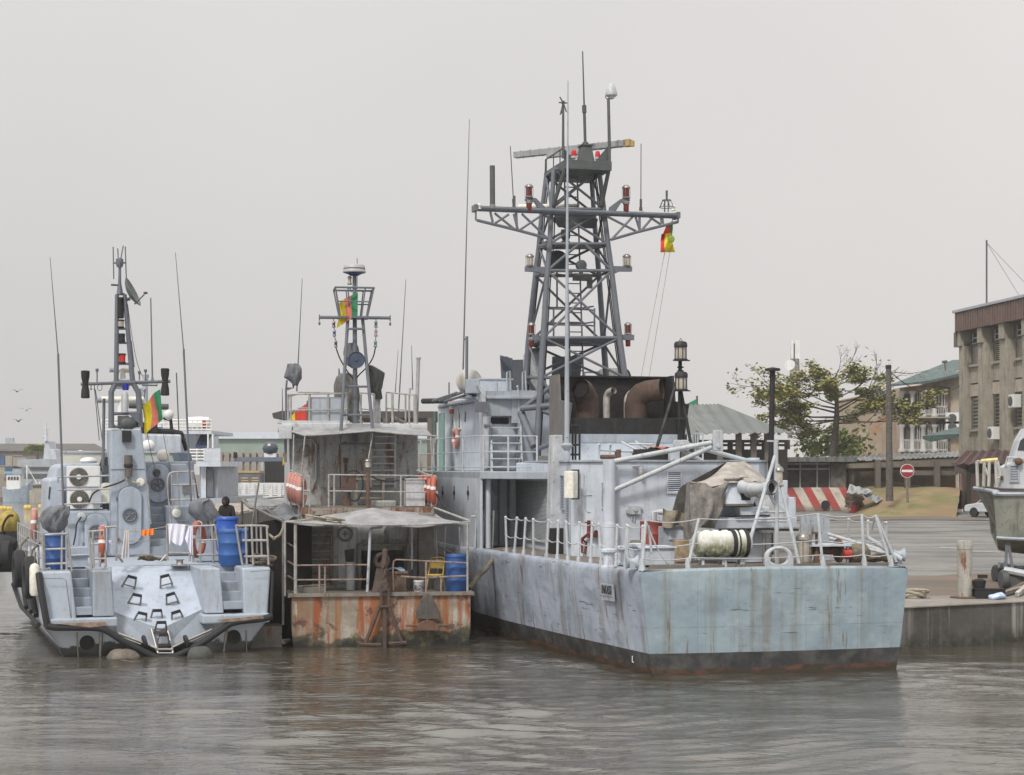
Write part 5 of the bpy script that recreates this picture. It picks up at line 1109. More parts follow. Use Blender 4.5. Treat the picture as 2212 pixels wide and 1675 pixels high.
q = MB();c = t3(1184,185,YM);q.lathe([(.12,-.02),(.2,.03),(.33,.07)],c,n=22);M['dome_grey'] = paint('dome_grey',(.40,.40,.41),.5,.15,.05,.3);o = q.build('radar_base',plain('navy_plastic',(.03,.05,.16),.5),tm,smooth=True)
q = MB();q.lathe([(.335,.07),(.345,.10),(.33,.13),(.315,.27),(.28,.31),(.12,.33),(0,.33)],c,n=24);rd = q.build('radar_dome',M['dome_grey'],tm,smooth=True)
q = MB();q.lathe([(.328,.165),(.325,.205)],c,n=24,cap=False);rb = q.build('dark_band',plain('dark_text_band',(.12,.12,.16),.5,0,.5,sc=22),rd)
q = MB();p = t3(1203,280,YM-.1);q.tube([p,t3(1203,70,YM-.1)],.012);q.tube([t3(1165,300,YM),t3(1153,270,YM)],.02);q.build('thin_antenna',M['mast_grey'],tm)
p = t3(1152,250,YM);lantern(p,.26,.07,'clear_lens',par=tm,wires=False)
for x,cols in ((1043,('red_lens','blue_lens','red_lens')),(1330,('green_lens','clear_lens','green_lens'))):
    s = -1 if x < 1100 else 1;prev = t3(x,482,YM);q = MB()
    for (yy,xx),cl in zip(((540,x+(2 if s<0 else 0)),(600,x+(6 if s<0 else 0)),(672,x+(16 if s<0 else -3))),cols):
        p = t3(xx,yy,YM);lantern(p,.20,.055,cl,par=tm,wires=False);q.tube([prev,p+Vc((0,0,.2))],.012,5);prev = p
    q.tube(spline([prev,t3(x+(40 if s<0 else -20),740,YM),t3(x+(75 if s<0 else -60),805,YM),t3(1185+s*30,860,YM),t3(1190,900,YM)],5),.02,6);q.build('lamp_cable',M['black'],tm)
q = MB();c = t3(1198,757,YM-.4);q.lathe([(.25,0),(.24,-.03),(.2,.02),(.05,.12),(.08,.3)],c,(0,1,0),22);q.lathe([(.04,-.03),(.06,.05)],c,(0,1,0),10);q.build('loudhailer',plain('navy_horn',(.05,.07,.11),.5),tm,smooth=True)
q = MB();
def bag(pts_l,pts_r,yy,dep,name,mat,par,par_y=1):
    """bundle under a fitted cover: left and right outline from the top down"""
    q = MB();nn = len(pts_l)
    def fn(a,b):
        i = a*(nn-1);k = min(int(i),nn-2);l = pts_l[k].lerp(pts_l[k+1],i-k);r = pts_r[k].lerp(pts_r[k+1],i-k);th = b*2*math.pi
        m_ = (l+r)/2;w_ = (r.x-l.x)/2;ww = 1+.07*math.sin(5*th+7*a)+.05*math.sin(11*th-5*a)*(.4+a)+.03*math.sin(17*th+14*a)
        return Vc((m_.x-w_*math.cos(th)*ww,yy-dep*math.sin(th)*ww*(.6+.4*math.sin(math.pi*min(1,.15+a*.8))),m_.z+.02*math.sin(7*th)))
    q.grid(fn,20,56);N_ = 57
    q.f += [tuple(range(55,-1,-1)),tuple(20*N_+k for k in range(56))]
    return q.build(name,mat,par,smooth=True)
bag([t3(x,y,YM+.5) for x,y in ((1140,648),(1118,670),(1115,730),(1135,790),(1165,805))],[t3(x,y,YM+.5) for x,y in ((1175,645),(1212,665),(1220,720),(1210,790),(1190,812))],YM+.5,.3,'covered_searchlight',M['tarp_grey'],tm)
bag([t3(x,y,YM+.9) for x,y in ((1095,852),(1062,885),(1050,950),(1048,1060),(1095,1165))],[t3(x,y,YM+.9) for x,y in ((1150,850),(1195,875),(1210,940),(1212,1060),(1208,1165))],YM+.9,.5,'covered_gun',cloth('sun_bleached_cover',(.15,.145,.135),.4,.7),tug)
bag([t3(x,y,YUW+.8) for x,y in ((1262,795),(1265,860),(1290,930),(1290,970),(1325,1020))],[t3(x,y,YUW+.8) for x,y in ((1300,800),(1392,838),(1375,900),(1362,960),(1372,1020))],YUW+.8,.35,'covered_gun',M['tarp_dark'],tug)
q = MB();a = t3(1345,1020,YUW+.8);q.prism([t3(1330,1015,YUW+.8),t3(1362,1015,YUW+.8),t3(1358,1090,YUW+.8),t3(1318,1090,YUW+.8)],(0,.2,0));q.tube([t3(1340,1080,YUW+.9),(t3(1340,0,YUW+.9).x,YUW+.9,UR)],.1);q.build('gun_stand',M['light_metal'],tug)
bag([t3(x,y,YUW+.2) for x,y in ((735,785),(728,812),(712,875),(745,890),(775,920))],[t3(x,y,YUW+.2) for x,y in ((800,787),(830,820),(826,870),(815,905),(803,940))],YUW+.2,.22,'covered_lamp',M['tarp_grey'],tug)
q = MB();q.tube([t3(728,895,YUW+.2),t3(722,960,YUW+.2),t3(722,1190,YUW+.2)],.03);q.tube([t3(770,920,YUW+.2),t3(772,950,YUW+.2)],.025);q.prism([t3(718,942,YUW+.2),t3(775,945,YUW+.2),t3(735,962,YUW+.2)],(0,.2,0));q.build('lamp_bracket',M['mast_grey'],tug)
M['rail_dirty'] = paint('rail_dirty',(.36,.36,.35),.6,.3,.45,.6,sc=5)
# top rails
rl_ = MB();
for y in (980,1088):
    rl_.tube([t3(735,y+25,YUW-.2),t3(760,y+10,YUW-.25),t3(1000,y+6,YUW-.25),t3(1135,y+4,YUW-.25)],.022,6)
    rl_.tube([t3(1222,y,YUW-.2),t3(1320,y+8,YUW-.2)],.022,6);rl_.tube([t3(1400,y-3,YUW+.5),t3(1590,y+15,YUW-.2),t3(1610,y+25,YUW-.2)],.022,6)
    rl_.tube([t3(735,y+25,YUW-.2),t3(800,y+10,YUW+5)],.025,6);rl_.tube([t3(800,y-5,YUW+4),t3(1130,y+2,YUW+4)],.025,6)
for x in (737,755,882,1008,1132,1228,1318,1443,1440,1590,1600): rl_.tube([t3(x,988,YUW-.22),(t3(x,0,YUW-.22).x,YUW-.22,UR+.1)],.032,6)
for x in (1400,1530,1555): rl_.tube([t3(x,985,YUW+.4),(t3(x,0,YUW+.4).x,YUW+.4,UR+.1)],.028,6)
rl_.build('guard_rail',M['rail_dirty'],tug)
q = MB();a,b = t3(872,1185,YUW-.15),t3(1128,1010,YUW-.15);q.box((a.x,YUW-.18,a.z),(b.x,YUW-.1,b.z));q.build('dodger_panel',M['ship_grey'],tug,bevel=.01)
q = MB();q.box((a.x-.9,YUW-.3,UR+.13),(b.x+.1,YUW+.3,UR+.22));q.build('roof_ledge',M['tug_white'],tug)
for u0,v0,u1,v1,yy,r in ((795,970,832,208,YUW+1,.018),(1478,1180,1532,213,YUW+2,.018),(1460,980,1480,690,YUW+2.5,.012),(1578,960,1570,660,YUW+.5,.015),(700,1200,697,950,YUW+1,.02),(1082,870,1080,815,YUW+.6,.03)):
    q = MB();a,b = t3(u0,v0,yy),t3(u1,v1,yy);q.tube([a,a.lerp(b,.35),b],[r*1.4,r,r*.5],6);q.build('whip_antenna',M['mast_grey'],tug)
q = MB();a,b = t3(1602,1200,YUW),t3(1617,745,YUW);q.tube([a,b],.055,8);q.lathe([(.08,0),(.08,.05)],b-Vc((0,0,.03)),n=10);q.tube([t3(1558,985,YUW),t3(1560,950,YUW),t3(1580,955,YUW)],.03);q.build('roof_post',M['tug_wall'],tug)
# top awning and its struts
q = MB();
ea = [t3(755,1240,YUW-1.6),t3(850,1270,YUW-1.9),t3(1050,1258,YUW-2.0),t3(1300,1238,YUW-2.1),t3(1500,1258,YUW-2.0),t3(1745,1272,YUW-1.7)]
def awn(a,b):
    i = a*5;k = min(int(i),4);e = ea[k].lerp(ea[k+1],i-k);h_ = Vc((ux0+.1+(ux1+.1-ux0)*a,YUW-.2,UR+.06))
    p = e.lerp(h_,b);p.z -= .07*math.sin(math.pi*b)*(1+.6*math.sin(8*a));return p
q.grid(awn,24,8,(0,0,.015));q.build('top_awning',M['awning'],tug,smooth=True)
q = MB();q.tube(ea,.022,6)
for x,y,x2,y2 in ((850,1275,825,1535),(1700,1275,1710,1545),(1310,1250,1275,1450),(1735,1275,1712,1440),(775,1260,770,1530)):
    a = t3(x,y,YUW-1.9);b = t3(x2,y2,YUW-1.95);q.tube([a,b],.022,6)
q.build('awning_frame',M['rail_dirty'],tug)
# upper deck: rails, machine, table, lamp post, locker
q = MB();yr_ = YA-.05
for y0_,xa_,xb_ in ((165,650,1490),(297,660,1500)): q.tube([t_(xa_,y0_,yr_),t_(xb_,y0_+10,yr_)],.022,6)
for x in (655,700,1240,1490): q.tube([t_(x,165,yr_),(t_(x,0,yr_).x,yr_,TU)],.03,6)
for x,y in ((450,155),(500,180)): q.tube([t_(x,y,yr_),(t_(x,0,yr_).x,yr_,TU-.1)],.022,6)
q.tube([t_(345,130,YA+1.5),t_(450,180,yr_),t_(500,180,yr_)],.022,6);q.tube([t_(450,295,yr_),t_(500,295,yr_)],.025)
q.tube([t_(1370,130,YA+1),t_(1500,180,yr_)],.022,6);q.build('guard_rail',M['rail_dirty'],tug)
q = MB();a,b = t_(770,300,YA+.3),t_(876,165,YA+.3);q.box((a.x,YA+.3,a.z),(b.x,YA+.65,b.z));q.tube([((a.x+b.x)/2,YA+.45,TU),((a.x+b.x)/2,YA+.45,a.z)],.05);q.lathe([(.03,0),(.03,.3)],(b.x,YA+.5,b.z),n=8);q.build('hydraulic_box',paint('rust_brown',(.10,.06,.05),.8,.4,.4,.4,sc=3),tug,bevel=.01)
q = MB();q.tube(spline([t_(780,190,YA+.2),t_(800,145,YA+.2),t_(880,135,YA+.2),t_(930,200,YA+.2),t_(925,300,YA+.2),t_(880,375,YA+.2),t_(830,360,YA+.2),t_(805,305,YA+.2)],5),.022,6)
q.tube(spline([t_(990,165,YA+.2),t_(1060,205,YA+.2),t_(1200,215,YA+.2),t_(1330,175,YA+.2),t_(1400,160,YA+.4)],5),.022,6);q.tube(spline([t_(1525,320,YA-.1),t_(1570,390,YA-.4),t_(1615,475,YA-.6)],4),.025,6);q.build('hose',M['rubber'],tug)
q = MB();a,b = t_(862,360,YA+1.4),t_(1110,190,YA+1.4);q.box((a.x,YA+1.3,b.z-.06),(b.x,YA+2,b.z))
for x in (a.x+.04,b.x-.06): q.box((x-.03,YA+1.35,TU),(x+.05,YA+1.42,b.z));q.box((x-.03,YA+1.9,TU),(x+.05,YA+1.95,b.z))
q.box((a.x,YA+1.34,a.z+.0),(b.x,YA+1.4,a.z+.05));q.build('work_table',M['tug_dark'],tug)
q = MB();a = t_(972,0,YA-.1);q.tube([(a.x,YA-.1,TU),(a.x,YA-.1,t_(0,130,YA-.1).z)],.05,10);q.lathe([(.09,0),(.1,.03),(.07,.05)],(a.x,YA-.1,t_(0,118,YA-.1).z),n=12);lp = q.build('lamp_post',M['rusty'],tug)
lantern(Vc((a.x,YA-.1,t_(0,110,YA-.1).z)),.26,.1,'clear_lens',par=lp,wires=False)
q = MB();a,b = t_(1280,408,YA+.1),t_(1437,205,YA+.1);q.box((a.x,YA+.1,TU+.03),(b.x,YA+.7,b.z));q.box((a.x-.03,YA+.07,b.z),(b.x+.03,YA+.73,b.z+.03));q.build('locker',M['tug_white'],tug,bevel=.01)
q = MB();a,b = t_(1005,415,YA+.2),t_(1200,375,YA+.2);q.box((a.x,YA+.2,TU+.02),(b.x,YA+.7,b.z));q.build('deck_hatch',M['tug_wall'],tug,bevel=.02)
q = MB();q.box((t_(770,345,YA+1).x,YA+1,TU),(t_(800,310,YA+1).x,YA+1.2,TU+.3));q.build('small_bollard',M['rusty'],tug)
# lower awning
pl_ = [t_(295,545,.05),t_(600,565,-.02),t_(1000,572,-.05),t_(1400,572,-.02),t_(1800,548,.05)]
rx = [Vc((x0-.0,YA-.12,TU-.30)),Vc((t_(640,505,YA-.2).x,YA-.2,TU-.22)),t_(1010,445,YA-.5),Vc((t_(1300,480,YA-.2).x,YA-.2,TU-.12)),Vc((x1+.05,YA-.12,TU-.2))]
def low(a,b):
    i = a*4;k = min(int(i),3);e = pl_[k].lerp(pl_[k+1],i-k);h_ = rx[k].lerp(rx[k+1],i-k);p = e.lerp(h_,b)
    p.z += -.08*math.sin(math.pi*b)*(1-.9*math.exp(-((a-.5)/.12)**2))+.012*math.sin(22*a+3*b)+.02*math.sin(9*a*b+4)-(.05*abs(math.sin(a*11)) if b < .02 else 0);return p
q = MB();q.grid(low,48,12,(0,0,.012));q.build('awning',M['awning'],tug,smooth=True)
q = MB();q.tube(pl_,.022,6)
for x,yb_ in ((300,1120),(1780,1130)): q.tube([t_(x,545,.05),(t_(x,0,.05).x,.05,TD)],.03,8)
for x,x2 in ((1525,1540),(1600,1580),(1715,1712)): q.tube([t_(x,590,1.6),(t_(x2,0,1.6).x,1.6,TD)],.022,6)
q.tube([t_(1505,430,YA-.2),t_(1800,540,.05)],.03);q.tube([t_(385,560,.1),(t_(385,0,.1).x,.1,TD)],.045,8)
q.build('awning_frame',M['rail_dirty'],tug)
# after deck: rails, curved pipe, ladder, fittings
q = MB()
for y,xa_,xb_ in ((895,380,970),(1013,380,970)): q.tube([t_(xa_,y+5,.1),t_(xb_,y,.1)],.022,6);q.tube([t_(xa_,y+5,.1),t_(285,y-50,2.5)],.028,6)
q.tube([t_(280,690,2.5),t_(380,755,.1)],.022,6)
q.tube(spline([t_(1180,1110,.1),t_(1178,900,.1),t_(1195,858,.1),t_(1250,855,.1),t_(1500,868,.1),t_(1775,880,.1)],4),.022,6);q.tube([t_(1240,990,.1),t_(1420,1000,.1),t_(1780,985,.1)],.028,6)
for x in (580,625): q.tube([t_(x,900,.1),(t_(x,0,.1).x,.1,TD)],.028,6)
q.tube([t_(1445,870,.1),(t_(1445,0,.1).x,.1,TD)],.035,6);q.tube([t_(1565,990,.1),(t_(1565,0,.1).x,.1,TD)],.022,6)
q.tube([t_(1540,740,2),t_(1700,820,.6)],.022,6);q.tube([t_(1545,800,2),t_(1700,870,.6)],.025,6)
q.build('stern_rail',paint('rail_rust',(.28,.22,.19),.7,.3,.6,.4,sc=4),tug)
q = MB();q.tube(spline([t_(968,1115,.2),t_(985,760,.2),t_(990,640,.2),t_(1010,600,.3),t_(1085,588,.6)],5),.04,8);q.build('bent_pipe',M['light_metal'],tug)
q = MB();q.tube([t_(1330,580,1.5),(t_(1328,0,1.5).x,1.5,TD+.6)],.03);q.build('awning_prop',M['light_metal'],tug)
yl_ = YA-.06
q = MB();ladder(q,t_(570,1060,yl_),t_(570,585,yl_),(.38,0,0),7,.04,.03)
for k in range(7): p = t_(570,620+66*k,yl_+.04);q.cbox(p,(.7,.02,.2))
q.build('ladder',M['tug_dark'],tug)
q = MB();q.prism([t_(735,585,yl_),t_(880,585,yl_),t_(880,1040,yl_),t_(735,1040,yl_)],(0,.08,0));dr = q.build('door',M['tug_white'],tug,bevel=.02)
q = MB();q.torus(t_(787,645,yl_-.03),(0,1,0),.19,.035,22,6);q.tube([t_(765,645,yl_-.03),t_(810,645,yl_-.03)],.02);q.tube([t_(787,622,yl_-.03),t_(787,668,yl_-.03)],.02);q.build('door_wheel',M['tug_dark'],dr)
q = MB();q.lathe([(.3,0),(.3,.02)],t_(1185,640,yl_),(0,-1,0),20);q.lathe([(.16,0),(.16,.05)],t_(1185,640,yl_),(0,-1,0),20);q.build('hatch_cover',M['tug_wall'],tug)
q = MB();q.prism([t_(783,775,yl_-.08),t_(862,765,yl_-.08),t_(855,880,yl_-.08),t_(810,885,yl_-.08),t_(795,910,yl_-.08)],(0,-.03,0));q.build('dark_hole',M['tarp_dark'],tug)  # flat dark sheet added to stand for a black hole in the wall
q = MB();p = t_(835,0,1.5);q.tube([(p.x,1.7,TD),(p.x,1.7,t_(0,880,1.7).z)],.13,14);q.build('white_post',M['tug_white'],tug,smooth=True)
q = MB();a,b = t_(905,1100,1.9),t_(1300,740,1.9)
for x in (a.x,b.x): q.box((x-.04,1.85,TD),(x+.04,1.93,b.z));q.box((x-.04,2.2,TD),(x+.04,2.28,b.z))
q.box((a.x-.04,1.83,b.z),(b.x+.04,2.3,b.z+.06));
for k in range(5): q.tube([(a.x+(b.x-a.x)*k/4,1.84,b.z+.08),(a.x+(b.x-a.x)*(k+.6)/4.6,2.2,b.z+.16)],.022,6)
q.build('storage_rack',M['tug_dark'],tug)
q = MB();q.box((a.x+.1,2.31,TD),(b.x-.1,YA-.012,b.z-.15));q.build('dark_doorway',M['black'],tug)
M['rust_dark'] = paint('rust_dark',(.085,.06,.05),.85,.4,.3,.5,dcol=(.05,.04,.035),sc=3)
# stern gallows with hanging anchor gear
q = MB();q.prism([t_(1005,1130,-.02),t_(1045,900,.5),t_(1075,860,.5),t_(1130,860,.5),t_(1125,930,.5),t_(1120,1130,-.02)],(0,.08,0));q.torus(t_(1085,860,.45),(0,1,0),.17,.06,18,8)
q.tube([t_(1112,1000,-.1),t_(1108,880,.0),t_(1112,785,.05)],[.06,.09,.075],10);q.ball(t_(1112,788,.05),.085,10,7);q.build('gallows',M['rust_dark'],tug,smooth=True)
q = MB();p = t_(1107,1160,-.1);q.box((p.x-.13,-.2,p.z-.2),(p.x-.07,-.08,p.z+.22));q.box((p.x+.07,-.2,p.z-.2),(p.x+.13,-.08,p.z+.22));q.box((p.x-.15,-.2,p.z+.2),(p.x+.15,-.06,p.z+.26));q.box((p.x-.15,-.2,p.z-.26),(p.x+.15,-.06,p.z-.2));q.torus((p.x,-.14,p.z+.34),(0,1,0),.08,.03,14,6)
for k in range(4): q.torus((p.x,-.12,p.z+.5+.13*k),(1,0,0) if k % 2 else (0,1,0),.06,.022,12,6)
q.box((p.x-.05,-.16,-.3),(p.x+.05,-.09,p.z-.26));q.tube([(p.x-.12,-.14,p.z-.2),t_(955,1525,-.2)],.05,6);q.tube([(p.x+.1,-.14,p.z-.2),t_(1250,1530,-.2)],.05,6);q.tube([t_(885,1522,-.2),t_(920,1540,-.22),t_(1080,1545,-.22)],.05,6);q.tube([t_(1140,1535,-.22),t_(1285,1525,-.2)],.05,6)
q.build('stern_bracket',M['rust_dark'],tug)
q = MB();ca = t_(1455,1200,-.12)
q.prism([t_(1420,1140,-.1),t_(1490,1140,-.1),t_(1550,1280,-.1),t_(1545,1335,-.1),t_(1365,1335,-.1),t_(1360,1270,-.1)],(0,-.1,0));q.tube([t_(1455,1130,-.16),t_(1455,1360,-.16)],.05)
q.build('anchor_flukes',paint('anchor_grey',(.085,.08,.075),.8,.4,.4,.4,sc=3),tug,bevel=.02)
q = MB();q.prism([t_(1360,1385,-.1),t_(1420,1345,-.1),t_(1490,1345,-.1),t_(1545,1385,-.1),t_(1540,1425,-.1),t_(1370,1425,-.1)],(0,-.16,0));q.tube([t_(1280,1388,-.15),t_(1630,1386,-.15)],.03);q.build('anchor_crown',M['rusty'],tug,bevel=.02)
q = MB();a,b = t_(388,1130,.4),t_(620,1075,.4);q.box((a.x,.4,TD+.03),(b.x,1.0,TD+.2));q.tube([(a.x,.5,TD+.22),(b.x,.5,TD+.26)],.03);q.build('deck_chest',M['tug_dark'],tug,bevel=.02)
# loose things on its decks
p = t_(1688,1120,.5);drum('plastic_drum',T,p.x,.5,TD+.04,M['blue_drum'],'blue plastic drum standing on the rusty workboat stern beside the yellow chair',.29,1.03,rib=False)
ch = thing('folding_chair','yellow folding chair with bent metal legs on the rusty stern deck','chair',T.w((t_(1520,1100,.7).x,.7,TD+.035)),T.a+R(-20))
q = MB();q.box((-.2,-.18,.44),(.2,.2,.47));q.build('seat',M['yellow'],ch,bevel=.02)
q = MB();q.grid(lambda a,b: (-.19+.38*a,.21+.05*b+.04*math.sin(math.pi*a),.62+.24*b-.03*(2*a-1)**2*b),8,4,(0,.02,0));q.build('backrest',M['yellow'],ch,smooth=True)
for s in (-1,1):
    q = MB();q.tube(spline([(s*.2,-.2,0),(s*.2,.02,.45),(s*.2,.2,.75),(s*.17,.26,.9),(s*.0,.29,.93)],4),.013,6);q.build('frame',M['yellow'],ch)
    q = MB();q.tube([(s*.18,.25,0),(s*.18,-.1,.45)],.013,6);q.build('leg',M['steel'],ch)
bk_ = thing('paint_bucket','small white labelled bucket on the rusty stern deck by the yellow chair','bucket',T.w((t_(1385,1110,.5).x,.5,TD+.035)),T.a)
q = MB();q.lathe([(.12,0),(.145,.28),(.155,.29),(.155,.32),(.14,.32)],n=20);q.build('pail',M['white'],bk_,smooth=True)
q = MB();q.torus((0,0,.26),(.3,1,.2),.15,.008,20,5);q.build('handle',M['steel_dull'],bk_)
q = MB();q.lathe([(.138,.06),(.148,.2)],n=20,cap=False);q.build('label_band',plain('printed_label',(.25,.22,.24),.6,0,.9,sc=14),bk_)
tb = thing('crate_table','low wooden crate with a folded blue cloth on the rusty stern deck','crate',T.w((t_(1190,1100,.9).x,.9,TD+.035)),T.a)
q = MB();q.box((-.3,-.2,0),(.3,.2,.5));q.box((-.34,-.24,.5),(.34,.24,.56));q.build('crate',plain('old_wood',(.16,.11,.08),.85,0,.35),tb)
cl_ = MB();pz = T.w((t_(1200,0,.9).x,.9,TD+.6));cl_.grid(lambda a,b: (-.24+.48*a,-.15+.3*b,.04*math.sin(6*a)*math.cos(5*b)+.05*(1-(2*a-1)**2)),10,8,(0,0,.03));o = cl_.build('folded_cloth',cloth('pale_blue_cloth',(.36,.45,.6),.3,.4),None,True,loc=pz,rz=T.a);tag(o,'pale blue cloth folded on the low wooden crate of the workboat','cloth')
for k,(x,dy) in enumerate(((352,1.5),(378,1.2),(402,.9),(425,.6),(436,.45))):
    p = t_(x,160+k*8,YA+dy*.6);lifebuoy(T.w((p.x,YA+dy*.6,p.z-.38)),T.m.to_3x3() @ Vc((1,-.25,0)),'faded orange lifebuoy hanging in the row by the left rail of the workboat','orange_faded',.36,.075,'lifebuoys hung at the left rail of the workboat')
for k,(x,dy) in enumerate(((1412,.8),(1450,.5),(1480,.2),(1510,-.1))):
    p = t_(x,165+k*7,YA+dy);lifebuoy(T.w((p.x,YA+dy,p.z-.38)),T.m.to_3x3() @ Vc((1,-.2,0)),'orange lifebuoy hanging in the row by the right rail of the workboat','orange',.36,.075,'lifebuoys hung at the right rail of the workboat')
q = MB()
for c,r in ((t_(535,535,.3),.22),(t_(690,545,.25),.2)):
    for k in range(3): q.torus(c+Vc((.03*k,0,.03*k+.03)),(.1*k,.05,1),r+.03*k,.025,22,6)
q.tube(spline([t_(300,545,.1),t_(430,535,.2),t_(540,530,.3),t_(690,548,.2),t_(760,552,.1)],5),.025,6)
o = q.build('rope_coil',M['rope_pale'],None,True);o.matrix_world = T.m;tag(o,'pale rope lying in two coils on the canvas awning of the workboat','rope')
# ------------------------------------------------------------------ light grey patrol boat on the left
B = Frame((-11.17,43.0),19)
pb_ = thing('patrol_boat','light grey patrol boat with a sloping stern ramp, moored at the left of the row','patrol boat',B.o,B.a)
M['pb'] = paint('boat_grey',(.385,.435,.505),.42,.18,.08,.34,bump=.03)
M['pb_gloss'] = paint('boat_grey_gloss',(.42,.48,.57),.16,.16,.04,.22,bump=.02)
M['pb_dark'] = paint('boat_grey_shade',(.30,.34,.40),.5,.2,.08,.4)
M['pb_hull'] = None
def pbh():
    m,t,b = mk('boat_hull');z = zpos(t)
    c = mixc(t,ramp(t,ns(t,.8,4,.6),.3,.7),(.40,.44,.48),(.50,.54,.58))
    c = mixc(t,mul(t,ramp(t,ns(t,3,5,.65,sc=(1,1,.1)),.5,.68),.3),c,(.2,.19,.16))
    wz = mul(t,z,ramp(t,ns(t,2.5,5,.65),.25,.75,-.1,.1),'ADD')
    c = mixc(t,ramp(t,wz,.34,.26),c,(.05,.052,.05));c = mixc(t,ramp(t,wz,.15,.05),c,(.022,.022,.018))
    t.links.new(c,b.inputs['Base Color']);b.inputs['Roughness'].default_value = .35;return m
M['pb_hull'] = pbh()
b1 = lambda x,y,yy: B.px(c1(x,y),y=yy)
bz = lambda x,y,zz: B.px(c1(x,y),z=zz)
PZ = .84;DB = 2.2                                        # platform and deck heights
xL,xR = b1(228,1140,0).x,b1(1442,1100,0).x;xC = (xL+xR)/2
qL,qR = b1(262,1420,0).x,b1(1432,1390,0).x              # deck-level beam at the strake
# hull: sections going forward
def pbx(y): return xL-.15*min(1,y/5)+(0 if y < 11 else (y-11)**2*.03)
q = MB();secs = []
for y in (.55,.6,3,6,9,12,15,18,20):
    o = pbx(y);hw = xC-o;k = max(0,hw)/(xC-xL)
    L = [(xC-hw*.55,y,-.5),(xC-hw*.80,y,-.02),(xC-hw*.86,y,.35),(xC-hw*.97,y,PZ-.1),(xC-hw*.985,y,PZ+.1),(o,y,DB+.03*max(0,y-6))]
    secs.append(L+[(2*xC-p[0],p[1],p[2]) for p in L[::-1]])
n = 12;V = [p for L in secs for p in L]
q.add(V,[(i*n+k,i*n+k+1,(i+1)*n+k+1,(i+1)*n+k) for i in range(len(secs)-1) for k in range(n-1) if k != 5]);hull = q.build('hull',M['pb_hull'],pb_,True)
q = MB()                                                # lower transom under the strake
zl = lambda f: .02 if f else 0
s0 = secs[0];q.prism([(p[0],.62,min(p[2],PZ)) for p in s0[:5]]+[(p[0],.62,min(p[2],PZ)) for p in s0[-5:]],(0,.05,0));q.build('transom',M['pb_hull'],pb_)
q = MB()
for x in (460,1235): p = b1(x,1505 if x < 900 else 1475,.62);q.lathe([(.17,-.02),(.19,.0),(.19,.0)],(p.x,.61,p.z),(0,-1,0),20)
each(q,'exhaust_port',M['black'],pb_)
q = MB()
for x0,y0,x1,y1 in ((535,1455,528,1590),(1200,1440,1180,1580),(405,1450,415,1580),(1300,1440,1305,1570)): a,b = b1(x0,y0,.6),b1(x1,y1,.6);q.tube([a,(b.x,.6,-.1)],.045 if x0 in (535,1200) else .02,6)
each(q,'transom_pipe',M['steel_dull'],pb_)
# black rubber strake: along the sides, across the platforms and down into the V
vl = [b1(250,1415,0),b1(300,1425,-.05),b1(480,1425,-.05),b1(560,1440,-.08),b1(640,1490,-.12),b1(780,1562,-.18),b1(835,1585,-.2),b1(890,1585,-.2),b1(945,1570,-.18),b1(1080,1500,-.12),b1(1180,1430,-.08),b1(1240,1398,-.05),b1(1390,1378,-.05),b1(1435,1365,0)]
q = MB();q.tube(spline(vl,4),.085,10)
q.tube([b1(250,1420,0),b1(215,1220,.05),b1(205,1140,.3)],.085,8)
q.tube([b1(1432,1375,0),Vc((xR+.02,.1,DB-.1))],.04,8)
q.build('rubber_strake',M['rubber'],pb_,True)
q = MB()
for k,(ya,yb) in enumerate(((1.6,3.4),(2.9,4.9),(4.4,6.4))): q.tube([(pbx(ya)-.02,ya,PZ+.15),(pbx(yb)-.05,yb,DB-.25)],.07,8)
q.tube([(pbx(.6)-.05,.6,PZ),(pbx(6)-.06,6,PZ+.05),(pbx(12)-.03,12,PZ+.3)],.06,8)
q.tube([(2*xC-pbx(.6)+.05,.6,PZ),(2*xC-pbx(6)+.06,6,PZ+.05)],.06,8)
each(q,'side_fender',M['rubber'],pb_,smooth=True)
# stern blocks with stairs
YS = .12;DEP = 2.2
st0,st1 = b1(380,1120,YS).x,b1(492,1120,YS).x;sb0 = b1(410,1360,YS).x
blk = b1(590,1110,YS).x;lowx = b1(607,1365,YS).x
q = MB()
q.prism([(xL,YS,PZ),(b1(408,1375,YS).x,YS-.02,PZ),(st0+.0,YS+.18,DB),(xL,YS+.18,DB)],(0,DEP,0));q.build('stern_block',M['pb'],pb_,bevel=.05)
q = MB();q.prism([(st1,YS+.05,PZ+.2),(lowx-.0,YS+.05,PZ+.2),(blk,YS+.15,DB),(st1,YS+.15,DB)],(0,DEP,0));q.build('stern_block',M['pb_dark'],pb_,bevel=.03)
q = MB();q.box((b1(262,1370,0).x,YS-.1,PZ-.06),(lowx+.06,YS+DEP,PZ+.18));q.build('stern_platform',M['pb'],pb_,bevel=.04)
q = MB();q.prism([b1(300,1405,-.13),b1(560,1395,-.13),b1(565,1415,-.13),b1(480,1425,-.13)],(0,.1,0));q.build('platform_edge',plain('worn_ply',(.26,.19,.14),.8,0,.3),pb_)
def steps(x0,x1,zs,name):
    q = MB()
    for i,z in enumerate(zs): q.box((x0,YS+.12+.34*i,z-.3 if i else z-.2),(x1,YS+.12+.34*(i+1)+.02,z))
    q.build(name,M['pb_dark'],pb_,bevel=.015)
zs = [b1(450,y,YS+.1+.3*i).z for i,y in enumerate((1318,1268,1218,1168,1120))]
steps(st0-.02,st1+.0,zs,'stairs')
sr0,sr1 = b1(1168,1100,YS).x,b1(1285,1100,YS).x;rb0 = b1(1065,1100,YS).x
q = MB();q.prism([(b1(1290,1340,YS).x,YS,PZ),(xR-.12,YS,PZ),(xR,YS+.15,DB),(sr1,YS+.15,DB)],(0,DEP,0));q.build('stern_block',M['pb'],pb_,bevel=.05)
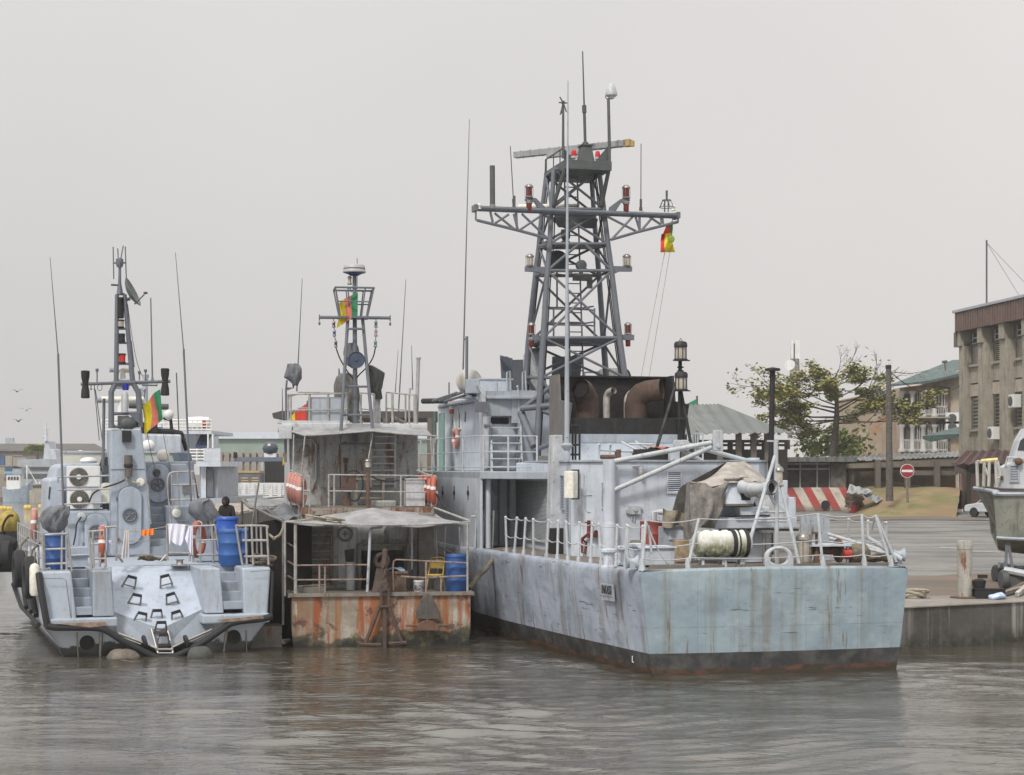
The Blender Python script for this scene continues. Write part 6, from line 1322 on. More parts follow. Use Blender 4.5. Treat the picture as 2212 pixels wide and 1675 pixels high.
q = MB();q.prism([(b1(1085,1340,YS).x,YS+.05,PZ+.2),(b1(1185,1340,YS).x,YS+.05,PZ+.2),(sr0,YS+.15,DB),(rb0,YS+.15,DB)],(0,DEP,0));q.build('stern_block',M['pb'],pb_,bevel=.03)
q = MB();q.box((b1(1080,1340,0).x-.05,YS-.1,PZ-.06),(b1(1428,1370,0).x,YS+DEP,PZ+.18));q.build('stern_platform',M['pb'],pb_,bevel=.04)
q = MB();q.prism([b1(1150,1385,-.13),b1(1390,1362,-.13),b1(1395,1378,-.13),b1(1180,1398,-.13)],(0,.1,0));q.build('platform_edge',plain('worn_ply2',(.24,.18,.14),.8,0,.3),pb_)
zs = [b1(1230,y,YS+.1+.3*i).z for i,y in enumerate((1288,1236,1184,1133,1090))]
steps(sr0-.05,sr1+.05,zs,'stairs')
q = MB();
for pts in ([(232,1165),(340,1168),(350,1180),(378,1390)],[(1325,1130),(1440,1122)],[(1140,1362),(1290,1345)]): q.tube([b1(x,y,YS-.0+.0) for x,y in pts],.008,4)
each(q,'panel_seam',M['mast_dark'],pb_)
# ramp: two facets meeting in a valley, and the low upright facets beneath
RT = 2.35;RB = .30
tl,tr_,tcl = b1(588,1118,RT),b1(1068,1092,RT),b1(790,1078,RT)
tl.z = tr_.z = tcl.z = DB-.02
ml,mr_ = b1(603,1342,.7),b1(1082,1322,.7);vb = b1(850,1432,RB);vt = Vc((xC+.0,1.75,1.45));vtop = b1(830,1078,RT);vtop.z = DB-.02
vmid = b1(790,1205,1.7)
q = MB();q.add([tl,vtop,vmid,vb,ml],[(0,1,2),(0,2,3,4)]);q.add([tr_,vtop,vmid,vb,mr_],[(0,2,1),(0,4,3,2)]);ramp_ = q.build('stern_ramp',M['pb_gloss'],pb_)
bl_,br_ = b1(618,1450,.45),b1(1092,1440,.45);vbb = b1(850,1548,.2)
q = MB();q.add([ml,vb,vbb,bl_],[(0,1,2,3)]);q.add([mr_,vb,vbb,br_],[(0,3,2,1)]);q.build('ramp_apron',M['pb_dark'],pb_)
q = MB();q.add([ml,bl_,(bl_.x-.02,2.3,bl_.z),(tl.x,2.3,tl.z),tl],[(0,1,2,3,4)]);q.add([mr_,br_,(br_.x,2.3,br_.z),(tr_.x,2.3,tr_.z),tr_],[(0,1,2,3,4)]);q.build('ramp_cheeks',M['pb'],pb_)
# footholds on the ramp: raised stirrups with a black tread
def foothold(c,tilt,name='foothold'):
    w_,h_ = .15,.24
    q = MB();m = Matrix.Translation(c) @ Matrix.Rotation(tilt,4,'Y')
    lo = [(-w_*1.05,-.05,-h_/2),(w_*1.05,-.05,-h_/2)];hi = [(-w_*.72,-.17,h_/2),(w_*.72,-.17,h_/2)]
    for i in (0,1): q.tube([m @ Vc(lo[i]),m @ Vc(hi[i])],.024,6)
    q.tube([m @ Vc(lo[0]),m @ Vc(lo[1])],.02,6)
    for i in (0,1): q.tube([m @ Vc(lo[i]),m @ (Vc(lo[i])+Vc((0,.12,-.05)))],.03,6)
    o = q.build(name,M['steel_dull'],pb_,True)
    q = MB();q.cbox(m @ Vc((0,-.17,h_/2)),(w_*1.55,.10,.075),0,tilt);q.build('tread',M['rubber'],o)
for x,y,yy,tl_ in ((688,1180,1.72,.28),(872,1174,1.72,-.24),(715,1275,1.22,.24),(903,1270,1.22,-.28),(743,1372,.72,.24),(826,1357,.85,0),(932,1364,.75,-.28),(848,1420,.42,0),(860,1485,.18,0)):
    foothold(b1(x,y,yy-.12),tl_)
q = MB()
for xa_,xb_ in ((800,835),(885,915)): q.tube([b1(xa_,1432,.25),b1(xb_,1560,-.1)],.028,8)
q.tube([b1(820,1540,-.08),b1(915,1540,-.08)],.03,8);q.tube([b1(835,1560,-.1),b1(915,1560,-.1)],.025,8);q.tube([b1(790,1432,.25),b1(885,1432,.25)],.02)
for x in (848,862): pass
q.build('boarding_ladder',M['steel'],pb_,True)
q = MB();q.tube([b1(838,1525,-.02),b1(905,1520,-.02)],.05,8);q.build('ladder_tread',M['rubber'],pb_)
for pts,wx in (([(625,1455),(745,1500),(830,1535)],(765,1500)),([(1120,1435),(1000,1488),(910,1530)],(985,1498))):
    q = MB();q.tube([b1(x,y,.1-.1*k) for k,(x,y) in enumerate(pts)],.03,8);q.tube([b1(pts[0][0],pts[0][1]+12,.12),b1(pts[1][0],pts[1][1]+14,.0)],.02);q.build('grab_rail',M['steel'],pb_,True)
    q = MB();c = b1(*wx,-.1);q.lathe([(.14,-.05),(.17,-.03),(.17,.03),(.14,.05)],c,(.9,0,.25),18);q.build('guide_roller',M['rubber'],pb_,True)
# after deck
q = MB();V = [(pbx(y)+.02,y,DB-.02) for y in (2.42,6,12,16)]+[(2*xC-pbx(y)-.02,y,DB-.02) for y in (2.42,6,12,16)];q.add(V,[(i,i+1,5+i,4+i) for i in range(3)]);q.build('deck',M['pb'],pb_)
# house: low block, tower, cabin
YT_ = 7.4
def bb(x,y): return b1(x,y,YT_)
zd = DB
q = MB();q.prism([(bb(300,0).x,YT_,zd),(bb(600,0).x,YT_,zd),(bb(590,0).x,YT_,bb(0,812).z),(bb(345,0).x,YT_,bb(0,812).z)],(0,4,0));q.build('after_house',M['pb'],pb_,bevel=.06)
ztw = bb(0,372).z
q = MB();q.prism([(bb(585,0).x,YT_-.02,zd),(bb(795,0).x,YT_-.02,zd),(bb(795,0).x,YT_-.02,bb(0,872).z),(bb(770,0).x,YT_-.02,bb(0,560).z),(bb(747,0).x,YT_-.02,ztw),(bb(585,0).x,YT_-.02,ztw)],(0,1.1,0));tow = q.build('tower',M['pb'],pb_,bevel=.05)
q = MB();q.tube([bb(583,590)-Vc((0,.03,0)),bb(765,588)-Vc((0,.03,0))],.008,4);q.tube([bb(583,380)-Vc((0,.03,0)),bb(748,372)-Vc((0,.03,0))],.008,4);each(q,'seam',M['mast_dark'],tow)
def oval(mb,xc,zc,w_,h_,y,th=.05,n=28):
    r = w_/2;pts = []
    for k in range(n):
        t = 2*math.pi*k/n;pts.append((xc+r*math.cos(t),y,zc+r*math.sin(t)+(h_/2-r)*(1 if math.sin(t) >= 0 else -1)))
    mb.prism(pts,(0,-th,0))
def ovaldoor(x0,y0,x1,y1,yy,wheel,name='oval_door',par=pb_):
    a,b = b1(x0,y1,yy),b1(x1,y0,yy);q = MB();oval(q,(a.x+b.x)/2,(a.z+b.z)/2,b.x-a.x+.05,b.z-a.z+.05,yy-.012,.015);fr = q.build(name,M['pb_dark'],par)
    q = MB();oval(q,(a.x+b.x)/2,(a.z+b.z)/2,b.x-a.x,b.z-a.z,yy-.03,.05);q.build('door_leaf',M['pb'],fr,True,bevel=.015)
    q = MB();c = b1(*wheel,yy-.11);q.torus(c,(0,1,0),.185,.035,24,8)
    for k in range(5): t = k*2*math.pi/5+.31;q.tube([c,c+Vc((.18*math.cos(t),0,.18*math.sin(t)))],.03,6)
    q.lathe([(.06,-.02),(.06,.06)],c,(0,1,0),10);q.build('hand_wheel',M['mast_grey'],fr,True)
ovaldoor(625,680,748,985,YT_-.03,(686,830));ovaldoor(445,822,568,1060,YT_,(507,918));
q = MB()
for x,y in ((618,745),(620,960),(440,905),(440,985)): q.lathe([(.03,-.05),(.03,.05)],bb(x,y)-Vc((0,.06,0)),n=8)
each(q,'hinge',M['mast_grey'],pb_)
# right: recess with upper oval door, stairs, low block, cabin side
YR3 = 9.0
r3 = lambda x,y: b1(x,y,YR3)
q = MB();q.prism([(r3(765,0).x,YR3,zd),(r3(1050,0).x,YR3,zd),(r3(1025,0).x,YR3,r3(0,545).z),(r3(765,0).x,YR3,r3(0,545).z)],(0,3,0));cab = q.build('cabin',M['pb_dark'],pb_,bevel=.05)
ovaldoor(772,562,898,765,YR3,(834,668));q = MB();q.lathe([(.12,0),(.12,.03)],b1(827,607,YR3-.08),(0,-1,0),18);q.build('porthole',M['glass'],pb_)
q = MB();a = b1(775,0,YT_+.1);b = b1(893,0,YT_+.1);zz0 = [b1(0,y,YT_+.1+.2*i).z for i,y in enumerate((1010,968,922,878,835,795))]
for i,z in enumerate(zz0): q.box((a.x,YT_+.1+.24*i,z-.32),(b.x,YT_+.1+.24*(i+1)+.02,z))
q.build('stairs',M['pb_dark'],pb_,bevel=.015)
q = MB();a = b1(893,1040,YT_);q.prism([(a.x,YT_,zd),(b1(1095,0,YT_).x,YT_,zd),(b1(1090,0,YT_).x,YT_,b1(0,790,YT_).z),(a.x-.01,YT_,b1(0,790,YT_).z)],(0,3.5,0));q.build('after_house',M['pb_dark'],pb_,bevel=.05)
q = MB();q.prism([b1(905,560,YR3-.3),b1(985,560,YR3-.3),b1(1003,600,YR3-.3),b1(1010,640,YR3-.3),b1(1030,645,YR3-.3),b1(1050,790,YR3-.3),b1(905,790,YR3-.3)],(0,.6,0));q.build('cabin_wing',M['pb'],pb_,bevel=.03)
q = MB();a,b = b1(965,715,YR3-.32),b1(1005,672,YR3-.32);q.prism([(a.x,YR3-.34,a.z),(b.x,YR3-.34,a.z),(b.x,YR3-.34,b.z),(a.x,YR3-.34,b.z)],(0,.02,0));q.build('vent_plate',M['steel_dull'],pb_)
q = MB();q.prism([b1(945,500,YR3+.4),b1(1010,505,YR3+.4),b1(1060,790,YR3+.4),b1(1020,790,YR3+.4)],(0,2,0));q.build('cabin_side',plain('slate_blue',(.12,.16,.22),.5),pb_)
# left: cabin sides and the condenser units on the low block
q = MB();q.prism([b1(255,640,YT_+.6),b1(303,632,YT_+.6),b1(330,632,YT_+.6),b1(345,812,YT_+.6),b1(345,1000,YT_+.6),b1(240,1000,YT_+.6)],(0,3,0));q.build('cabin_wing',M['pb'],pb_,bevel=.08)
q = MB();q.prism([b1(280,640,YT_+1.4),b1(298,575,YT_+1.4),b1(330,560,YT_+1.4),b1(540,555,YT_+1.4),b1(560,790,YT_+1.4),b1(280,800,YT_+1.4)],(0,3,0));q.build('cabin',M['pb'],pb_,bevel=.08)
q = MB();q.prism([b1(260,680,YT_+.58),b1(268,682,YT_+.58),b1(262,745,YT_+.58),b1(254,745,YT_+.58)],(0,.02,0));q.build('slot_window',M['glass'],pb_)
for yt,ybm in ((572,682),(690,800)):
    a,b = b1(357,ybm,YT_+.35),b1(530,yt,YT_+.35);q = MB();q.box((a.x,YT_+.35,a.z),(b.x,YT_+.75,b.z));ac = q.build('air_conditioner',M['white'],pb_,bevel=.02)
    c = b1(416 if yt < 600 else 420,(yt+ybm)/2+2,YT_+.34);q = MB();q.lathe([(.0,.0),(.27,.0),(.275,.02),(.25,.03)],(c.x,YT_+.345,c.z),(0,-1,0),28);fan = q.build('fan_grille',plain('fan_dark',(.09,.085,.075),.7,0,.3),ac)
    q = MB()
    for rr in (.1,.15,.2,.25): q.torus((c.x,YT_+.31,c.z),(0,1,0),rr,.006,28,4)
    for k in range(16): t = k*math.pi/8;q.tube([(c.x,YT_+.31,c.z),(c.x+.26*math.cos(t),YT_+.31,c.z+.26*math.sin(t))],.006,4)
    q.build('wire_guard',M['steel_dull'],ac)
    q = MB();q.lathe([(.075,0),(.07,.02),(0,.025)],(c.x,YT_+.3,c.z),(0,-1,0),18);q.build('fan_hub',M['white'],ac)
q = MB();a,b = b1(483,772,YT_+.25),b1(535,692,YT_+.25);q.box((a.x,YT_+.2,a.z),(b.x,YT_+.3,b.z));q.build('switch_box',M['light_metal'],pb_,bevel=.01)
q = MB();a,b = b1(545,800,YT_+.6),b1(583,570,YT_+.6);q.box((a.x,YT_+.55,a.z),(b.x,YT_+.65,b.z));q.build('dark_gap',M['mast_dark'],pb_)
q = MB();q.lathe([(.3,0),(.3,.1)],b1(560,712,YT_+.5),(0,-1,0),18);q.build('hose_reel',M['cream'],pb_,True)
# window band of the bridge and its visor
q = MB();
def wpan(x0,x1,y0,y1,yy): a,b = b1(x0,y1,yy),b1(x1,y0,yy);q.box((a.x,yy,a.z),(b.x,yy+.04,b.z))
for x0,x1 in ((330,430),(432,535),(760,852),(854,905)): wpan(x0,x1,496,560 if x0 < 600 else 548,11.0)
q.prism([b1(905,492,11),b1(945,520,11),b1(950,548,11),b1(905,548,11)],(0,.04,0))
def scr():
    m,t,b = mk('screen_glass');c = mixc(t,ramp(t,ns(t,1.2,3,.5,sc=(1,1,1)),.3,.7),(.40,.46,.42),(.58,.56,.50));t.links.new(c,b.inputs['Base Color']);b.inputs['Roughness'].default_value = .12;return m
each(q,'windscreen',scr(),pb_)
q = MB();a,b = b1(330,497,11),b1(950,490,11);q.box((a.x,10.95,a.z-.02),(b.x,11.1,a.z+.04));q.build('screen_frame',M['light_metal'],pb_)
for x0,y0,r,nm in ((785,468,.22,'white_dome'),(425,510,.14,'small_dome')):
    q = MB();c = b1(x0,y0,11.5);q.ball(c,(r,r,r),16,10);q.tube([c-Vc((0,0,r*2.2)),c],r*.5);q.build('sat_dome',M['white'],pb_,True)
q = MB();c = b1(468,545,9.2);q.ball(c,(.26,.3,.12),14,8);q.tube([c,c-Vc((0,0,.15))],.15);q.build('white_float',M['white'],pb_,True)
q = MB();c = b1(862,518,9.2);q.ball(c,(.2,.2,.2),14,8);q.build('floodlight',M['cream'],pb_,True)
q = MB();q.tube([b1(545,570,8),b1(550,215,8)],.045,8);q.tube([b1(548,800,8),b1(545,570,8)],.035);q.build('radar_post',M['mast_grey'],pb_)
bag([b1(x,y,8.4) for x,y in ((540,525),(528,560),(530,590),(548,605))],[b1(x,y,8.4) for x,y in ((570,525),(580,555),(575,590),(562,605))],8.4,.2,'covered_horn',M['tarp_dark'],pb_)
# tower fittings: lamps, horn, cable
q = MB();c = bb(668,415)-Vc((0,.15,0));q.box((c.x-.13,c.y,c.z-.17),(c.x+.13,c.y+.15,c.z+.17));q.build('flood_lamp',M['black'],tow)
q = MB();c = bb(676,568)-Vc((0,.14,0));q.lathe([(.11,-.34),(.12,-.1),(.09,-.08),(.09,.02),(.12,.05),(.12,.3)],c,n=14);o = q.build('twin_lantern',paint('dull_bronze',(.13,.12,.10),.5,.3,.1,.2),tow,True)
q = MB();q.lathe([(.125,-.06),(.14,0),(.125,.04)],c,n=14);q.build('band',M['black'],o)
q = MB();q.lathe([(.12,0),(.12,.12),(.09,.13)],bb(740,656),(0,-1,0),16);q.build('shore_plug',M['cream'],tow)
q = MB();q.tube(spline([b1(x,y,YT_-.15) for x,y in ((470,770),(490,720),(540,690),(600,670),(640,655),(665,640))],4),.025,6);q.tube(spline([b1(x,y,YT_-.12) for x,y in ((430,840),(405,880),(400,930),(388,990))],4),.022,6);q.build('black_cable',M['rubber'],pb_)
q = MB();q.tube(spline([b1(x,y,YT_-.15) for x,y in ((660,645),(680,640),(710,658),(738,662))],4),.03,6);q.build('rope_lashing',M['rope_pale'],pb_)
for x,y in ((430,838),(932,820)):
    q = MB();q.lathe([(.13,0),(.13,.1),(.1,.12)],b1(x,y,YT_),(0,-1,0),18);q.build('speaker',M['cream'] if x > 900 else M['light_metal'],pb_,True)
q = MB();q.tube([b1(355,882,YT_-.05),b1(398,880,YT_-.05)],.02);q.tube([b1(935,862,YT_-.05),b1(1000,860,YT_-.05)],.015);each(q,'grab_bar',M['steel_dull'],pb_)
# mast above the tower
YB_ = YT_+.3;mq = MB()
L1 = [b1(588,372,YB_),b1(588,180,YB_),b1(610,135,YB_)];L2_ = [b1(742,365,YB_),b1(732,185,YB_),b1(705,135,YB_)]
mq.tube(L1,.085,8);mq.tube(L2_,.085,8);mq.tube([b1(600,133,YB_),b1(715,130,YB_)],.09,8);mq.tube([b1(590,295,YB_),b1(738,290,YB_)],.05,8)
q2 = lambda x,y: B.px(c2(x,y),y=YB_)
mq.tube([q2(943,1200),q2(948,490)],[.075,.06],8);mq.tube([q2(1075,1195),q2(1010,490)],[.08,.06],8)
for y,xa_,xb_ in ((1053,955,1055),(883,958,1043),(768,958,1030),(597,958,1012),(488,945,1012)): mq.tube([q2(xa_,y),q2(xb_,y)],.035,6)
mq.tube([q2(972,490),q2(970,400),q2(972,230)],[.10,.05,.035],8);
mq.tube([q2(1085,1080),q2(1060,865)],.03,6)
pm = mq.build('mast',M['mast_grey'],pb_,True)
q = MB();q.prism([b1(592,345,YB_),b1(640,372,YB_),b1(592,372,YB_)],(0,.06,0));q.prism([b1(738,340,YB_),b1(700,368,YB_),b1(740,368,YB_)],(0,.06,0));q.prism([b1(680,295,YB_-.1),b1(738,292,YB_-.1),b1(738,350,YB_-.1)],(0,.05,0));each(q,'gusset',M['mast_grey'],pm)
q = MB();a,b = q2(655,1217),q2(1380,1195);q.tube([a,b],.05,8);yd = q.build('yard',M['mast_grey'],pm,True)
for x,y in ((692,1217),(1338,1197)):
    c = q2(x,y);q = MB();q.lathe([(.10,-.42),(.13,-.40),(.12,-.2),(.09,-.05),(.09,.05),(.12,.2),(.13,.38),(.10,.40)],c,n=14);q.build('signal_lamp',M['black'],yd,True)
q = MB();
for x,y,h_ in ((787,1205,.32),(1180,1190,.25),(1130,1185,.18)): c = q2(x,y);q.tube([c,c+Vc((0,0,h_))],.02);q.lathe([(.04,0),(.05,.08),(.02,.1)],c+Vc((0,0,h_)),n=8)
q.tube([q2(1150,1225),q2(1275,1228),q2(1272,1215)],.025);each(q,'sensor',M['mast_grey'],yd)
q = MB()
for x in (738,766): c = q2(x,1225);q.tube([c,c-Vc((0,0,.1))],.012);q.ball(c-Vc((0,0,.12)),.03,8,5)
q.tube(spline([q2(800,1222),q2(788,1245),q2(800,1270),q2(822,1262),q2(828,1235),q2(820,1220)],3),.01,5);q.build('halyard_blocks',M['mast_dark'],yd)
q = MB();a,b = q2(1236,1190),q2(1222,518);q.tube([a,a.lerp(b,.05),b],[.05,.025,.018],8);q.build('whip_antenna',M['mast_grey'],yd)
# four-element antenna at the head
q = MB();h_ = q2(970,232);q.tube([q2(915,235),q2(1025,233)],.025);q.lathe([(.08,-.14),(.11,-.05),(.11,.1),(.06,.14)],h_,n=12)
for x0,x1,y0,y1,dy in ((922,917,366,105,0),(1024,1015,362,102,0),(970,963,240,107,.3),(965,990,240,105,-.3)): a,b = q2(x0,y0),q2(x1,y1);q.tube([a+Vc((0,dy,0)),b+Vc((0,dy,0))],.018,6)
q.tube([h_+Vc((0,-.3,0)),h_+Vc((0,.3,0))],.02);q.build('dipole_antenna',M['mast_grey'],pm)
q = MB();c = q2(1042,490);a,b = q2(990,402),q2(1090,572);ax = Vc((.86,-.3,.45)).normalized()
m_ = (a+b)/2;q.lathe([(.0,.0),(.2,.02),(.36,.08),(.47,.16),(.46,.17),(.3,.09),(0,.035)],m_,ax,22,cap=False);ds = q.build('satellite_dish',plain('dish_grey',(.13,.15,.15),.6),pm,True)
q = MB();q.tube([q2(1090,570),q2(1170,490)],.02);q.ball(q2(1180,478),(.07,.05,.04),8,6);q.tube([q2(1010,535),q2(1055,525)],.05);q.tube([q2(900,412),q2(955,415)],.03);q.build('dish_arm',M['mast_dark'],ds)
for x,y,h_,kind in ((975,602,.5,'dark'),(978,762,.2,'clear'),(985,878,.24,'dark'),(991,1048,.24,'red')):
    c = q2(x,y);q = MB()
    if kind == 'dark': q.lathe([(.09,-.0 if h_ < .4 else -.3),(.11,.02 if h_ < .4 else -.28),(.1,h_*.5),(.11,h_*.6 if h_ > .4 else h_),(.09,h_*.65 if h_ > .4 else h_+.02)],c,n=14);q.build('mast_lamp',M['black'],pm,True)
    else:
        q.lathe([(.09,0),(.11,.02),(.1,.04)],c,n=14);q.lathe([(.1,h_),(.12,h_+.02),(.1,h_+.05)],c,n=14);o = q.build('mast_lamp',M['black'],pm,True);q = MB();q.lathe([(.09,.04),(.095,h_)],c,n=14);q.build('lens',plain('lens_red_bright',(.5,.02,.02),.2) if kind == 'red' else M['clear_lens'],o,True)
def rbar(x0,y0,x1,y1,px,py,w_,yy):
    a,b = B.px(c2(x0,y0),y=yy),B.px(c2(x1,y1),y=yy);q = MB();m_ = (a+b)/2;
    q.tube([a,a.lerp(b,.06),b.lerp(a,.06),b],[w_*.8,w_,w_,w_*.8],12);o = q.build('radar_scanner',M['cream'],pm,True)
    c = B.px(c2(px,py),y=yy);q = MB();q.lathe([(.18,-.3),(.22,-.28),(.22,-.05),(.12,.0),(.08,m_.z-c.z)],c,n=16);q.build('radar_gearbox',M['white'],o,True)
    q = MB();q.lathe([(w_*1.05,0),(w_*1.05,.12)],a,(b-a),12);q.build('end_cap',M['ship_grey'],o)
rbar(888,1100,1052,1108,990,1175,.075,YB_+.3);rbar(788,1343,1165,1345,985,1440,.10,YB_+1.4)
q = MB();c = q2(1018,1240);q.lathe([(.09,-.1),(.1,.1)],c,n=12);q.build('blue_beacon',M['blue_lens'],pm,True)
q = MB();q.lathe([(.10,-.3),(.11,.2),(.08,.3)],q2(1012,1365),n=14);q.tube([q2(1015,1420),q2(1015,1455)],.05);q.build('horn_speaker',M['light_metal'],pm,True)
q = MB();q.cbox(q2(1000,1510),(.32,.2,.26));q.ball(q2(1040,1535),(.28,.2,.2),10,7);q.ball(q2(975,1560),(.1,.1,.08),8,6);q.build('camera_pod',M['mast_dark'],pm,True)
# second mast, dark roll bar and domes over the bridge, forward of the tower
YF_ = 12.5;qf = lambda x,y: B.px(c2(x,y),y=YF_)
q = MB();q.tube([qf(1182,1490),qf(1182,1175)],.07,8);q.lathe([(.1,0),(.11,.12)],qf(1180,1170),n=12);q.tube([qf(1120,1215),qf(1200,1218)],.025);q.box(qf(1130,1310)-Vc((0,.1,0)),qf(1165,1260)+Vc((0,.1,0)));q.tube([qf(1145,1250),qf(1165,1268)],.12);q.build('fore_mast',M['ship_grey'],pb_)
q = MB();q.tube([qf(1045,1390),qf(1365,1402)],.10,10);q.build('dark_scanner',M['mast_dark'],pb_,True)
q = MB();q.ball(qf(1365,1465),(.18,.18,.18),14,9);q.tube([qf(1365,1480),qf(1365,1510)],.08);q.build('chrome_dome',M['white'],pb_,True)
q = MB();q.tube([qf(1150,1595),qf(1395,1600),qf(1475,1620)],.09,8);q.tube([qf(1325,1490),qf(1385,1510),qf(1392,1590)],.06,8);q.tube([qf(1395,1600),B.px(c1(975,440),y=YF_)],.09,8);q.tube([qf(1470,1612),B.px(c1(985,490),y=YF_)],.07,8);q.build('roll_bar',M['black'],pb_)
q = MB();q.cbox(qf(1210,1570),(.5,.4,.35));q.build('covered_compass',M['black'],pb_,bevel=.05)
q = MB();q.grid(lambda a,b: lerp(qf(1155,1585),qf(1320,1582),a) and Vc(lerp(qf(1155,1585),qf(1320,1582),a))+Vc((0,.6*b,-.05*math.sin(5*a))),8,4,(0,0,.03));q.build('blue_cover',plain('blue_tarp',(.02,.16,.45),.6),pb_)
q = MB();q.box((B.px(c1(750,0),y=YF_).x,YF_-.4,DB+1.8),(B.px(c1(950,0),y=YF_).x,YF_+1.5,B.px(c1(0,400),y=YF_).z));q.build('bridge',M['ship_white'],pb_,bevel=.05)
# long whips
for x0,y0,xk,yk,x1,y1,yy in ((340,930,301,0,-1,0,4.2),(1010,760,975,0,0,0,6.0)):
    a = b1(x0,y0,yy);k_ = b1(xk,yk,yy);q = MB()
    m1 = B.px(c2(472,1000) if x0 < 500 else c2(1490,960),y=yy);e = B.px(c2(406,190) if x0 < 500 else c2(1422,150),y=yy)
    q.tube([a,m1],.03,8);q.tube([m1,e],[.018,.008],6);q.tube([m1-Vc((0,0,.1)),m1+Vc((0,0,.1))],.03,6);q.build('whip_antenna',M['mast_grey'],pb_)
q = MB();q.tube([B.px(c2(805,1675),y=8),B.px(c2(766,1250),y=8)],.012);q.tube([B.px(c1(545,470),y=8),B.px(c1(505,170),y=8)],.012);q.tube([B.px(c2(1450,1600),y=13),B.px(c2(1430,1125),y=13)],.02)
for p in (((1035,570),(1155,1150)),): q.tube(sag(B.px(c2(*p[0]),y=YB_),B.px(c2(*p[1]),y=YB_),.4),.01,5)
q.tube(sag(b1(740,160,YB_),b1(820,590,YR3-.4),.2),.01,5);q.tube(sag(b1(855,350,8),b1(905,600,8),.1),.008,5);each(q,'wire',M['mast_dark'],pb_)
# rails
def rails(name,y_of,runs,posts,r=.026,mat='steel'):   # name, station, runs, posts
    if name == 'cabin_rail':                              # the rails left and right of the tower
        for s in (0,1): rails('house_rail',y_of,[r_ for r_ in runs if (r_[0][0] > 620) == s],[r_ for r_ in posts if (r_[0] > 620) == s],r,mat)
        return
    q = MB()
    for run in runs: q.tube(spline([b1(x,y,y_of) if len(p_) == 2 else b1(x,y,p_[2]) for p_ in run for x,y in (p_[:2],)],3) if len(run) > 2 else [b1(*p_[:2],p_[2] if len(p_) > 2 else y_of) for p_ in run],r,8)
    for p_ in posts: q.tube([b1(p_[0],p_[1],p_[4] if len(p_) > 4 else y_of),b1(p_[2],p_[3],p_[4] if len(p_) > 4 else y_of)],r,8)
    return q.build(name,M[mat],pb_,True)
rails('stern_rail',.6,[[(215,940,1.2),(240,935),(345,930),(358,938),(380,1130)],[(230,1012),(355,1008)],[(225,1090),(358,1085)],[(485,1130),(470,930),(480,918),(550,912)],[(480,985),(555,982)],[(490,1062),(560,1060)]],
      [(232,935,235,1130),(328,930,325,1130),(350,935,352,1120),(490,920,495,1110),(530,915,528,1105),(548,912,560,1105)],.028)
rails('stern_rail',2.0,[[(528,900),(545,896),(600,892),(616,892)],[(1020,890),(1120,887),(1138,900),(1172,1100)],[(1030,965),(1150,962)],[(1040,1040),(1160,1040)],[(885,885),(900,880),(1020,890)],[(890,1030),(1005,1032)]],
      [(616,892,615,1072),(882,882,885,1070),(1018,890,1022,1080),(1060,890,1058,1085),(1120,890,1128,1088),(1005,890,1003,1075),(618,1040,650,1080),(880,1040,850,1075)],.028)
rails('stern_rail',.5,[[(1282,1100),(1250,900),(1262,888),(1405,888),(1412,900)],[(1280,965),(1416,965)],[(1290,1050),(1420,1048)],[(1320,960,2.5),(1415,965)],[(1255,890,.5),(1330,885,2.5)]],
      [(1410,890,1420,1092),(1298,890,1305,1090),(1330,890,1338,1095),(1378,892,1385,1090,1.2),(1355,892,1360,1070,2)],.03)
rails('clothes_line',2.1,[[(616,900),(690,915),(760,912),(860,895),(885,885)],[(560,970),(640,968),(760,968),(850,955)],[(625,1045),(700,1050),(820,1035)]],[],.010,'rope_pale')
rails('cabin_rail',7.0,[[(308,660),(308,632),(330,630),(578,622)],[(305,697),(430,697),(580,690)],[(310,775),(580,765)],[(900,830),(893,770),(885,660),(895,615),(925,603),(1025,600)],[(905,672),(1035,668)],[(900,750),(1045,747)],[(780,670),(795,860),(800,875)],[(895,760),(905,890)]],[(905,612,912,790),(1010,602,1030,790),(940,605,948,790)],.026)
# port side rail, running forward from the stern quarter
q = MB();prev = None
for i in range(9):
    y = .5+i*1.15;o = pbx(y)+.05;b = Vc((o,y,DB));t = Vc((o-.02,y,DB+.95));q.tube([b,t],.025,6)
    if prev:
        for f in (1,.66,.33): q.tube([prev[0].lerp(prev[1],f),b.lerp(t,f)],.018,6)
    prev = (b,t)
q.build('side_rail',M['steel'],pb_)
q = MB();q.tube([b1(238,1128,1.0),b1(240,1115,1),b1(262,1112,1),b1(268,1130,1)],.03);q.build('fairlead',M['steel'],pb_)
q = MB();c = b1(950,1055,2.2);q.lathe([(.13,0),(.09,.05),(.09,.14),(.13,.17)],(c.x,2.2,DB-.02),n=14);q.cbox((c.x,2.2,DB),(.45,.25,.04));q.build('bollard',M['steel'],pb_,True)
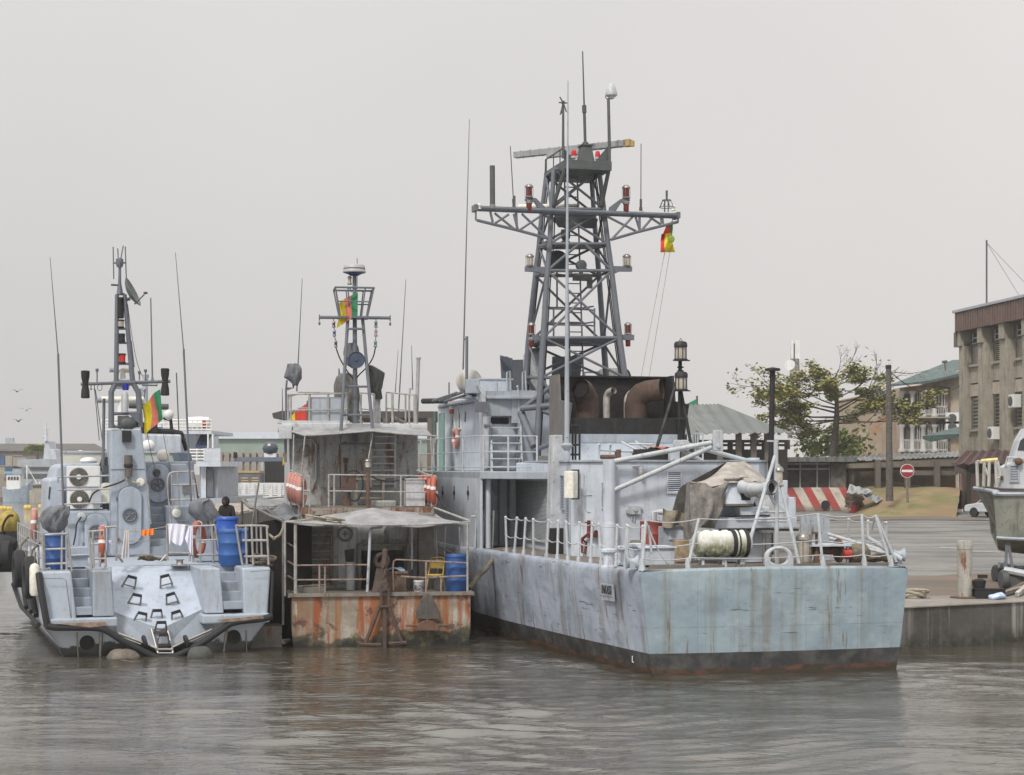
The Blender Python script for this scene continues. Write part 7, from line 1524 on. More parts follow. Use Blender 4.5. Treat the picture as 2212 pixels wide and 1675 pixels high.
# cover over the side weapons
bag([b1(x,y,3.0) for x,y in ((262,800),(225,830),(212,860),(225,900),(262,925))],[b1(x,y,3.0) for x,y in ((365,770),(372,800),(355,850),(345,890),(322,922))],3.0,.42,'covered_mount',M['tarp_grey'],pb_)
bag([b1(x,y,4.6) for x,y in ((1075,745),(1005,768),(1002,820),(1040,870),(1070,900),(1075,930),(1085,960))],[b1(x,y,4.6) for x,y in ((1100,742),(1120,755),(1150,800),(1175,835),(1135,860),(1120,930),(1108,960))],4.6,.5,'covered_mount',M['tarp_grey'],pb_)
q = MB();p = b1(1090,960,4.6);q.tube([(p.x,4.6,DB),(p.x,4.6,p.z)],.12);p = b1(290,920,3);q.tube([(p.x,3,DB),(p.x,3,p.z)],.1);each(q,'mount_post',M['pb_dark'],pb_)
q = MB();a,b = b1(372,1110,2.6),b1(465,1000,2.6);q.box((a.x,2.6,DB-.3),(b.x,3.4,b.z));q.tube([(a.x,2.55,b.z-.22),(b.x,2.55,b.z-.2)],.03);q.build('deck_box',M['pb'],pb_,bevel=.03)
q = MB();a,b = b1(1045,1070,3.6),b1(1180,965,3.6);q.box((a.x,3.6,DB),(b.x,4.3,b.z));q.build('deck_box',M['pb'],pb_,bevel=.03)
# ------- loose things on and by the patrol boat
def atw(x,y,yy): return b1(x,y,yy)
p = b1(288,1130,1.3);drum('plastic_drum',B,p.x,1.3,DB-.0,M['blue_drum'],'dark blue plastic drum at the left stern corner of the patrol boat',.30,.93,rib=False)
M['blue_drum2'] = paint('blue_plastic_dull',(.025,.10,.32),.5,.3,0,.3,dcol=(.12,.14,.18));M['blue_drum3'] = paint('blue_plastic_bright',(.012,.085,.42),.35,.2,0,.15,dcol=(.1,.12,.18))
p = b1(1216,1085,1.7);drum('plastic_drum',B,p.x,1.7,DB-.02,M['blue_drum2'],'scuffed blue plastic drum, the front one of three at the patrol boat right stern',.31,.98,rib=False)
p = b1(1200,960,3.3);drum('plastic_drum',B,p.x,3.3,DB+.3,M['blue_drum3'],'bright blue plastic drum just behind the front drum, below the dark hooded person',.30,.95,rib=False)
p = b1(1300,1030,2.9);drum('plastic_drum',B,p.x,2.9,DB-.02,M['blue_drum'],'blue plastic drum behind the right stern rail of the patrol boat',.30,.95,rib=False)
mb3 = B.m.to_3x3()
p = b1(540,985,1.0);lifebuoy(B.w((p.x,1.0,p.z)),mb3 @ Vc((1,-.12,0)),'orange lifebuoy seen edge on, left of the laundry on the patrol boat rail','orange',.40,.09)
p = b1(1045,960,2.4);lifebuoy(B.w((p.x,2.4,p.z)),mb3 @ Vc((1,-.55,0)),'orange lifebuoy on the rail just right of the white laundry','orange',.42,.09)
p = b1(202,880,3.5);lifebuoy(B.w((pbx(3.5)+.1,3.5,p.z)),mb3 @ Vc((1,-.1,0)),'worn orange lifebuoy behind the left covered weapon of the patrol boat','orange_faded',.36,.08)
def hang(name,label,cat,pts_top,pts_bot,yy,mat,nz=.03,k=6):
    def pick(L,a):
        i = a*(len(L)-1);j = min(int(i),len(L)-2);return b1(*L[j],yy).lerp(b1(*L[j+1],yy),i-j)
    q = MB();q.grid(lambda a,b: pick(pts_top,a).lerp(pick(pts_bot,a),b)+Vc((0,nz*math.sin(k*a*3+2*b)*(.3+b)-.03*b,0)),24,14,(0,.008,0))
    c = pick(pts_top,.5);q.v = [(v[0]-c.x,v[1]-c.y,v[2]-c.z) for v in q.v]
    o = q.build(name,mat,None,True,loc=B.w(c),rz=B.a);return tag(o,label,cat)
M['white_cloth'] = cloth('white_cloth',(.74,.74,.84),.08,.3,2)
hang('hanging_towel','pale narrow towel hanging down from the laundry line left of the orange cloth','towel',[(657,910),(668,912),(680,910)],[(640,1058),(662,1055),(685,1058)],1.95,cloth('pale_towel',(.62,.60,.60),.1,.4,2))
hang('orange_cloth','small orange cloth hanging on the laundry line','cloth',[(747,910),(780,906),(812,900)],[(750,940),(782,940),(816,934)],1.95,cloth('orange_cloth',(.75,.22,.04),.1,.3,2))
hang('white_shirt','large white shirt drying over the stern rail beside the lifebuoy','laundry',[(888,880),(910,876),(930,876),(955,878),(980,880)],[(895,990),(900,960),(925,985),(955,992),(975,945)],1.9,M['white_cloth'])
hang('white_trousers','small white garment with a long strip hanging next to the large white shirt','laundry',[(995,890),(1005,888),(1018,890)],[(978,955),(1008,1040),(1020,1040)],1.88,M['white_cloth'])
hang('cloth_scrap','tiny white rag tied on the middle line left of the long pale towel','cloth',[(573,965),(588,965)],[(580,985),(590,990)],1.7,M['white_cloth'])
q = MB();c = b1(790,1060,2.6)
for k in range(7): q.tube(spline([b1(730+8*k,1065-3*(k%4),2.5+.1*(k%3)),b1(770,1048+3*(k%3),2.55),b1(815,1060-4*(k%2),2.55),b1(880-10*(k%3),1066,2.6)],4),.035,6)
q.torus(b1(778,1056,2.5),(.2,.3,1),.2,.035,16,6);o = q.build('mooring_rope',M['rope'],None,True);o.matrix_world = B.m;tag(o,'brown mooring rope heaped at the head of the stern ramp','rope')
q = MB();c = b1(1380,1080,1.2)
for k in range(8): q.torus((c.x+.08*(k%3),1.2+.1*(k%4),DB+.05+.025*k),(.2*math.sin(k*2),.25*math.cos(k*3),1),.22+.02*(k%3),.035,16,6)
o = q.build('rope_coil',M['rope'],None,True);o.matrix_world = B.m;tag(o,'tangled dark rope at the right stern corner of the patrol boat','rope')
# tyres and fender on its left side
def tyre(c,ax,label,R_=.48,r=.15):
    t = thing('tyre',label,'tyre',c,0);a = Vc(ax).normalized();q = MB();q.lathe([(R_*.55,-.1),(R_*.62,-.15),(R_*.9,-.15),(R_,-.10),(R_,.10),(R_*.9,.15),(R_*.62,.15),(R_*.55,.1)],(0,0,0),a,30,cap=False);q.build('tread',M['rubber'],t,True)
    q = MB();q.tube([(0,0,R_*.6),(.05,.05,R_+.15),(.25,.05,R_+.35)],.03);q.build('lanyard',M['rope'],t);return t
wl_ = mb3 @ Vc((1,.05,0))
p = b1(80,1115,4.9);tyre(B.w((pbx(4.9)-.18,4.9,p.z)),wl_,'upper black tyre fender hanging on the patrol boat side, farther from the stern',.52)
p = b1(175,1160,1.6);tyre(B.w((pbx(1.6)-.18,1.6,p.z)),wl_,'black tyre fender beside the white fender at the patrol boat stern',.55)
p = b1(200,1172,.9);fd_ = thing('fender','white sausage fender hanging beside a black tyre at the patrol boat stern','fender',B.w((pbx(.9)-.12,.9,p.z)),B.a)
q = MB();q.lathe([(.02,-.42),(.1,-.4),(.13,-.32),(.135,0),(.13,.3),(.1,.38),(.03,.42)],n=18);q.build('fender_body',M['cream'],fd_,True);q = MB();q.tube([(0,0,.4),(.02,.02,.7)],.02);q.build('lanyard',M['rope'],fd_)
# ------------------------------------------------------------------ yard and buildings at the right
def ground_at(x,y): return top_z(Vc((x,y,0)))
def on_ground(u,Y): x = (u-CU)*Y/FPX;return Vc((x,Y,ground_at(x,Y)))
def local(o,mb,name,mat,smooth=False,bevel=0):      # world-built piece hung under thing o
    i = o.matrix_basis.inverted();mb.v = [tuple(i @ Vc(p)) for p in mb.v];return mb.build(name,mat,o,smooth,bevel)
def place(name,label,cat,p,rz=0,group=None): return thing(name,label,cat,p,rz,group)
# dirt apron along the quay edge and sandy verge by the bank
q = MB()
def apron(a,b):
    p = qc+qd*(150*b)+inn*(2.2+6.5*a+1.2*noise.noise((b*40,a*2,0))*a);return (p.x,p.y,top_z(p)+.006)
q.grid(apron,5,90);q.build('dirt_apron',M['dirt'])['kind'] = 'structure'
def bank(a,b):                                          # grass bank in front of the stone building
    x = 22.5+3*a+(5.8+5.9*a)*b;y = 108+34*a;h = 1.55*min(1,a*3.2)*min(1,b*4)*(.7+.3*math.sin(math.pi*min(1,max(0,b*.7+.18))))*(1-.25*math.sin(b*5)*math.sin(a*5))
    h += (.3*noise.noise((x*.22,y*.3,1))+.12*noise.noise((x*.7,y*.7,4)))*min(1,a*4)
    return (x,y+1.5*math.sin(x*.3),ground_at(x,y)-.05+max(0,h))
q = MB();q.grid(bank,30,30);q.build('grass_bank',M['grass'],None,True)['kind'] = 'structure'
q = MB();q.grid(lambda a,b: (17+12*b,103.5+6*a+1.2*math.sin((20+12*b)*.3)+.8*noise.noise((b*20,a,2)),ground_at(20+12*b,103.5+6*a+2)+.02),4,30);q.build('sandy_verge',M['dirt'])['kind'] = 'structure'
q = MB()
for x0,x1,y in ((1110,1225,684),(1330,1540,708)):   # worn white line on the yard
    a,b = G(c12(x0,y),top_z(Vc((0,62,0)))+.008),G(c12(x1,y+6),top_z(Vc((0,62,0)))+.008);a.z = top_z(a)+.012;b.z = top_z(b)+.012;q.add([a,b,b+Vc((.1,.5,.004)),a+Vc((.1,.5,.004))],[(0,1,2,3)])
q.build('painted_line',paint('worn_line',(.40,.40,.38),.9,.4,0,.6),None)['kind'] = 'structure'
# three-storey block at the far right, seen along its face
HB = Frame(((2078-CU)*135/FPX,135),-82);hb = place('office_block','tall concrete office block with cream pilasters and a rust brown fascia','building',HB.o,HB.a)
M['cream_wall'] = paint('cream_wall',(.33,.305,.25),.85,.3,.12,.75,dcol=(.13,.12,.09));M['dim_wall'] = paint('dim_wall',(.135,.12,.10),.9,.25,0,.4);M['brown_sheet'] = paint('brown_sheet',(.155,.105,.088),.8,.3,0,.5,dcol=(.07,.06,.055),sc=.8)
hx = lambda x,y: HB.px(c20(x,y),y=0)
def hz(y): return CAMH+(HV-c20(0,y)[1])*HB.o.y/FPX
zb = ground_at(36,130);zT = hz(195);zF = hz(350);zW = hz(470);LEN = 34
q = MB();q.box((-.4,.45,zb-.3),(LEN,16,zF));q.build('wall',M['dim_wall'],hb)
q = MB();q.box((-.1,-.55,zF),(LEN,16,zT))
for k in range(int(LEN/.45)): q.box((.1+.45*k,-.62,zF+.02),(.3+.45*k,-.553,zT-.05))
q.build('fascia',M['brown_sheet'],hb)
q = MB();q.box((-.3,-.7,zT+.003),(LEN,16.2,zT+.2));q.build('roof',M['ship_grey'],hb)
xs = [hx(x,900).x for x in (892,1050,1235,1430)];step = (xs[2]-xs[0])/2
cols = [xs[0]+step*k for k in range(-0,9)]
for k,x in enumerate(cols):
    wdt = .85 if k == 0 else 1.35
    q = MB();q.box((x-wdt/2,-.25,zb-.3),(x+wdt/2,.448,zW));q.box((x-wdt*.3,-.45,zW+.003),(x+wdt*.3,.448,zF-.003));q.build('pilaster',M['cream_wall'],hb,bevel=.03)
q = MB();q.box((-.45,-.5,zW-.5+.5),(-.02,.44,zF-.003));q.build('corner_box',M['dim_wall'],hb)
for k in range(8):
    x0,x1 = cols[k]+.68+(-.25 if k == 0 else 0),cols[k+1]-.68
    for z0_,z1_,kind in ((hz(455),hz(372),'top'),(hz(622),hz(482),'w'),(hz(1140),hz(880),'w')):
        q = MB();q.box((x0+.5,.40,z0_),(x1,.445,z1_));wn = q.build('window',M['glass'],hb)
        q = MB();n_ = 9 if kind == 'w' else 2;half = kind == 'w' and (k % 3 != 1)
        for j in range(n_): z = z0_+(z1_-z0_)*j/n_;q.box((x0+.5,.34,z),(x1,.398,z+(.16 if half else .07)))
        for x in (x0+.45,(x0+.5+x1)/2,x1-.06): q.box((x,.32,z0_),(x+.07,.338,z1_))
        q.build('frame',M['light_metal'] if kind == 'top' else M['steel_dull'],wn)
        if kind == 'w': q = MB();q.box((x0+.2,.1,z0_-.18),(x1+.0,.40,z0_));q.build('sill',M['cream_wall'],wn)
    for y0_,y1_,mt in ((770,640,'cream_wall'),(875,782,'pale_panel'),(1310,1155,'cream_wall')):
        if mt == 'pale_panel' and mt not in M: M[mt] = paint('pale_panel',(.42,.36,.30),.8,.3,0,.5)
        q = MB();q.box((x0+.1,.30,hz(y0_)),(x1,.447,hz(y1_)));q.build('spandrel',M[mt],hb)
def condenser(mb_parent,c,w_,h_,d,nrm,name='air_conditioner'):
    nrm = Vc(nrm).normalized();rz = math.atan2(nrm.x,-nrm.y);q = MB();q.cbox(c,(w_,d,h_),rz);o = q.build(name,M['white'],mb_parent,bevel=.02)
    q = MB();q.lathe([(0,0),(h_*.38,0),(h_*.38,.03),(h_*.33,.035)],Vc(c)+nrm*(d/2+.002)-Vc((math.cos(rz),math.sin(rz),0))*w_*.12,nrm,20);f = q.build('fan_grille',M['mast_dark'],o);return o
for x,y,k in ((1150,1168,0),(1320,908,1)):
    p = hx(x,y);condenser(hb,(p.x,-.15,p.z),.9,.95,.6,(0,-1,0))
for u0,v0,v1 in ((1060,150,0),): q = MB();a = hx(1055,150);q.tube([(a.x,.2,zT),(a.x,.2,zT+5.2)],.07,6);q.tube([(a.x,.2,zT+5),(a.x+4,3,zT)],.015,4);q.tube([(a.x,.2,zT+5),(a.x-1,4,zT)],.015,4);q.build('roof_mast',M['mast_dark'],hb)
q = MB();p = hx(965,445);q.cbox((p.x,-.5,p.z),(.5,.3,.3));q.tube([(p.x,-.5,p.z),(p.x,.4,p.z+.3)],.04);q.build('security_lamp',M['black'],hb)
# stone-clad house with balconies
def stone():
    m,t,b = mk('stone_cladding');v = N(t,'ShaderNodeTexVoronoi',ins={'Scale': 1.1});tcn = N(t,'ShaderNodeTexCoord');t.links.new(tcn.outputs['Object'],v.inputs['Vector'])
    c = mixc(t,v.outputs['Color'],(.33,.25,.18),(.42,.37,.30));c = mixc(t,ramp(t,ns(t,.8,5,.6),.5,.68),c,(.36,.20,.10));c = mixc(t,mul(t,ramp(t,ns(t,1,4,.6,sc=(1,1,.2)),.45,.7),.5),c,(.2,.16,.13))
    t.links.new(c,b.inputs['Base Color']);b.inputs['Roughness'].default_value = .85;return m
M['balcony_white'] = paint('balcony_white',(.46,.45,.43),.7,.2,0,.4);M['stone'] = stone();M['green_roof'] = paint('green_roof',(.06,.10,.098),.6,.35,0,.6,dcol=(.2,.22,.22),sc=.6)
YS_ = 158;s20 = lambda x,y,d=0: P(c20(x,y),YS_+d);zg = ground_at(30,YS_)
sh = place('stone_house','stone clad house with white balcony columns and a green sheet roof','house',Vc((s20(370,0).x,YS_,zg)))
q = MB();a,b = s20(372,1330),s20(890,790);pts = [(a.x,YS_,zg-1),(b.x+3,YS_,zg-1),(b.x+3,YS_,s20(0,640).z),(s20(860,0).x,YS_,s20(0,655).z),(s20(575,0).x,YS_,s20(0,775).z),(a.x,YS_,s20(0,800).z)]
q.prism(pts,(0,12,0));local(sh,q,'wall',M['stone'])
q = MB();a2 = s20(20,870,5);q.box((a2.x,YS_+4,zg-1),(a.x-.02,YS_+14,s20(0,868,4).z));local(sh,q,'wing',M['stone'])
q = MB();q.prism([(s20(260,0).x,YS_-1.5,s20(0,797).z),(s20(578,0).x,YS_-1.5,s20(0,768).z),(s20(880,0).x+3,YS_-1.5,s20(0,645).z),(s20(880,0).x+3,YS_-1.5,s20(0,645).z+.25),(s20(578,0).x,YS_-1.5,s20(0,768).z+.22),(s20(260,0).x,YS_-1.5,s20(0,797).z+.15)],(0,.2,0))
e0,e1,r1,r0 = s20(260,797),s20(578,768),s20(880,640),s20(800,572)
q.add([(e0.x,YS_-1.5,e0.z+.15),(e1.x,YS_-1.5,e1.z+.22),(r1.x+3,YS_-1.5,r1.z+.25),(r1.x+3.5,YS_+9,s20(0,570,9).z),(P(c20(800,574),YS_+9).x,YS_+9,P(c20(800,574),YS_+9).z)],[(0,1,2,3,4)]);local(sh,q,'roof',M['green_roof'])
q = MB();w0 = s20(180,862,4);q.prism([(w0.x-1,YS_+3,s20(0,885,3).z),(a.x,YS_+3,s20(0,868,3).z),(a.x,YS_+9,s20(0,840,9).z),(w0.x-1,YS_+9,s20(0,850,9).z)],(0,0,.15));local(sh,q,'roof',M['green_roof'])
for x0,x1,arch in ((385,455,0),(468,540,1),(560,625,1),(660,745,1)):
    for y0_,y1_ in ((1030,850),(1320,1095)):
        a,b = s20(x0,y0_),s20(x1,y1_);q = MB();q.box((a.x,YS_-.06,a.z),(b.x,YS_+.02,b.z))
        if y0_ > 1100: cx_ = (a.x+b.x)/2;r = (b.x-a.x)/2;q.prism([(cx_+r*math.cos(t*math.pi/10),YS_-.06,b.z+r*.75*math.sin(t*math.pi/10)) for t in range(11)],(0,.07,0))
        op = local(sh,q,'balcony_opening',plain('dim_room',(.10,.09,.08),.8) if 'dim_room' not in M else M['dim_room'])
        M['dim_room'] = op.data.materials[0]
        q = MB()
        for f in (.3,.6,.85):
            if arch: q.box((a.x+(b.x-a.x)*f-.05,YS_-.12,a.z+(b.z-a.z)*.35),(a.x+(b.x-a.x)*f+.05,YS_-.065,b.z))
        for f in (.05,.4): q.box((a.x,YS_-.5,a.z+(b.z-a.z)*f),(b.x,YS_-.4,a.z+(b.z-a.z)*f+.12))
        for k in range(7): x = a.x+(b.x-a.x)*k/6;q.box((x-.03,YS_-.48,a.z),(x+.03,YS_-.42,a.z+(b.z-a.z)*.4))
        local(sh,q,'balustrade',M['balcony_white'])
for x in (378,462,550,642):
    for y0_,y1_ in ((1035,830),(1320,1100)):
        a = s20(x,y0_);q = MB();h_ = s20(x,y1_).z-a.z;q.lathe([(.32,0),(.32,.2),(.2,.35),(.18,h_-.35),(.3,h_-.15),(.3,h_)],(a.x,YS_-.5,a.z),n=12);local(sh,q,'column',M['balcony_white'],True)
q = MB();q.box((s20(372,0).x,YS_-.9,s20(0,1048).z),(s20(760,0).x,YS_-.01,s20(0,1036).z));local(sh,q,'balcony_slab',M['cream_wall'])
for y in (1048,1118): p = s20(805,y,-.5)-sh.location;condenser(sh,p,1.5,1.05,.6,(0,-1,0))
q = MB();q.tube([s20(770,1300,-.1),s20(770,800,-.1),s20(640,790,-.1)],.12,6);local(sh,q,'drain_pipe',M['dim_wall'])
for k in range(4):
    a,b = s20(40+85*k,1000,3.95),s20(110+85*k,925,3.95);q = MB();q.box((a.x,a.y,a.z),(b.x,a.y+.04,b.z));wn = local(sh,q,'window',M['dim_room'])
    q = MB()
    for f in (.0,.33,.66,1): x = a.x+(b.x-a.x)*f;q.box((x-.05,a.y-.06,a.z),(x+.05,a.y-.005,b.z))
    local(sh,q,'frame',M['cream_wall'],False)
q = MB();p = s20(735,590,-1);q.tube([s20(740,660,-1),p],.07);q.tube([s20(715,592,-1),s20(755,585,-1)],.12);local(sh,q,'rooftop_aerial',M['dim_wall'])
ca = place('green_canopy','flat green canopy jutting out between the stone house and the office block','canopy',s20(720,1200,-12));q = MB()
q.prism([s20(555,1215,-14),s20(620,1240,-14),s20(880,1195,-14),s20(880,1130,-6),s20(800,1150,-6)],(0,0,.25));local(ca,q,'canopy_sheet',M['green_roof'])
q = MB();a = s20(860,1200,-12);q.tube([a,(a.x,a.y,ground_at(a.x,a.y))],.12,6);local(ca,q,'post',M['white'])
# covered walkway with a corrugated roof, mesh-sided shack, retaining wall
def corr_mat(name,c1_,c2_,per=.9,ax='X',rust=.2):
    m,t,b = mk(name);w_ = N(t,'ShaderNodeTexWave',ins={'Scale': 6.2832/per/20*1.0,'Distortion': 0});w_.bands_direction = ax;tcn = N(t,'ShaderNodeTexCoord');t.links.new(tcn.outputs['Object'],w_.inputs['Vector'])
    c = mixc(t,ramp(t,ns(t,.4,5,.6),.3,.7),c1_,c2_);c = mixc(t,mul(t,ramp(t,ns(t,.9,6,.7),.55,.66),rust),c,(.13,.09,.06))
    t.links.new(c,b.inputs['Base Color']);b.inputs['Roughness'].default_value = .55
    bp = N(t,'ShaderNodeBump',ins={'Strength': 1,'Distance': .12});t.links.new(w_.outputs['Fac'],bp.inputs['Height']);t.links.new(bp.outputs[0],b.inputs['Normal']);return m
M['corr'] = corr_mat('corrugated_grey',(.26,.275,.29),(.34,.355,.36),.8);M['corr_old'] = corr_mat('corrugated_old',(.13,.135,.13),(.17,.175,.17),.7,'X',.2)
w11 = lambda x,y,Y: P(c11(x,y),Y)
def corr_sheet(mb,a,b,up_a,up_b,per=.45,amp=.07):  # ridged sheet: eave a-b, ridge up_a-up_b
    L = (Vc(b)-Vc(a)).length;n_ = int(L/per)*4
    def fn(s,t): p = Vc(a).lerp(Vc(b),s).lerp(Vc(up_a).lerp(Vc(up_b),s),t);p.z += amp*math.sin(s*n_/4*2*math.pi);return p
    mb.grid(fn,n_,1,(0,0,-.03))
wk = place('covered_walkway','long covered walkway under a grey corrugated roof beside the grass bank','walkway',on_ground(1900,134));q = MB()
a,b = w11(305,1262,128),w11(1500,1222,134);corr_sheet(q,a,b,w11(330,1232,133),w11(1500,1190,140));local(wk,q,'roof',M['corr'])
q = MB();a,b = w11(690,1305,130),w11(1480,1262,134);q.prism([(a.x,130,a.z),(b.x,134,b.z-.3),(b.x,134,b.z+.35),(a.x,130,a.z+.35)],(0,.4,0));q2_ = local(wk,q,'beam',paint('walk_beam',(.23,.2,.165),.9,.3,0,.5))
q = MB();q.prism([w11(690,1330,131),w11(1480,1300,135),w11(1480,1225,135),w11(690,1262,131)],(0,.3,0));local(wk,q,'back_wall',M['dim_wall'])
for x in (720,900,1100,1300): p = w11(x,1300,131);q = MB();q.box((p.x-.2,130.6,ground_at(p.x,131)),(p.x+.2,131,p.z+.6));local(wk,q,'post',M['dim_wall'])
rw_ = place('retaining_wall','low stone retaining wall at the top of the grass bank','wall',on_ground(1950,139));q = MB();a,b = w11(695,1420,133),w11(1475,1300,138);q.prism([(a.x,136,1.5),(b.x,140,1.5),(b.x,140,b.z+.2),(a.x,136,w11(0,1318,134).z)],(0,.6,0));local(rw_,q,'stonework',M['stone'])
q = MB();p = w11(1250,1335,132);q.cbox(p,(4.2,1,.35));local(rw_,q,'planter_bench',M['dim_wall'])
sk = place('mesh_shack','dark shack with mesh panels behind the red striped barrier','shack',on_ground(1760,128));q = MB();a,b = w11(-60,1440,127),w11(700,1262,127);q.box((a.x,127.4,ground_at(a.x,127)-.2),(b.x,132,b.z));local(sk,q,'wall',plain('mesh_dark',(.075,.065,.055),.9,0,.4,sc=2))
q = MB()
for x in (110,265,380,495,580): p = w11(x,0,127.3);q.tube([(p.x,127.3,ground_at(p.x,127)),(p.x,127.3,b.z)],.06,6)
for y in (1275,1310): q.tube([w11(80,y,127.3),w11(590,y-2,127.3)],.06,6)
local(sk,q,'frame',M['light_metal'])
q = MB();a2,b2_ = w11(590,1440,126.9),w11(690,1270,126.9);q.box((a2.x,126.9,ground_at(a2.x,127)),(b2_.x,127.3,b2_.z));local(sk,q,'plank_door',plain('grey_planks',(.13,.115,.10),.9,0,.4,sc=3))
q = MB();q.box((w11(-60,0,126).x,126,b.z+.02),(b.x+.5,132,b.z+.35));local(sk,q,'roof',M['corr_old'])
# open shed roof behind the warship, with its perforated wall
M['shed_roof'] = corr_mat('shed_roof',(.12,.135,.13),(.165,.175,.17),1.0)
s8 = lambda x,y,Y: P(c8(x,y),Y);sd_ = place('open_shed','open shed with a wide grey green corrugated hip roof','shed',on_ground(1590,126));q = MB()
corr_sheet(q,s8(900,725,118),s8(2030,708,118),s8(900,490,130),s8(1470,482,130),.5,.06);q.add([s8(2030,708,118),s8(1470,482,130),s8(1800,690,140)],[(0,1,2)]);local(sd_,q,'roof',M['shed_roof'])
for x in (1180,1280,1470,1620,1740,1850): p = s8(x,730,119);q = MB();q.box((p.x-.2,119,ground_at(p.x,119)),(p.x+.2,119.4,p.z+.3));local(sd_,q,'post',M['dim_wall'])
pw = place('perforated_wall','dark concrete wall with two rows of slots under the open shed roof','wall',on_ground(1640,121));q = MB();a,b = s8(1500,985,121),s8(2010,770,121);z0_,z1_ = s8(0,845,121).z,s8(0,768,121).z
q.box((a.x-6,121,ground_at(a.x,121)),(b.x,121.3,z0_));hh = (z1_-z0_)/4.0
for r_i in range(2):
    zz_0 = z0_+hh*(.6+1.7*r_i);q.box((a.x-6,121,zz_0+hh*.75),(b.x,121.3,zz_0+hh*1.7)) if r_i else q.box((a.x-6,121,z0_+hh*1.3),(b.x,121.3,z0_+hh*2.3))
for k in range(14): x = a.x-6+(b.x-a.x+6)*k/13;q.box((x-.18,121.02,z0_+.003),(x+.18,121.28,z1_));
q.box((a.x-6,120.95,z1_-.2),(b.x,121.35,z1_));local(pw,q,'blockwork',paint('dark_concrete',(.085,.078,.07),.9,.3,0,.4))
fp = place('flagpole','thin flagpole rising behind the open shed roof','flagpole',on_ground(1503,135));q = MB();a = s8(1283,415,135);q.tube([(a.x,135,fp.location.z),a],.08,6);local(fp,q,'pole',M['dim_wall'])
# tree, shrub
def leaf_mat(name,a,b_,c_):
    m,t,b = mk(name);c = mixc(t,ramp(t,ns(t,.9,4,.7),.35,.65),a,b_);c = mixc(t,ramp(t,ns(t,1.6,3,.6,off=(4,4,4)),.62,.68),c,c_);t.links.new(c,b.inputs['Base Color']);b.inputs['Roughness'].default_value = .6
    return m
M['leaf'] = leaf_mat('leaves',(.15,.165,.04),(.29,.27,.08),(.38,.18,.05));M['leaf2'] = leaf_mat('bush_leaves',(.20,.26,.06),(.33,.38,.12),(.36,.36,.14))
M['bark'] = plain('bark',(.085,.072,.062),.9,0,.3)
YT2 = 134;t11 = lambda x,y,d=0: w11(x,y,YT2+d)
tr = place('almond_tree','spreading tree with layered branches and bare twig tips behind the shack','tree',on_ground(1798,YT2));rnd = random.Random(3)
wood = MB();leaf = MB();base = tr.location.copy()
trunk = [base,t11(600,1210),t11(618,1080),t11(628,940),t11(628,800),t11(615,700),t11(640,640)]
wood.tube(trunk,[.40,.33,.28,.2,.14,.10,.05],9)
def twig(a,b,r,lvl,lf):
    d = b-a;L = d.length;mid = a.lerp(b,.5)+Vc((rnd.uniform(-.05,.05)*L,rnd.uniform(-.08,.08)*L,-.06*L if lvl < 2 else .03*L));wood.tube(spline([a,mid,b],3),[r,r*.85,r*.7,r*.6,r*.5,r*.42,r*.3],5)
    if lvl < 3:
        for k in range(5 if lvl == 0 else 4):
            f = .35+.62*(k+rnd.random()*.6)/5;p = a.lerp(mid,f*2) if f < .5 else mid.lerp(b,f*2-1);az = rnd.uniform(-.9,.9);dd = Matrix.Rotation(az,3,'Y') @ (d.normalized());dd.y += rnd.uniform(-.7,.7);dd.z += rnd.uniform(.0,.35);twig(p,p+dd.normalized()*L*rnd.uniform(.28,.5),r*.45,lvl+1,lf)
    if lf > 0 and lvl >= 1 and L > .4:
        for _ in range(int(lf*(8+10*L))):
            f = rnd.uniform(.15,1.0);p = a.lerp(b,f)+Vc((rnd.gauss(0,.3),rnd.gauss(0,.4),rnd.gauss(.10,.10)));s = rnd.uniform(.13,.24);n_ = Vc((rnd.gauss(0,.5),rnd.gauss(0,.5),1)).normalized();u_ = n_.orthogonal().normalized();u_ = Matrix.Rotation(rnd.random()*6.28,3,n_) @ u_;v_ = n_.cross(u_)*.55
            leaf.add([p-u_*s,p+v_*s,p+u_*s,p-v_*s],[(0,1,2,3)])
for (x0,y0,x1,y1,d,r,lf) in ((625,960,180,880,-2,.13,1.0),(625,980,200,930,2,.12,1.2),(628,930,110,720,1,.12,.25),(628,900,290,770,-3,.12,1.5),(626,880,350,730,2,.10,1.3),(628,830,440,660,0,.09,.9),(628,760,500,660,-2,.07,1.6),(628,720,720,650,-2,.07,1.6),(630,740,790,660,1,.08,1.7),
    (635,700,760,510,0,.07,.0),(618,700,660,520,2,.06,.05),(630,860,920,760,-2,.12,.5),(630,900,940,650,2,.12,.08),(630,930,1050,620,1,.11,.0),(630,960,900,860,-3,.11,.9),(630,970,1170,950,-1,.12,1.3),(632,1000,760,960,2,.12,.9),(625,1040,330,1020,-2,.12,1.3),(622,1060,440,1040,2,.10,1.4),(628,980,180,990,1,.10,.9),(640,1150,740,1095,-1,.12,.3),(628,830,860,690,0,.09,1.0),(628,860,560,780,-4,.07,1.5)):
    twig(t11(x0,y0),t11(x1,y1,d),r*.72,0,lf)
local(tr,wood,'trunk',M['bark'],True);local(tr,leaf,'crown',M['leaf'])
sb_ = place('shrub','bright green shrub at the foot of the spreading tree','shrub',on_ground(1800,137));leaf = MB();wood = MB()
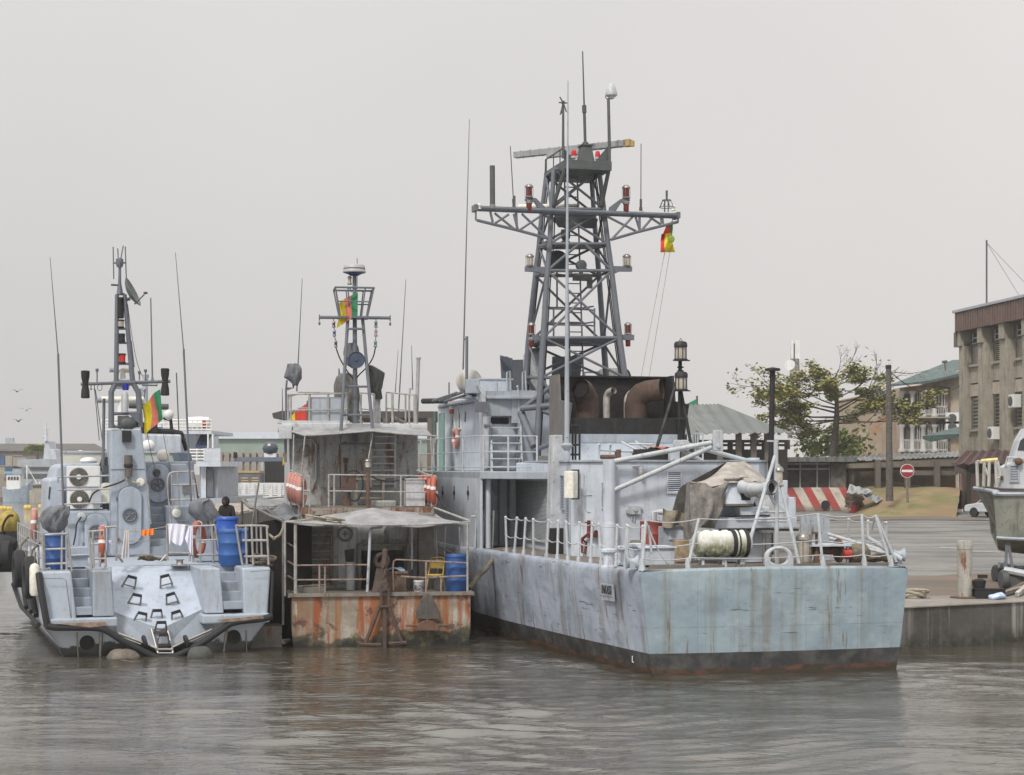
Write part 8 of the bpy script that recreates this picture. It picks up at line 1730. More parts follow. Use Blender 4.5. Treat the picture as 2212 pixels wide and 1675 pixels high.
for _ in range(1000):
    cx_,cy_,s = rnd.choice(((520,1140,1.6),(600,1120,1.5),(690,1130,1.6),(740,1180,1.4),(470,1180,1.2),(640,1180,1.8)));p = t11(cx_,cy_,3)+Vc((rnd.gauss(0,s*.6),rnd.gauss(0,s*.6),rnd.gauss(0,s*.42)));n_ = Vc((rnd.gauss(0,1),rnd.gauss(0,1),1)).normalized();u_ = n_.orthogonal()*rnd.uniform(.12,.25);v_ = n_.cross(u_)*.6
    leaf.add([p-u_,p+v_,p+u_,p-v_],[(0,1,2,3)])
for x in (520,600,690): wood.tube([on_ground(CU+(t11(x,0,3).x)*FPX/137,137),t11(x,1130,3)],[.12,.04],6)
local(sb_,leaf,'leaves',M['leaf2']);local(sb_,wood,'stem',M['bark'])
# distant lattice tower
tw = place('cell_tower','pale lattice phone tower far behind the tree','tower',P(c11(352,1100),360));q = MB();f11 = lambda x,y: P(c11(x,y),360);tw.location.z = 2
lv = [(1100,318,385),(900,323,380),(710,330,375),(620,335,370),(540,338,365),(462,340,362)]
for (y,a,b),(y2,a2,b2) in zip(lv,lv[1:]):
    for i in range(2):
        A0,B0,A1,B1 = f11(a,y)+Vc((0,3*i,0)),f11(b,y)+Vc((0,3*i,0)),f11(a2,y2)+Vc((0,3*i,0)),f11(b2,y2)+Vc((0,3*i,0))
        q.tube([A0,A1],.22,5);q.tube([B0,B1],.22,5);q.tube([A0,B1],.12,4);q.tube([B0,A1],.12,4);q.tube([A1,B1],.1,4)
q.tube([f11(362,462),f11(362,430)],.12,4);local(tw,q,'lattice',M['steel_dull'])
for x in (323,350,366): q = MB();q.cbox(f11(x,500)+Vc((0,-.7,0)),(.5,.4,4));local(tw,q,'antenna_panel',M['white'])
q = MB();q.lathe([(0,0),(1.1,.2),(1.1,.5)],f11(316,606),(-.5,-1,0),14);local(tw,q,'dish',M['white'])
# pole, sign, barrier, sheets, bucket, hut, car
up_ = place('utility_pole','tall dark wooden utility pole standing on the grass bank','pole',Vc((P((1921,1081),114).x,114,P((1921,1081),114).z-.1)));q = MB();q.tube([w11(985,1525,114),w11(978,625,114)],[.26,.17],10);local(up_,q,'pole',plain('pole_wood',(.10,.09,.08),.85,0,.3));q = MB();q.lathe([(.2,0),(.2,.25)],w11(977,632,114),n=10);local(up_,q,'cap',M['black'])
q = MB();q.tube(sag(w11(980,640,114),w11(1480,730,136),1.2,16),.03,4);local(up_,q,'cable',M['black'])
sg = place('no_entry_sign','round red no entry sign with a white bar on a thin post','sign',Vc((w11(1107,0,113).x,113,w11(0,1528,113).z)));c = w11(1103,1322,112.9);R2 = 1.45*.98;R2 = (w11(1150,0,112.9).x-w11(1056,0,112.9).x)/2
q = MB();q.tube([sg.location-Vc((0,0,.1)),(c.x,113.02,c.z)],.07,8);local(sg,q,'post',M['steel_dull'])
q = MB();q.lathe([(R2,0),(R2,.04)],c,(0,-1,0),36);local(sg,q,'rim',M['white']);q = MB();q.lathe([(R2*.93,.042),(R2*.93,.05)],c,(0,-1,0),36);local(sg,q,'disc',plain('sign_red',(.28,.015,.03),.4));q = MB();q.box((c.x-R2*.78,c.y-.062,c.z-R2*.17),(c.x+R2*.78,c.y-.052,c.z+R2*.17));local(sg,q,'bar',M['white'])
def barrier_mat():
    m,t,b = mk('striped_barrier');x,z = zpos(t,'X'),zpos(t);s = mul(t,x,mul(t,z,.5),'ADD');f = N(t,'ShaderNodeMath',operation='FRACT');t.links.new(mul(t,mul(t,s,1/1.27),.3,'ADD'),f.inputs[0])
    c = mixc(t,ramp(t,f.outputs[0],.47,.48),(.32,.045,.04),(.46,.42,.36));c = mixc(t,mul(t,ramp(t,ns(t,1.2,6,.7),.45,.65),.6),c,(.16,.13,.11));c = mixc(t,mul(t,ramp(t,z,.45,.1),.7),c,(.13,.09,.07));t.links.new(c,b.inputs['Base Color']);b.inputs['Roughness'].default_value = .85;return m
bp_ = on_ground(1780,122);br0,br1 = w11(270,1595,121),w11(697,1435,121);bt = place('striped_barrier','concrete barrier painted with slanting red and white stripes','barrier',Vc((br0.x,121,ground_at(br0.x,121))));q = MB();L_ = br1.x-br0.x;h_ = br1.z-bt.location.z
q.prism([(-.6,-.45,0),(-.6,.9,0),(-.6,.7,h_),(-.6,.05,h_)],(L_+.6,0,0));q.build('barrier_block',barrier_mat(),bt,bevel=.05);q = MB();q.lathe([(.32,0),(.32,.06)],(L_*.64,-.5,h_*.28),(0,-1,0),12);q.build('drain_hole',M['black'],bt)
for k,(pts,lb) in enumerate(((((695,1470),(835,1475),(880,1455),(715,1412)),'upper pale corrugated sheet leaning in the pile beside the striped barrier'),(((800,1490),(900,1535),(942,1505),(830,1460)),'lower pale corrugated sheet slumped onto the grass bank beside the barrier'))):
    A = [w11(*p,117-(2.0 if i in (0,1) else 0)) for i,p in enumerate(pts)];o = place('corrugated_sheet',lb,'roof sheet',A[0]);q = MB();corr_sheet(q,A[0],A[1],A[3],A[2],.35,.05);local(o,q,'sheet',M['corr'])
o = place('plank_stack','brown stack of old boards under the corrugated sheets','boards',Vc((w11(750,0,118).x,118,ground_at(34,118))));q = MB();a,b = w11(700,1540,118),w11(805,1470,118);
for k in range(6): q.box((a.x+.05*(k%2),117.4+.03*k,a.z-.3+(b.z-a.z+.3)*k/6),(b.x-.06*(k%3),119,a.z-.32+(b.z-a.z+.3)*(k+1)/6))
local(o,q,'boards',plain('old_boards',(.15,.11,.08),.9,0,.4))
o = place('red_tub','red plastic tub on the sandy verge beside the striped barrier','tub',Vc((w11(752,0,117).x,117,ground_at(32,117))));s = (w11(785,0,117).x-w11(720,0,117).x)/2;q = MB();q.lathe([(s*.85,0),(s*.98,s*1.5),(s*1.03,s*1.55),(s*1.03,s*1.65),(s*.92,s*1.65),(s*.85,s*.9)],n=20);q.build('tub',paint('tub_red',(.42,.05,.05),.5,.2,0,.3),o,True);q = MB();q.torus((0,0,s*1.55),(.3,1,.3),s*1.0,.03,18,5);q.build('handle',M['steel_dull'],o)
ht = place('gatehouse','pink walled gatehouse under a dark maroon sheet roof','gatehouse',on_ground(2100,123));t18 = lambda x,y,Y: P(c18(x,y),Y);q = MB();a,b = t18(362,685,122),t18(500,310,122);q.box((a.x,122,ground_at(a.x,122)-.1),(a.x+9,122.4,b.z));local(ht,q,'wall',paint('pink_wall',(.40,.275,.255),.85,.2,0,.35))
q = MB();corr_sheet(q,t18(275,215,119),t18(960,225,119),t18(400,95,126),t18(960,90,126),.6,.06);local(ht,q,'roof',paint('maroon_sheet',(.075,.035,.035),.6,.3,0,.4))
q = MB();p = t18(420,300,121.5);q.box((p.x-.15,121.2,ground_at(p.x,121)),(p.x+.15,121.5,t18(0,200,121).z));q.prism([(p.x-1.2,121.2,t18(0,215,121).z),(p.x,121.2,t18(0,215,121).z),(p.x,121.2,t18(0,290,121).z)],(0,.3,0));local(ht,q,'post',M['dim_wall'])
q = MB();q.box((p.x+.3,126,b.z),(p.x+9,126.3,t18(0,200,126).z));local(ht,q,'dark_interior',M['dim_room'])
o = place('white_kerb','short whitewashed kerb at the foot of the gatehouse wall','kerb',on_ground(2050,120));q = MB();a,b = t18(140,680,119),t18(365,655,119);q.box((a.x,118.6,ground_at(a.x,119)-.05),(b.x,119,ground_at(a.x,119)+.22));local(o,q,'kerb_stone',M['white'],bevel=.04)
# parked car, nose to the left, half hidden by the boat's bow
cr_ = place('parked_car','silver white saloon car parked in front of the gatehouse','car',Vc((t18(640,0,109).x+.5,109,ground_at(40,109))),R(-52));cw,clen = 1.68,4.2
prof = [(-2.05,.35),(-2.08,.62),(-1.98,.78),(-1.15,.92),(-.55,1.38),(.75,1.42),(1.45,1.0),(2.0,.95),(2.1,.6),(2.05,.35)]
q = MB();n_ = len(prof);V = []
def side(y,tuck): return [(x,y*(1-.14*max(0,(z-.9)/.5)*tuck),z) for x,z in prof]
A,Bq = side(-cw/2,1),side(cw/2,1);q.add(A+Bq,[tuple(range(n_)),tuple(range(2*n_-1,n_-1,-1))]+[(i,i+n_,(i+1)%n_+n_,(i+1)%n_) for i in range(n_)]);q.build('body',paint('car_silver',(.50,.52,.55),.25,.08,0,.1),cr_,bevel=.05)
for s in (-1,1):
    q = MB();q.prism([(-1.02,s*.815,.95),(-.5,s*.745,1.32),(.05,s*.74,1.34),(.05,s*.815,.95)],(0,s*.02,0));q.build('side_window',M['glass'],cr_);q = MB();q.prism([(.15,s*.815,.95),(.15,s*.74,1.34),(.7,s*.745,1.34),(1.2,s*.81,1.0)],(0,s*.02,0));q.build('side_window',M['glass'],cr_)
    q = MB();q.cbox((-2.05,s*.58,.66),(.08,.34,.16));q.build('headlight',M['clear_lens'],cr_);q = MB();q.cbox((2.07,s*.62,.72),(.06,.3,.18));q.build('tail_light',M['red_lens'],cr_)
    for x in (-1.32,1.3):
        q = MB();q.lathe([(.2,-.1),(.30,-.1),(.32,-.06),(.32,.06),(.30,.1),(.2,.1)],(x,s*.78,.32),(0,1,0),24);wh = q.build('wheel',M['rubber'],cr_,True);q = MB();q.lathe([(.0,s*.06),(.08,s*.085),(.19,s*.10),(.2,s*.06)],(x,s*.78,.32),(0,1,0),18,cap=False);q.build('rim',M['steel'],wh)
q = MB();q.add([(-1.1,-.72,.955),(-1.1,.72,.955),(-.57,.66,1.375),(-.57,-.66,1.375)],[(0,1,2,3)]);q.v = [(x-.02,y,z+.015) for x,y,z in q.v];q.build('windscreen',M['glass'],cr_)
q = MB();q.cbox((-2.1,0,.48),(.1,1.6,.14));q.cbox((2.12,0,.5),(.1,1.6,.16));each(q,'bumper',M['mast_dark'],cr_)
# things on the quay edge
bo = place('mooring_post','thick white rust stained mooring post on the quay edge','bollard',G((2084,1293),QZ));hb_ = 125*bo.location.y/FPX;q = MB();q.lathe([(.21,.04),(.205,hb_-.25),(.215,hb_-.24),(.215,hb_-.1),(.205,hb_-.09),(.205,hb_-.03),(.19,hb_),(.05,hb_+.01)],n=24);q.build('post',paint('post_white',(.40,.385,.345),.75,.25,.6,.5,sc=2.5),bo,True);q = MB();q.lathe([(.4,.012),(.4,.05),(.22,.06)],n=24);q.build('base_plate',M['rusty'],bo)
o = place('small_bollard','short black mooring bollard near the thick white mooring post','bollard',G(c18(525,1478),QZ));q = MB();q.lathe([(.18,.0),(.16,.3),(.2,.5),(.1,.55)],n=16);q.build('bollard_body',M['black'],o,True);q = MB();q.cbox((.1,0,.62),(.25,.14,.1));q.build('cap',M['black'],o)
o = place('flat_cleat','flat black box lying on the quay right of the small black bollard','box',G(c18(615,1480),QZ));q = MB();q.box((-.42,-.2,.014),(.42,.2,.26));q.box((-.44,-.22,.263),(.44,.22,.29));q.build('box_body',M['black'],o,bevel=.02)
o = place('plastic_scrap','crumpled pale blue plastic scrap on the quay','litter',G(c18(680,1492),QZ));q = MB();q.ball((0,0,.1),(.26,.16,.1),9,6);q.v = [(x+.05*math.sin(9*z+4*y),y,z+.03*math.sin(14*x)) for x,y,z in q.v];q.build('scrap',plain('pale_plastic',(.45,.55,.75),.4),o)
for k,(a,b,lb) in enumerate((((700,1478),(960,1420),'long grey timber lying on the quay in front of the trailer'),((760,1465),(960,1400),'thin brown timber behind the long grey timber on the quay'),((880,1470),(990,1425),'short pale timber at the right end of the timber pile'))):
    A,Bb = G(c18(*a),QZ),G(c18(*b),QZ);o = place('timber',lb,'timber',A);q = MB();q.tube([A+Vc((0,0,.09)),Bb+Vc((0,0,.16+.05*k))],.08,4);local(o,q,'beam',plain('timber%d' % k,((.25,.23,.2),(.15,.11,.08),(.4,.38,.35))[k],.9,0,.35))
q = MB();A = G((1968,1293),QZ)
for k in range(4): q.torus(A+Vc((.05*k,.02,.05+.05*k)),(.3*math.sin(k),.2,1),.3+.03*(k%2),.045,18,6)
o = q.build('quay_rope',M['rope_pale'],None,True);tag(o,'coil of thick rope on the quay edge beside the warship stern','rope')
# launch on a trailer at the right edge
TB = Frame((G(c18(740,1390),QZ).x-.3,51.5),-12);lb_ = place('launch','stained grey launch with a white wheelhouse propped on a trailer','boat',TB.o,TB.a)
tb = lambda x,y,yy=0: TB.px(c18(x,y),y=yy)
sheer_ = [tb(483,445,1.6),tb(560,458,.6),tb(700,478,.1),tb(946,500,0)];sheer_.append(sheer_[-1]+Vc((9,.1,.15)))
chine = [tb(690,825,1.6),tb(720,862,1.2),tb(800,885,.5),tb(946,915,.2)];chine.append(chine[-1]+Vc((9,.1,-.15)))
keel = [tb(700,850,1.6),tb(745,905,1.6),tb(830,975,1.6),tb(946,1060,1.6)];keel.append(keel[-1]+Vc((9,0,-.5)))
mir = lambda p: Vc((p.x,3.2-p.y,p.z));q = MB();V = [];k = 0
rowsL = [sheer_,chine,keel,[mir(p) for p in chine],[mir(p) for p in sheer_]]
S_ = [spline(r,6) for r in rowsL];m_ = len(S_[0])
q.add([p for r in S_ for p in r],[(i*m_+j,i*m_+j+1,(i+1)*m_+j+1,(i+1)*m_+j) for i in range(4) for j in range(m_-1)]+[(j,j+1,4*m_+j+1,4*m_+j) for j in range(m_-1)])
q.build('hull',paint('launch_hull',(.25,.26,.225),.7,.3,.15,.9,dcol=(.09,.085,.07),sc=1.1),lb_,True)
q = MB();q.tube([p+Vc((0,-.03,0)) for p in S_[0]],.06,6);q.tube([p+Vc((0,.03,0)) for p in S_[4]],.06,6);each(q,'rubbing_strake',M['ship_grey'],lb_)
q = MB();q.tube([p+Vc((0,-.03,-.02)) for p in S_[1]],.05,6);q.build('chine_rail',M['ship_grey'],lb_)
wh = [tb(708,405,.5),tb(748,250,.5),tb(833,205,.6),tb(890,0,.8),tb(960,-120,.8),tb(960,430,.3)];q = MB();wh[0].z = tb(0,440).z;q.prism([(p.x,.5,p.z) for p in wh[:5]]+[(wh[4].x+3,.5,wh[4].z),(wh[4].x+3,.5,tb(0,470).z),(wh[0].x,.5,tb(0,450).z)],(0,2.2,0));whs = q.build('wheelhouse',paint('launch_white',(.50,.52,.55),.6,.15,.1,.4),lb_,bevel=.03)
q = MB();q.prism([(tb(885,90,.48).x,.48,tb(885,90,.48).z),(tb(912,0,.48).x,.48,tb(912,0,.48).z),(tb(990,-60,.48).x,.48,tb(990,-60,.48).z),(tb(990,95,.48).x,.48,tb(990,95,.48).z)],(0,.015,0));q.build('window',M['glass'],whs)
p = tb(858,380,.48);louvre('vent_grille',(p.x-.12,.497,p.z),(.22,0,0),tb(0,240,.48).z-p.z,(0,-1,0),9,'ship_grey',whs,.04)
q = MB();q.cbox(tb(740,350,.46),(.08,.05,.12));q.ball(tb(895,195,.4),.12,10,7);q.build('deck_light',M['rusty'],lb_)
q = MB();q.tube([tb(770,235,.45),tb(790,155,.45),tb(960,170,.4)],.03,6);q.build('grab_rail',M['light_metal'],lb_)
for y in (.35,2.6):
    q = MB()
    for x,x2 in ((512,505),(568,575),(615,622),(690,680)): q.tube([tb(x,430,y),tb(x2,190,y)],.05,6)
    q.tube([tb(505,195,y),tb(575,205,y)],.05,6);q.tube([tb(575,230,y),tb(610,330,y)],.035);q.tube([tb(700,190,y),tb(725,330,y)],.04);q.tube([tb(690,345,y),tb(720,350,y)],.04);q.build('bow_rail',paint('rail_worn%d' % int(y),(.46,.46,.42),.6,.2,.3,.5,sc=4),lb_);q = MB();q.tube([tb(545,192,y),tb(700,178,y)],.06,8);q.build('yellow_bar',plain('pale_yellow%d' % int(y),(.62,.55,.25),.6),lb_)
trl = place('boat_trailer','dark steel boat trailer with a solid wheel under the launch','trailer',TB.o,TB.a);q = MB();f0 = tb(765,1210,.3);f1 = tb(950,1245,.1)
q.tube([f0,f1,f1+Vc((6,0,-.1))],.11,8);q.tube([mir(f0),mir(f1),mir(f1)+Vc((6,0,-.1))],.11,8);q.build('pale_beam',M['light_metal'],trl)
q = MB();q.box((tb(790,0,.3).x,.2,tb(0,1360).z),(tb(790,0).x+7,.4,tb(0,1265).z));q.box((tb(790,0,.3).x,2.8,tb(0,1360).z),(tb(790,0).x+7,3.0,tb(0,1265).z));q.box((tb(800,0).x,.4,tb(0,1330).z),(tb(800,0).x+.2,2.8,tb(0,1270).z));q.box((tb(805,0).x,.25,tb(0,1275).z),(tb(805,0).x+7,.35,tb(0,1200).z));q.build('chassis',M['mast_dark'],trl)
for (x0,y0,x1,y1) in ((775,1195,785,960),(840,1200,800,960),(765,1195,772,1130)):
    for y in (.35,2.85): q = MB();q.tube([tb(x0,y0,y),tb(x1,y1,y)],.06,4);q.build('prop',M['mast_grey'],trl)
for y in (.1,3.1):
    q = MB();c = tb(757,1320,.1);q.lathe([(.08,-.1),(.25,-.1),(.28,-.07),(.28,.07),(.25,.1),(.08,.1)],(c.x,y,.30+QZ),(1,.3,0),24);q.build('wheel',M['mast_dark'],trl,True)
# ------------------------------------------------------------------ far side of the harbour, at the left
q = MB();q.add([(-260,250,.6),(-20,250,.6),(-20,620,2.5),(-400,620,2.5)],[(0,1,2,3)]);q.add([(-260,250,-1),(-20,250,-1),(-20,250,.6),(-260,250,.6)],[(0,1,2,3)]);q.build('far_shore',M['dirt'])['kind'] = 'structure'
p1 = lambda x,y,Y: P(c1(x,y),Y)
M['wh_roof'] = paint('warehouse_roof',(.10,.095,.09),.8,.3,0,.3,sc=.2);M['wh_wall'] = paint('warehouse_wall',(.30,.27,.23),.85,.2,0,.3,sc=.3);M['wh_green'] = paint('warehouse_green',(.25,.32,.28),.7,.12,0,.25,sc=.3)
wa = place('warehouse','long warehouse with a dark sheet roof far beyond the patrol boat','warehouse',Vc((p1(200,0,330).x,330,1.5)));q = MB();a,b = p1(-260,0,330),p1(560,0,330);zt_,ze = p1(0,455,330).z,p1(0,492,330).z
q.prism([(a.x-30,330,ze),(b.x,330,ze),(b.x-6,345,zt_),(a.x-30,345,zt_)],(0,.5,.3));local(wa,q,'roof',M['wh_roof']);q = MB();q.box((a.x-30,331,1),(b.x-1,360,ze));local(wa,q,'wall',M['wh_wall'])
wb = place('green_warehouse','pale green warehouse with a grey roof behind the slatted barge fence','warehouse',Vc((p1(1310,0,230).x,230,1.2)));q = MB();a,b = p1(1125,0,230),p1(2000,0,230);q.box((a.x,230,p1(0,512,230).z),(b.x+10,250,p1(0,425,230).z));local(wb,q,'wall',M['wh_green']);q = MB();q.prism([(a.x-.5,229.5,p1(0,427,230).z),(b.x+10,229.5,p1(0,427,230).z),(b.x+10,240,p1(0,400,240).z),(a.x-.5,240,p1(0,400,240).z)],(0,.3,.2));local(wb,q,'roof',M['ship_grey']);q = MB();q.box((a.x,229.8,1),(b.x+10,231,p1(0,512,230).z-.02));local(wb,q,'plinth',M['wh_wall'])
wc = place('ornate_wall','sandy boundary wall with a scalloped top behind the barge','wall',Vc((p1(1280,0,190).x,190,1)));q = MB();a,b = p1(1165,640,190),p1(1700,560,190);q.box((a.x,190,0),(b.x,190.5,b.z))
for k in range(16): x = a.x+(b.x-a.x)*k/15;q.box((x-.25,189.8,0),(x+.25,190.6,b.z+1.3));q.torus((x+.9,190.2,b.z+.5),(0,1,0),.7,.12,12,4)
local(wc,q,'stonework',M['wh_wall'])
q = MB();q.box((p1(1165,0,185).x-2,180,-1),(20,186,.9));q.build('far_quay',M['concrete'])['kind'] = 'structure'
for k,(x0,x1,y0,y1,c,lb) in enumerate(((-40,27,568,508,(.05,.12,.26),'blue shipping container, topmost at the far left edge'),(27,66,570,508,(.42,.39,.32),'cream shipping container on the upper tier right of the blue one'),(66,140,572,515,(.34,.30,.26),'tan shipping container end against the dark warehouse roof'),(-40,30,625,570,(.40,.36,.28),'cream shipping container on the lower tier at the far left edge'),(30,64,625,570,(.05,.14,.27),'blue shipping container on the lower tier between pale ones'),(64,112,625,578,(.48,.46,.43),'pale shipping container on the lower tier nearest the grey ship'),(20,90,650,628,(.25,.07,.06),'red brown container low behind the blue fishing boat'))):
    Yc = 285-k*.5;a,b = p1(x0,y0,Yc),p1(x1,y1,Yc);o = place('shipping_container',lb,'container',Vc(((a.x+b.x)/2,Yc,a.z)));w_,h_ = b.x-a.x-.1,b.z-a.z-.08;q = MB();q.box((-w_/2,0,0),(w_/2,6,h_));n_ = max(4,int(w_/.5))
    for j in range(n_): x = -w_/2+w_*(j+.3)/n_;q.box((x,-.06,.15),(x+w_/n_*.4,-.003,h_-.15))
    q.build('container_shell',paint('container%d' % k,c,.7,.2,.1,.3),o);q = MB();q.box((-w_/2-.02,-.08,h_-.14),(w_/2+.02,-.004,h_));q.build('top_rail',M['mast_grey'],o)
# grey ship and fishing boats along the far shore
gs = place('grey_ship','distant grey ship with a white funnel and thin mast','ship',Vc((p1(210,0,262).x,262,0)));g1 = lambda x,y: p1(x,y,262)
for nm,x0,x1,y0,y1,mt in (('hull',60,340,680,640,'ship_grey'),('deckhouse',130,335,640,612,'mast_dark'),('deckhouse',130,340,612,604,'ship_grey'),('bridge_deck',95,330,576,535,'ship_grey')):
    a,b = g1(x0,y0),g1(x1,y1);q = MB();q.box((a.x,262,-.3 if nm == 'hull' else a.z),(b.x,274,b.z));local(gs,q,nm,M[mt])
q = MB();a,b = g1(100,604),g1(335,576);q.box((a.x+1,262.5,a.z+.003),(b.x-.2,273,b.z-.003));local(gs,q,'bridge_front',M['light_metal'])
for k in range(9): a,b = g1(150+13*k,600),g1(160+13*k,580);q = MB();q.prism([(a.x,262.4,a.z),(b.x-.2,262.4,a.z),(b.x+.25,262.4,b.z),(a.x+.4,262.4,b.z)],(0,.08,0));local(gs,q,'bridge_window',M['glass'])
q = MB();q.prism([g1(228,535),g1(298,535),g1(290,485),g1(262,480),g1(255,440),g1(238,440)],(0,4,0));local(gs,q,'funnel',M['ship_white'])
q = MB();q.tube([g1(245,440),g1(243,340)],[.35,.12],6);q.tube([g1(228,375),g1(262,372)],.1,5);q.tube([g1(225,418),g1(250,418)],.12,5);q.tube([g1(250,425),g1(252,395)],.12,5);local(gs,q,'mast',M['ship_white'])
for nm,lb,x0,x1,Yb,hullc,kind in (('fishing_boat','blue and white fishing boat with a raised bow at the far shore',5,160,244,(.34,.42,.5),1),('fishing_boat','cream fishing boat moored right of the blue and white one',148,262,240,(.45,.42,.36),2)):
    b1_ = lambda x,y: p1(x,y,Yb);a,b = b1_(x0,745),b1_(x1,668 if kind == 1 else 690);o = place(nm,lb,'boat',Vc(((a.x+b.x)/2,Yb,0)));L_ = b.x-a.x;H_ = b.z
    q = MB();sec = []
    for f,w_,z in ((0,.9,.85),(.25,1.3,.7),(.6,1.4,.75),(.85,1.0,.95),(1,.1,1.25)): x = a.x+L_*f;sec.append([(x,Yb+1.5-w_,H_*z),(x-.2*f,Yb+1.5-w_*.6,-.2),(x-.2*f,Yb+1.5+w_*.6,-.2),(x,Yb+1.5+w_,H_*z)])
    V = [p for s in sec for p in s];q.add(V,[(i*4+j,i*4+(j+1)%4,(i+1)*4+(j+1)%4,(i+1)*4+j) for i in range(4) for j in range(4)]+[(0,1,2,3),(16,19,18,17)]);local(o,q,'hull',paint('fish_hull%d' % kind,hullc,.6,.25,.15,.5))
    q = MB();q.box((a.x+L_*.15,Yb+.5,H_*.6),(a.x+L_*.62,Yb+2.5,b1_(0,615 if kind == 1 else 672).z));cb = local(o,q,'cabin',M['white'] if kind == 1 else M['cream_wall'])
    for j in range(4): x = a.x+L_*(.2+.1*j);q = MB();q.box((x,Yb+.44,b1_(0,645 if kind == 1 else 688).z),(x+L_*.07,Yb+.49,b1_(0,628 if kind == 1 else 678).z));local(o,q,'window',M['glass'])
    q = MB();q.box((a.x+L_*.08,Yb+.3,b1_(0,612 if kind == 1 else 670).z),(a.x+L_*.7,Yb+2.7,b1_(0,600 if kind == 1 else 666).z));local(o,q,'roof',plain('sky_blue',(.22,.36,.5),.6) if kind == 1 else M['cream_wall'])
    q = MB();x = a.x+L_*(.78 if kind == 1 else .4);q.tube([(x,Yb+1.5,H_*.7),(x,Yb+1.5,b1_(0,565 if kind == 1 else 655).z)],.12,6);q.tube([(x,Yb+1.5,b1_(0,572).z),(x+1.5,Yb+1.5,H_)],.06,4) if kind == 1 else 0;local(o,q,'mast',M['white'])
cn = place('dock_crane','small crane jib poking above the far warehouse roof','crane',Vc((p1(75,0,360).x,360,1.5)));q = MB();q.tube([(p1(85,470,360).x,360,1.5),p1(85,470,360)],.8,6);local(cn,q,'tower',M['ship_grey']);q = MB();q.tube([p1(90,468,360),p1(55,436,360)],.5,6);q.cbox(p1(52,438,360),(1.6,1,1.2));local(cn,q,'jib',M['ship_grey'])
fr2 = random.Random(5);lf = MB()
for _ in range(900):
    p = p1(fr2.gauss(195,22),0,322);p.z = p1(0,493-abs(fr2.gauss(0,10)),322).z;n_ = Vc((fr2.gauss(0,1),fr2.gauss(0,1),1)).normalized();u_ = n_.orthogonal()*.45;v_ = n_.cross(u_);lf.add([p-u_,p+v_,p+u_,p-v_],[(0,1,2,3)])
o = place('far_tree','hazy green tree in front of the long dark roofed warehouse','tree',Vc((p1(195,0,322).x,322,1.6)));q = MB();q.tube([(o.location.x,322,1.6),(o.location.x,322,p1(0,493,322).z)],.5,6);local(o,q,'trunk',M['bark']);local(o,lf,'crown',M['leaf2'])
for k,(x,y,r,lb) in enumerate(((16,796,18,'leftmost yellow mooring buoy, touching its neighbour'),(50,796,15,'yellow mooring buoy right beside the leftmost one'),(145,792,19,'yellow mooring buoy alone in the open water of the left channel'),(222,788,19,'yellow mooring buoy partly behind the patrol boat cabin'))):
    c = G(c1(x,y+8),0);rr = r*.4087*c.y/FPX;o = place('mooring_buoy',lb,'buoy',c,0,'yellow mooring buoys in the channel');q = MB();q.lathe([(rr*.3,-rr*1.05),(rr*.75,-rr*.9),(rr*.9,-rr*.4),(rr*.9,rr*.4),(rr*.75,rr*.9),(rr*.3,rr*1.05)],(0,0,rr*.35),(1,.2,0),18);q.build('float_body',M['yellow'],o,True);q = MB();q.torus((0,0,rr*.35),(1,.2,0),rr*.91,rr*.05,18,5);q.build('band',M['mast_grey'],o)
for k,(x,y,lb) in enumerate(((90,178,'topmost of the three birds in the hazy sky'),(140,277,'bird flying lowest but one, farthest right of the three'),(98,335,'lowest of the three birds in the hazy sky'))):
    c = p1(x,y,120);o = place('bird',lb,'bird',c,.4*k);q = MB();q.add([(-.5,0,.12),(-.22,.12,.16),(0,.12,0),(.22,.12,.16),(.5,0,.12),(.2,-.06,.12),(0,-.14,-.02),(-.2,-.06,.12)],[(0,1,7),(1,2,6,7),(2,3,5,6),(3,4,5)]);q.ball((0,0,0),(.05,.2,.05),8,6);q.build('body',M['mast_dark'],o)
# white service ship behind the patrol boat
Yv = 105;v1 = lambda x,y,d=0: p1(x,y,Yv+d);sv = place('service_ship','white service ship with a railed upper deck and dark stairs','ship',Vc((v1(1000,0).x,Yv,0)))
def vb(nm,x0,y0,x1,y1,mt,d=0,dep=8): a,b = v1(x0,y0,d),v1(x1,y1,d);q = MB();q.box((a.x,Yv+d,a.z),(b.x,Yv+d+dep,b.z));return local(sv,q,nm,M[mt])
a = v1(500,760);b = v1(1165,740);q = MB();q.prism([(a.x,Yv,-.3),(b.x,Yv,-.3),(b.x+.3,Yv,v1(0,742).z),(a.x-.3,Yv,v1(0,742).z)],(0,16,0));local(sv,q,'hull',M['ship_grey'])
vb('deckhouse',1055,742,1150,574,'pb_dark',1);vb('deckhouse_column',1062,742,1088,574,'ship_white',.6,.3);vb('doorway',1092,735,1125,590,'mast_grey',.7,.2);vb('deck_slab',1035,574,1167,546,'ship_white');vb('bulwark',1080,545,1165,478,'ship_white',0,.1);vb('upper_house',745,560,1040,402,'ship_white',3);vb('upper_deck',535,402,1120,384,'ship_white')
q = MB();a,b = v1(1030,475),v1(1085,400);
for k in range(7): q.box((a.x+(b.x-a.x)*.03*k,Yv+.3+.25*k,a.z+(b.z-a.z)*k/7),(b.x-.1+.02*k,Yv+.6+.25*k,a.z+(b.z-a.z)*(k+.8)/7))
q.prism([(a.x-.05,Yv+.2,a.z),(b.x,Yv+.2,a.z),(b.x,Yv+2.2,b.z),(a.x-.05,Yv+2.2,b.z)],(0,.05,-.02));local(sv,q,'stairs',plain('dark_blue_steps',(.05,.07,.12),.6))
q = MB()
for y in (328,345,362,378): q.tube([v1(535,y),v1(1118,y)],.04,5)
for k in range(24): x = 535+583*k/23;q.tube([v1(x,326),v1(x,385)],.035,5)
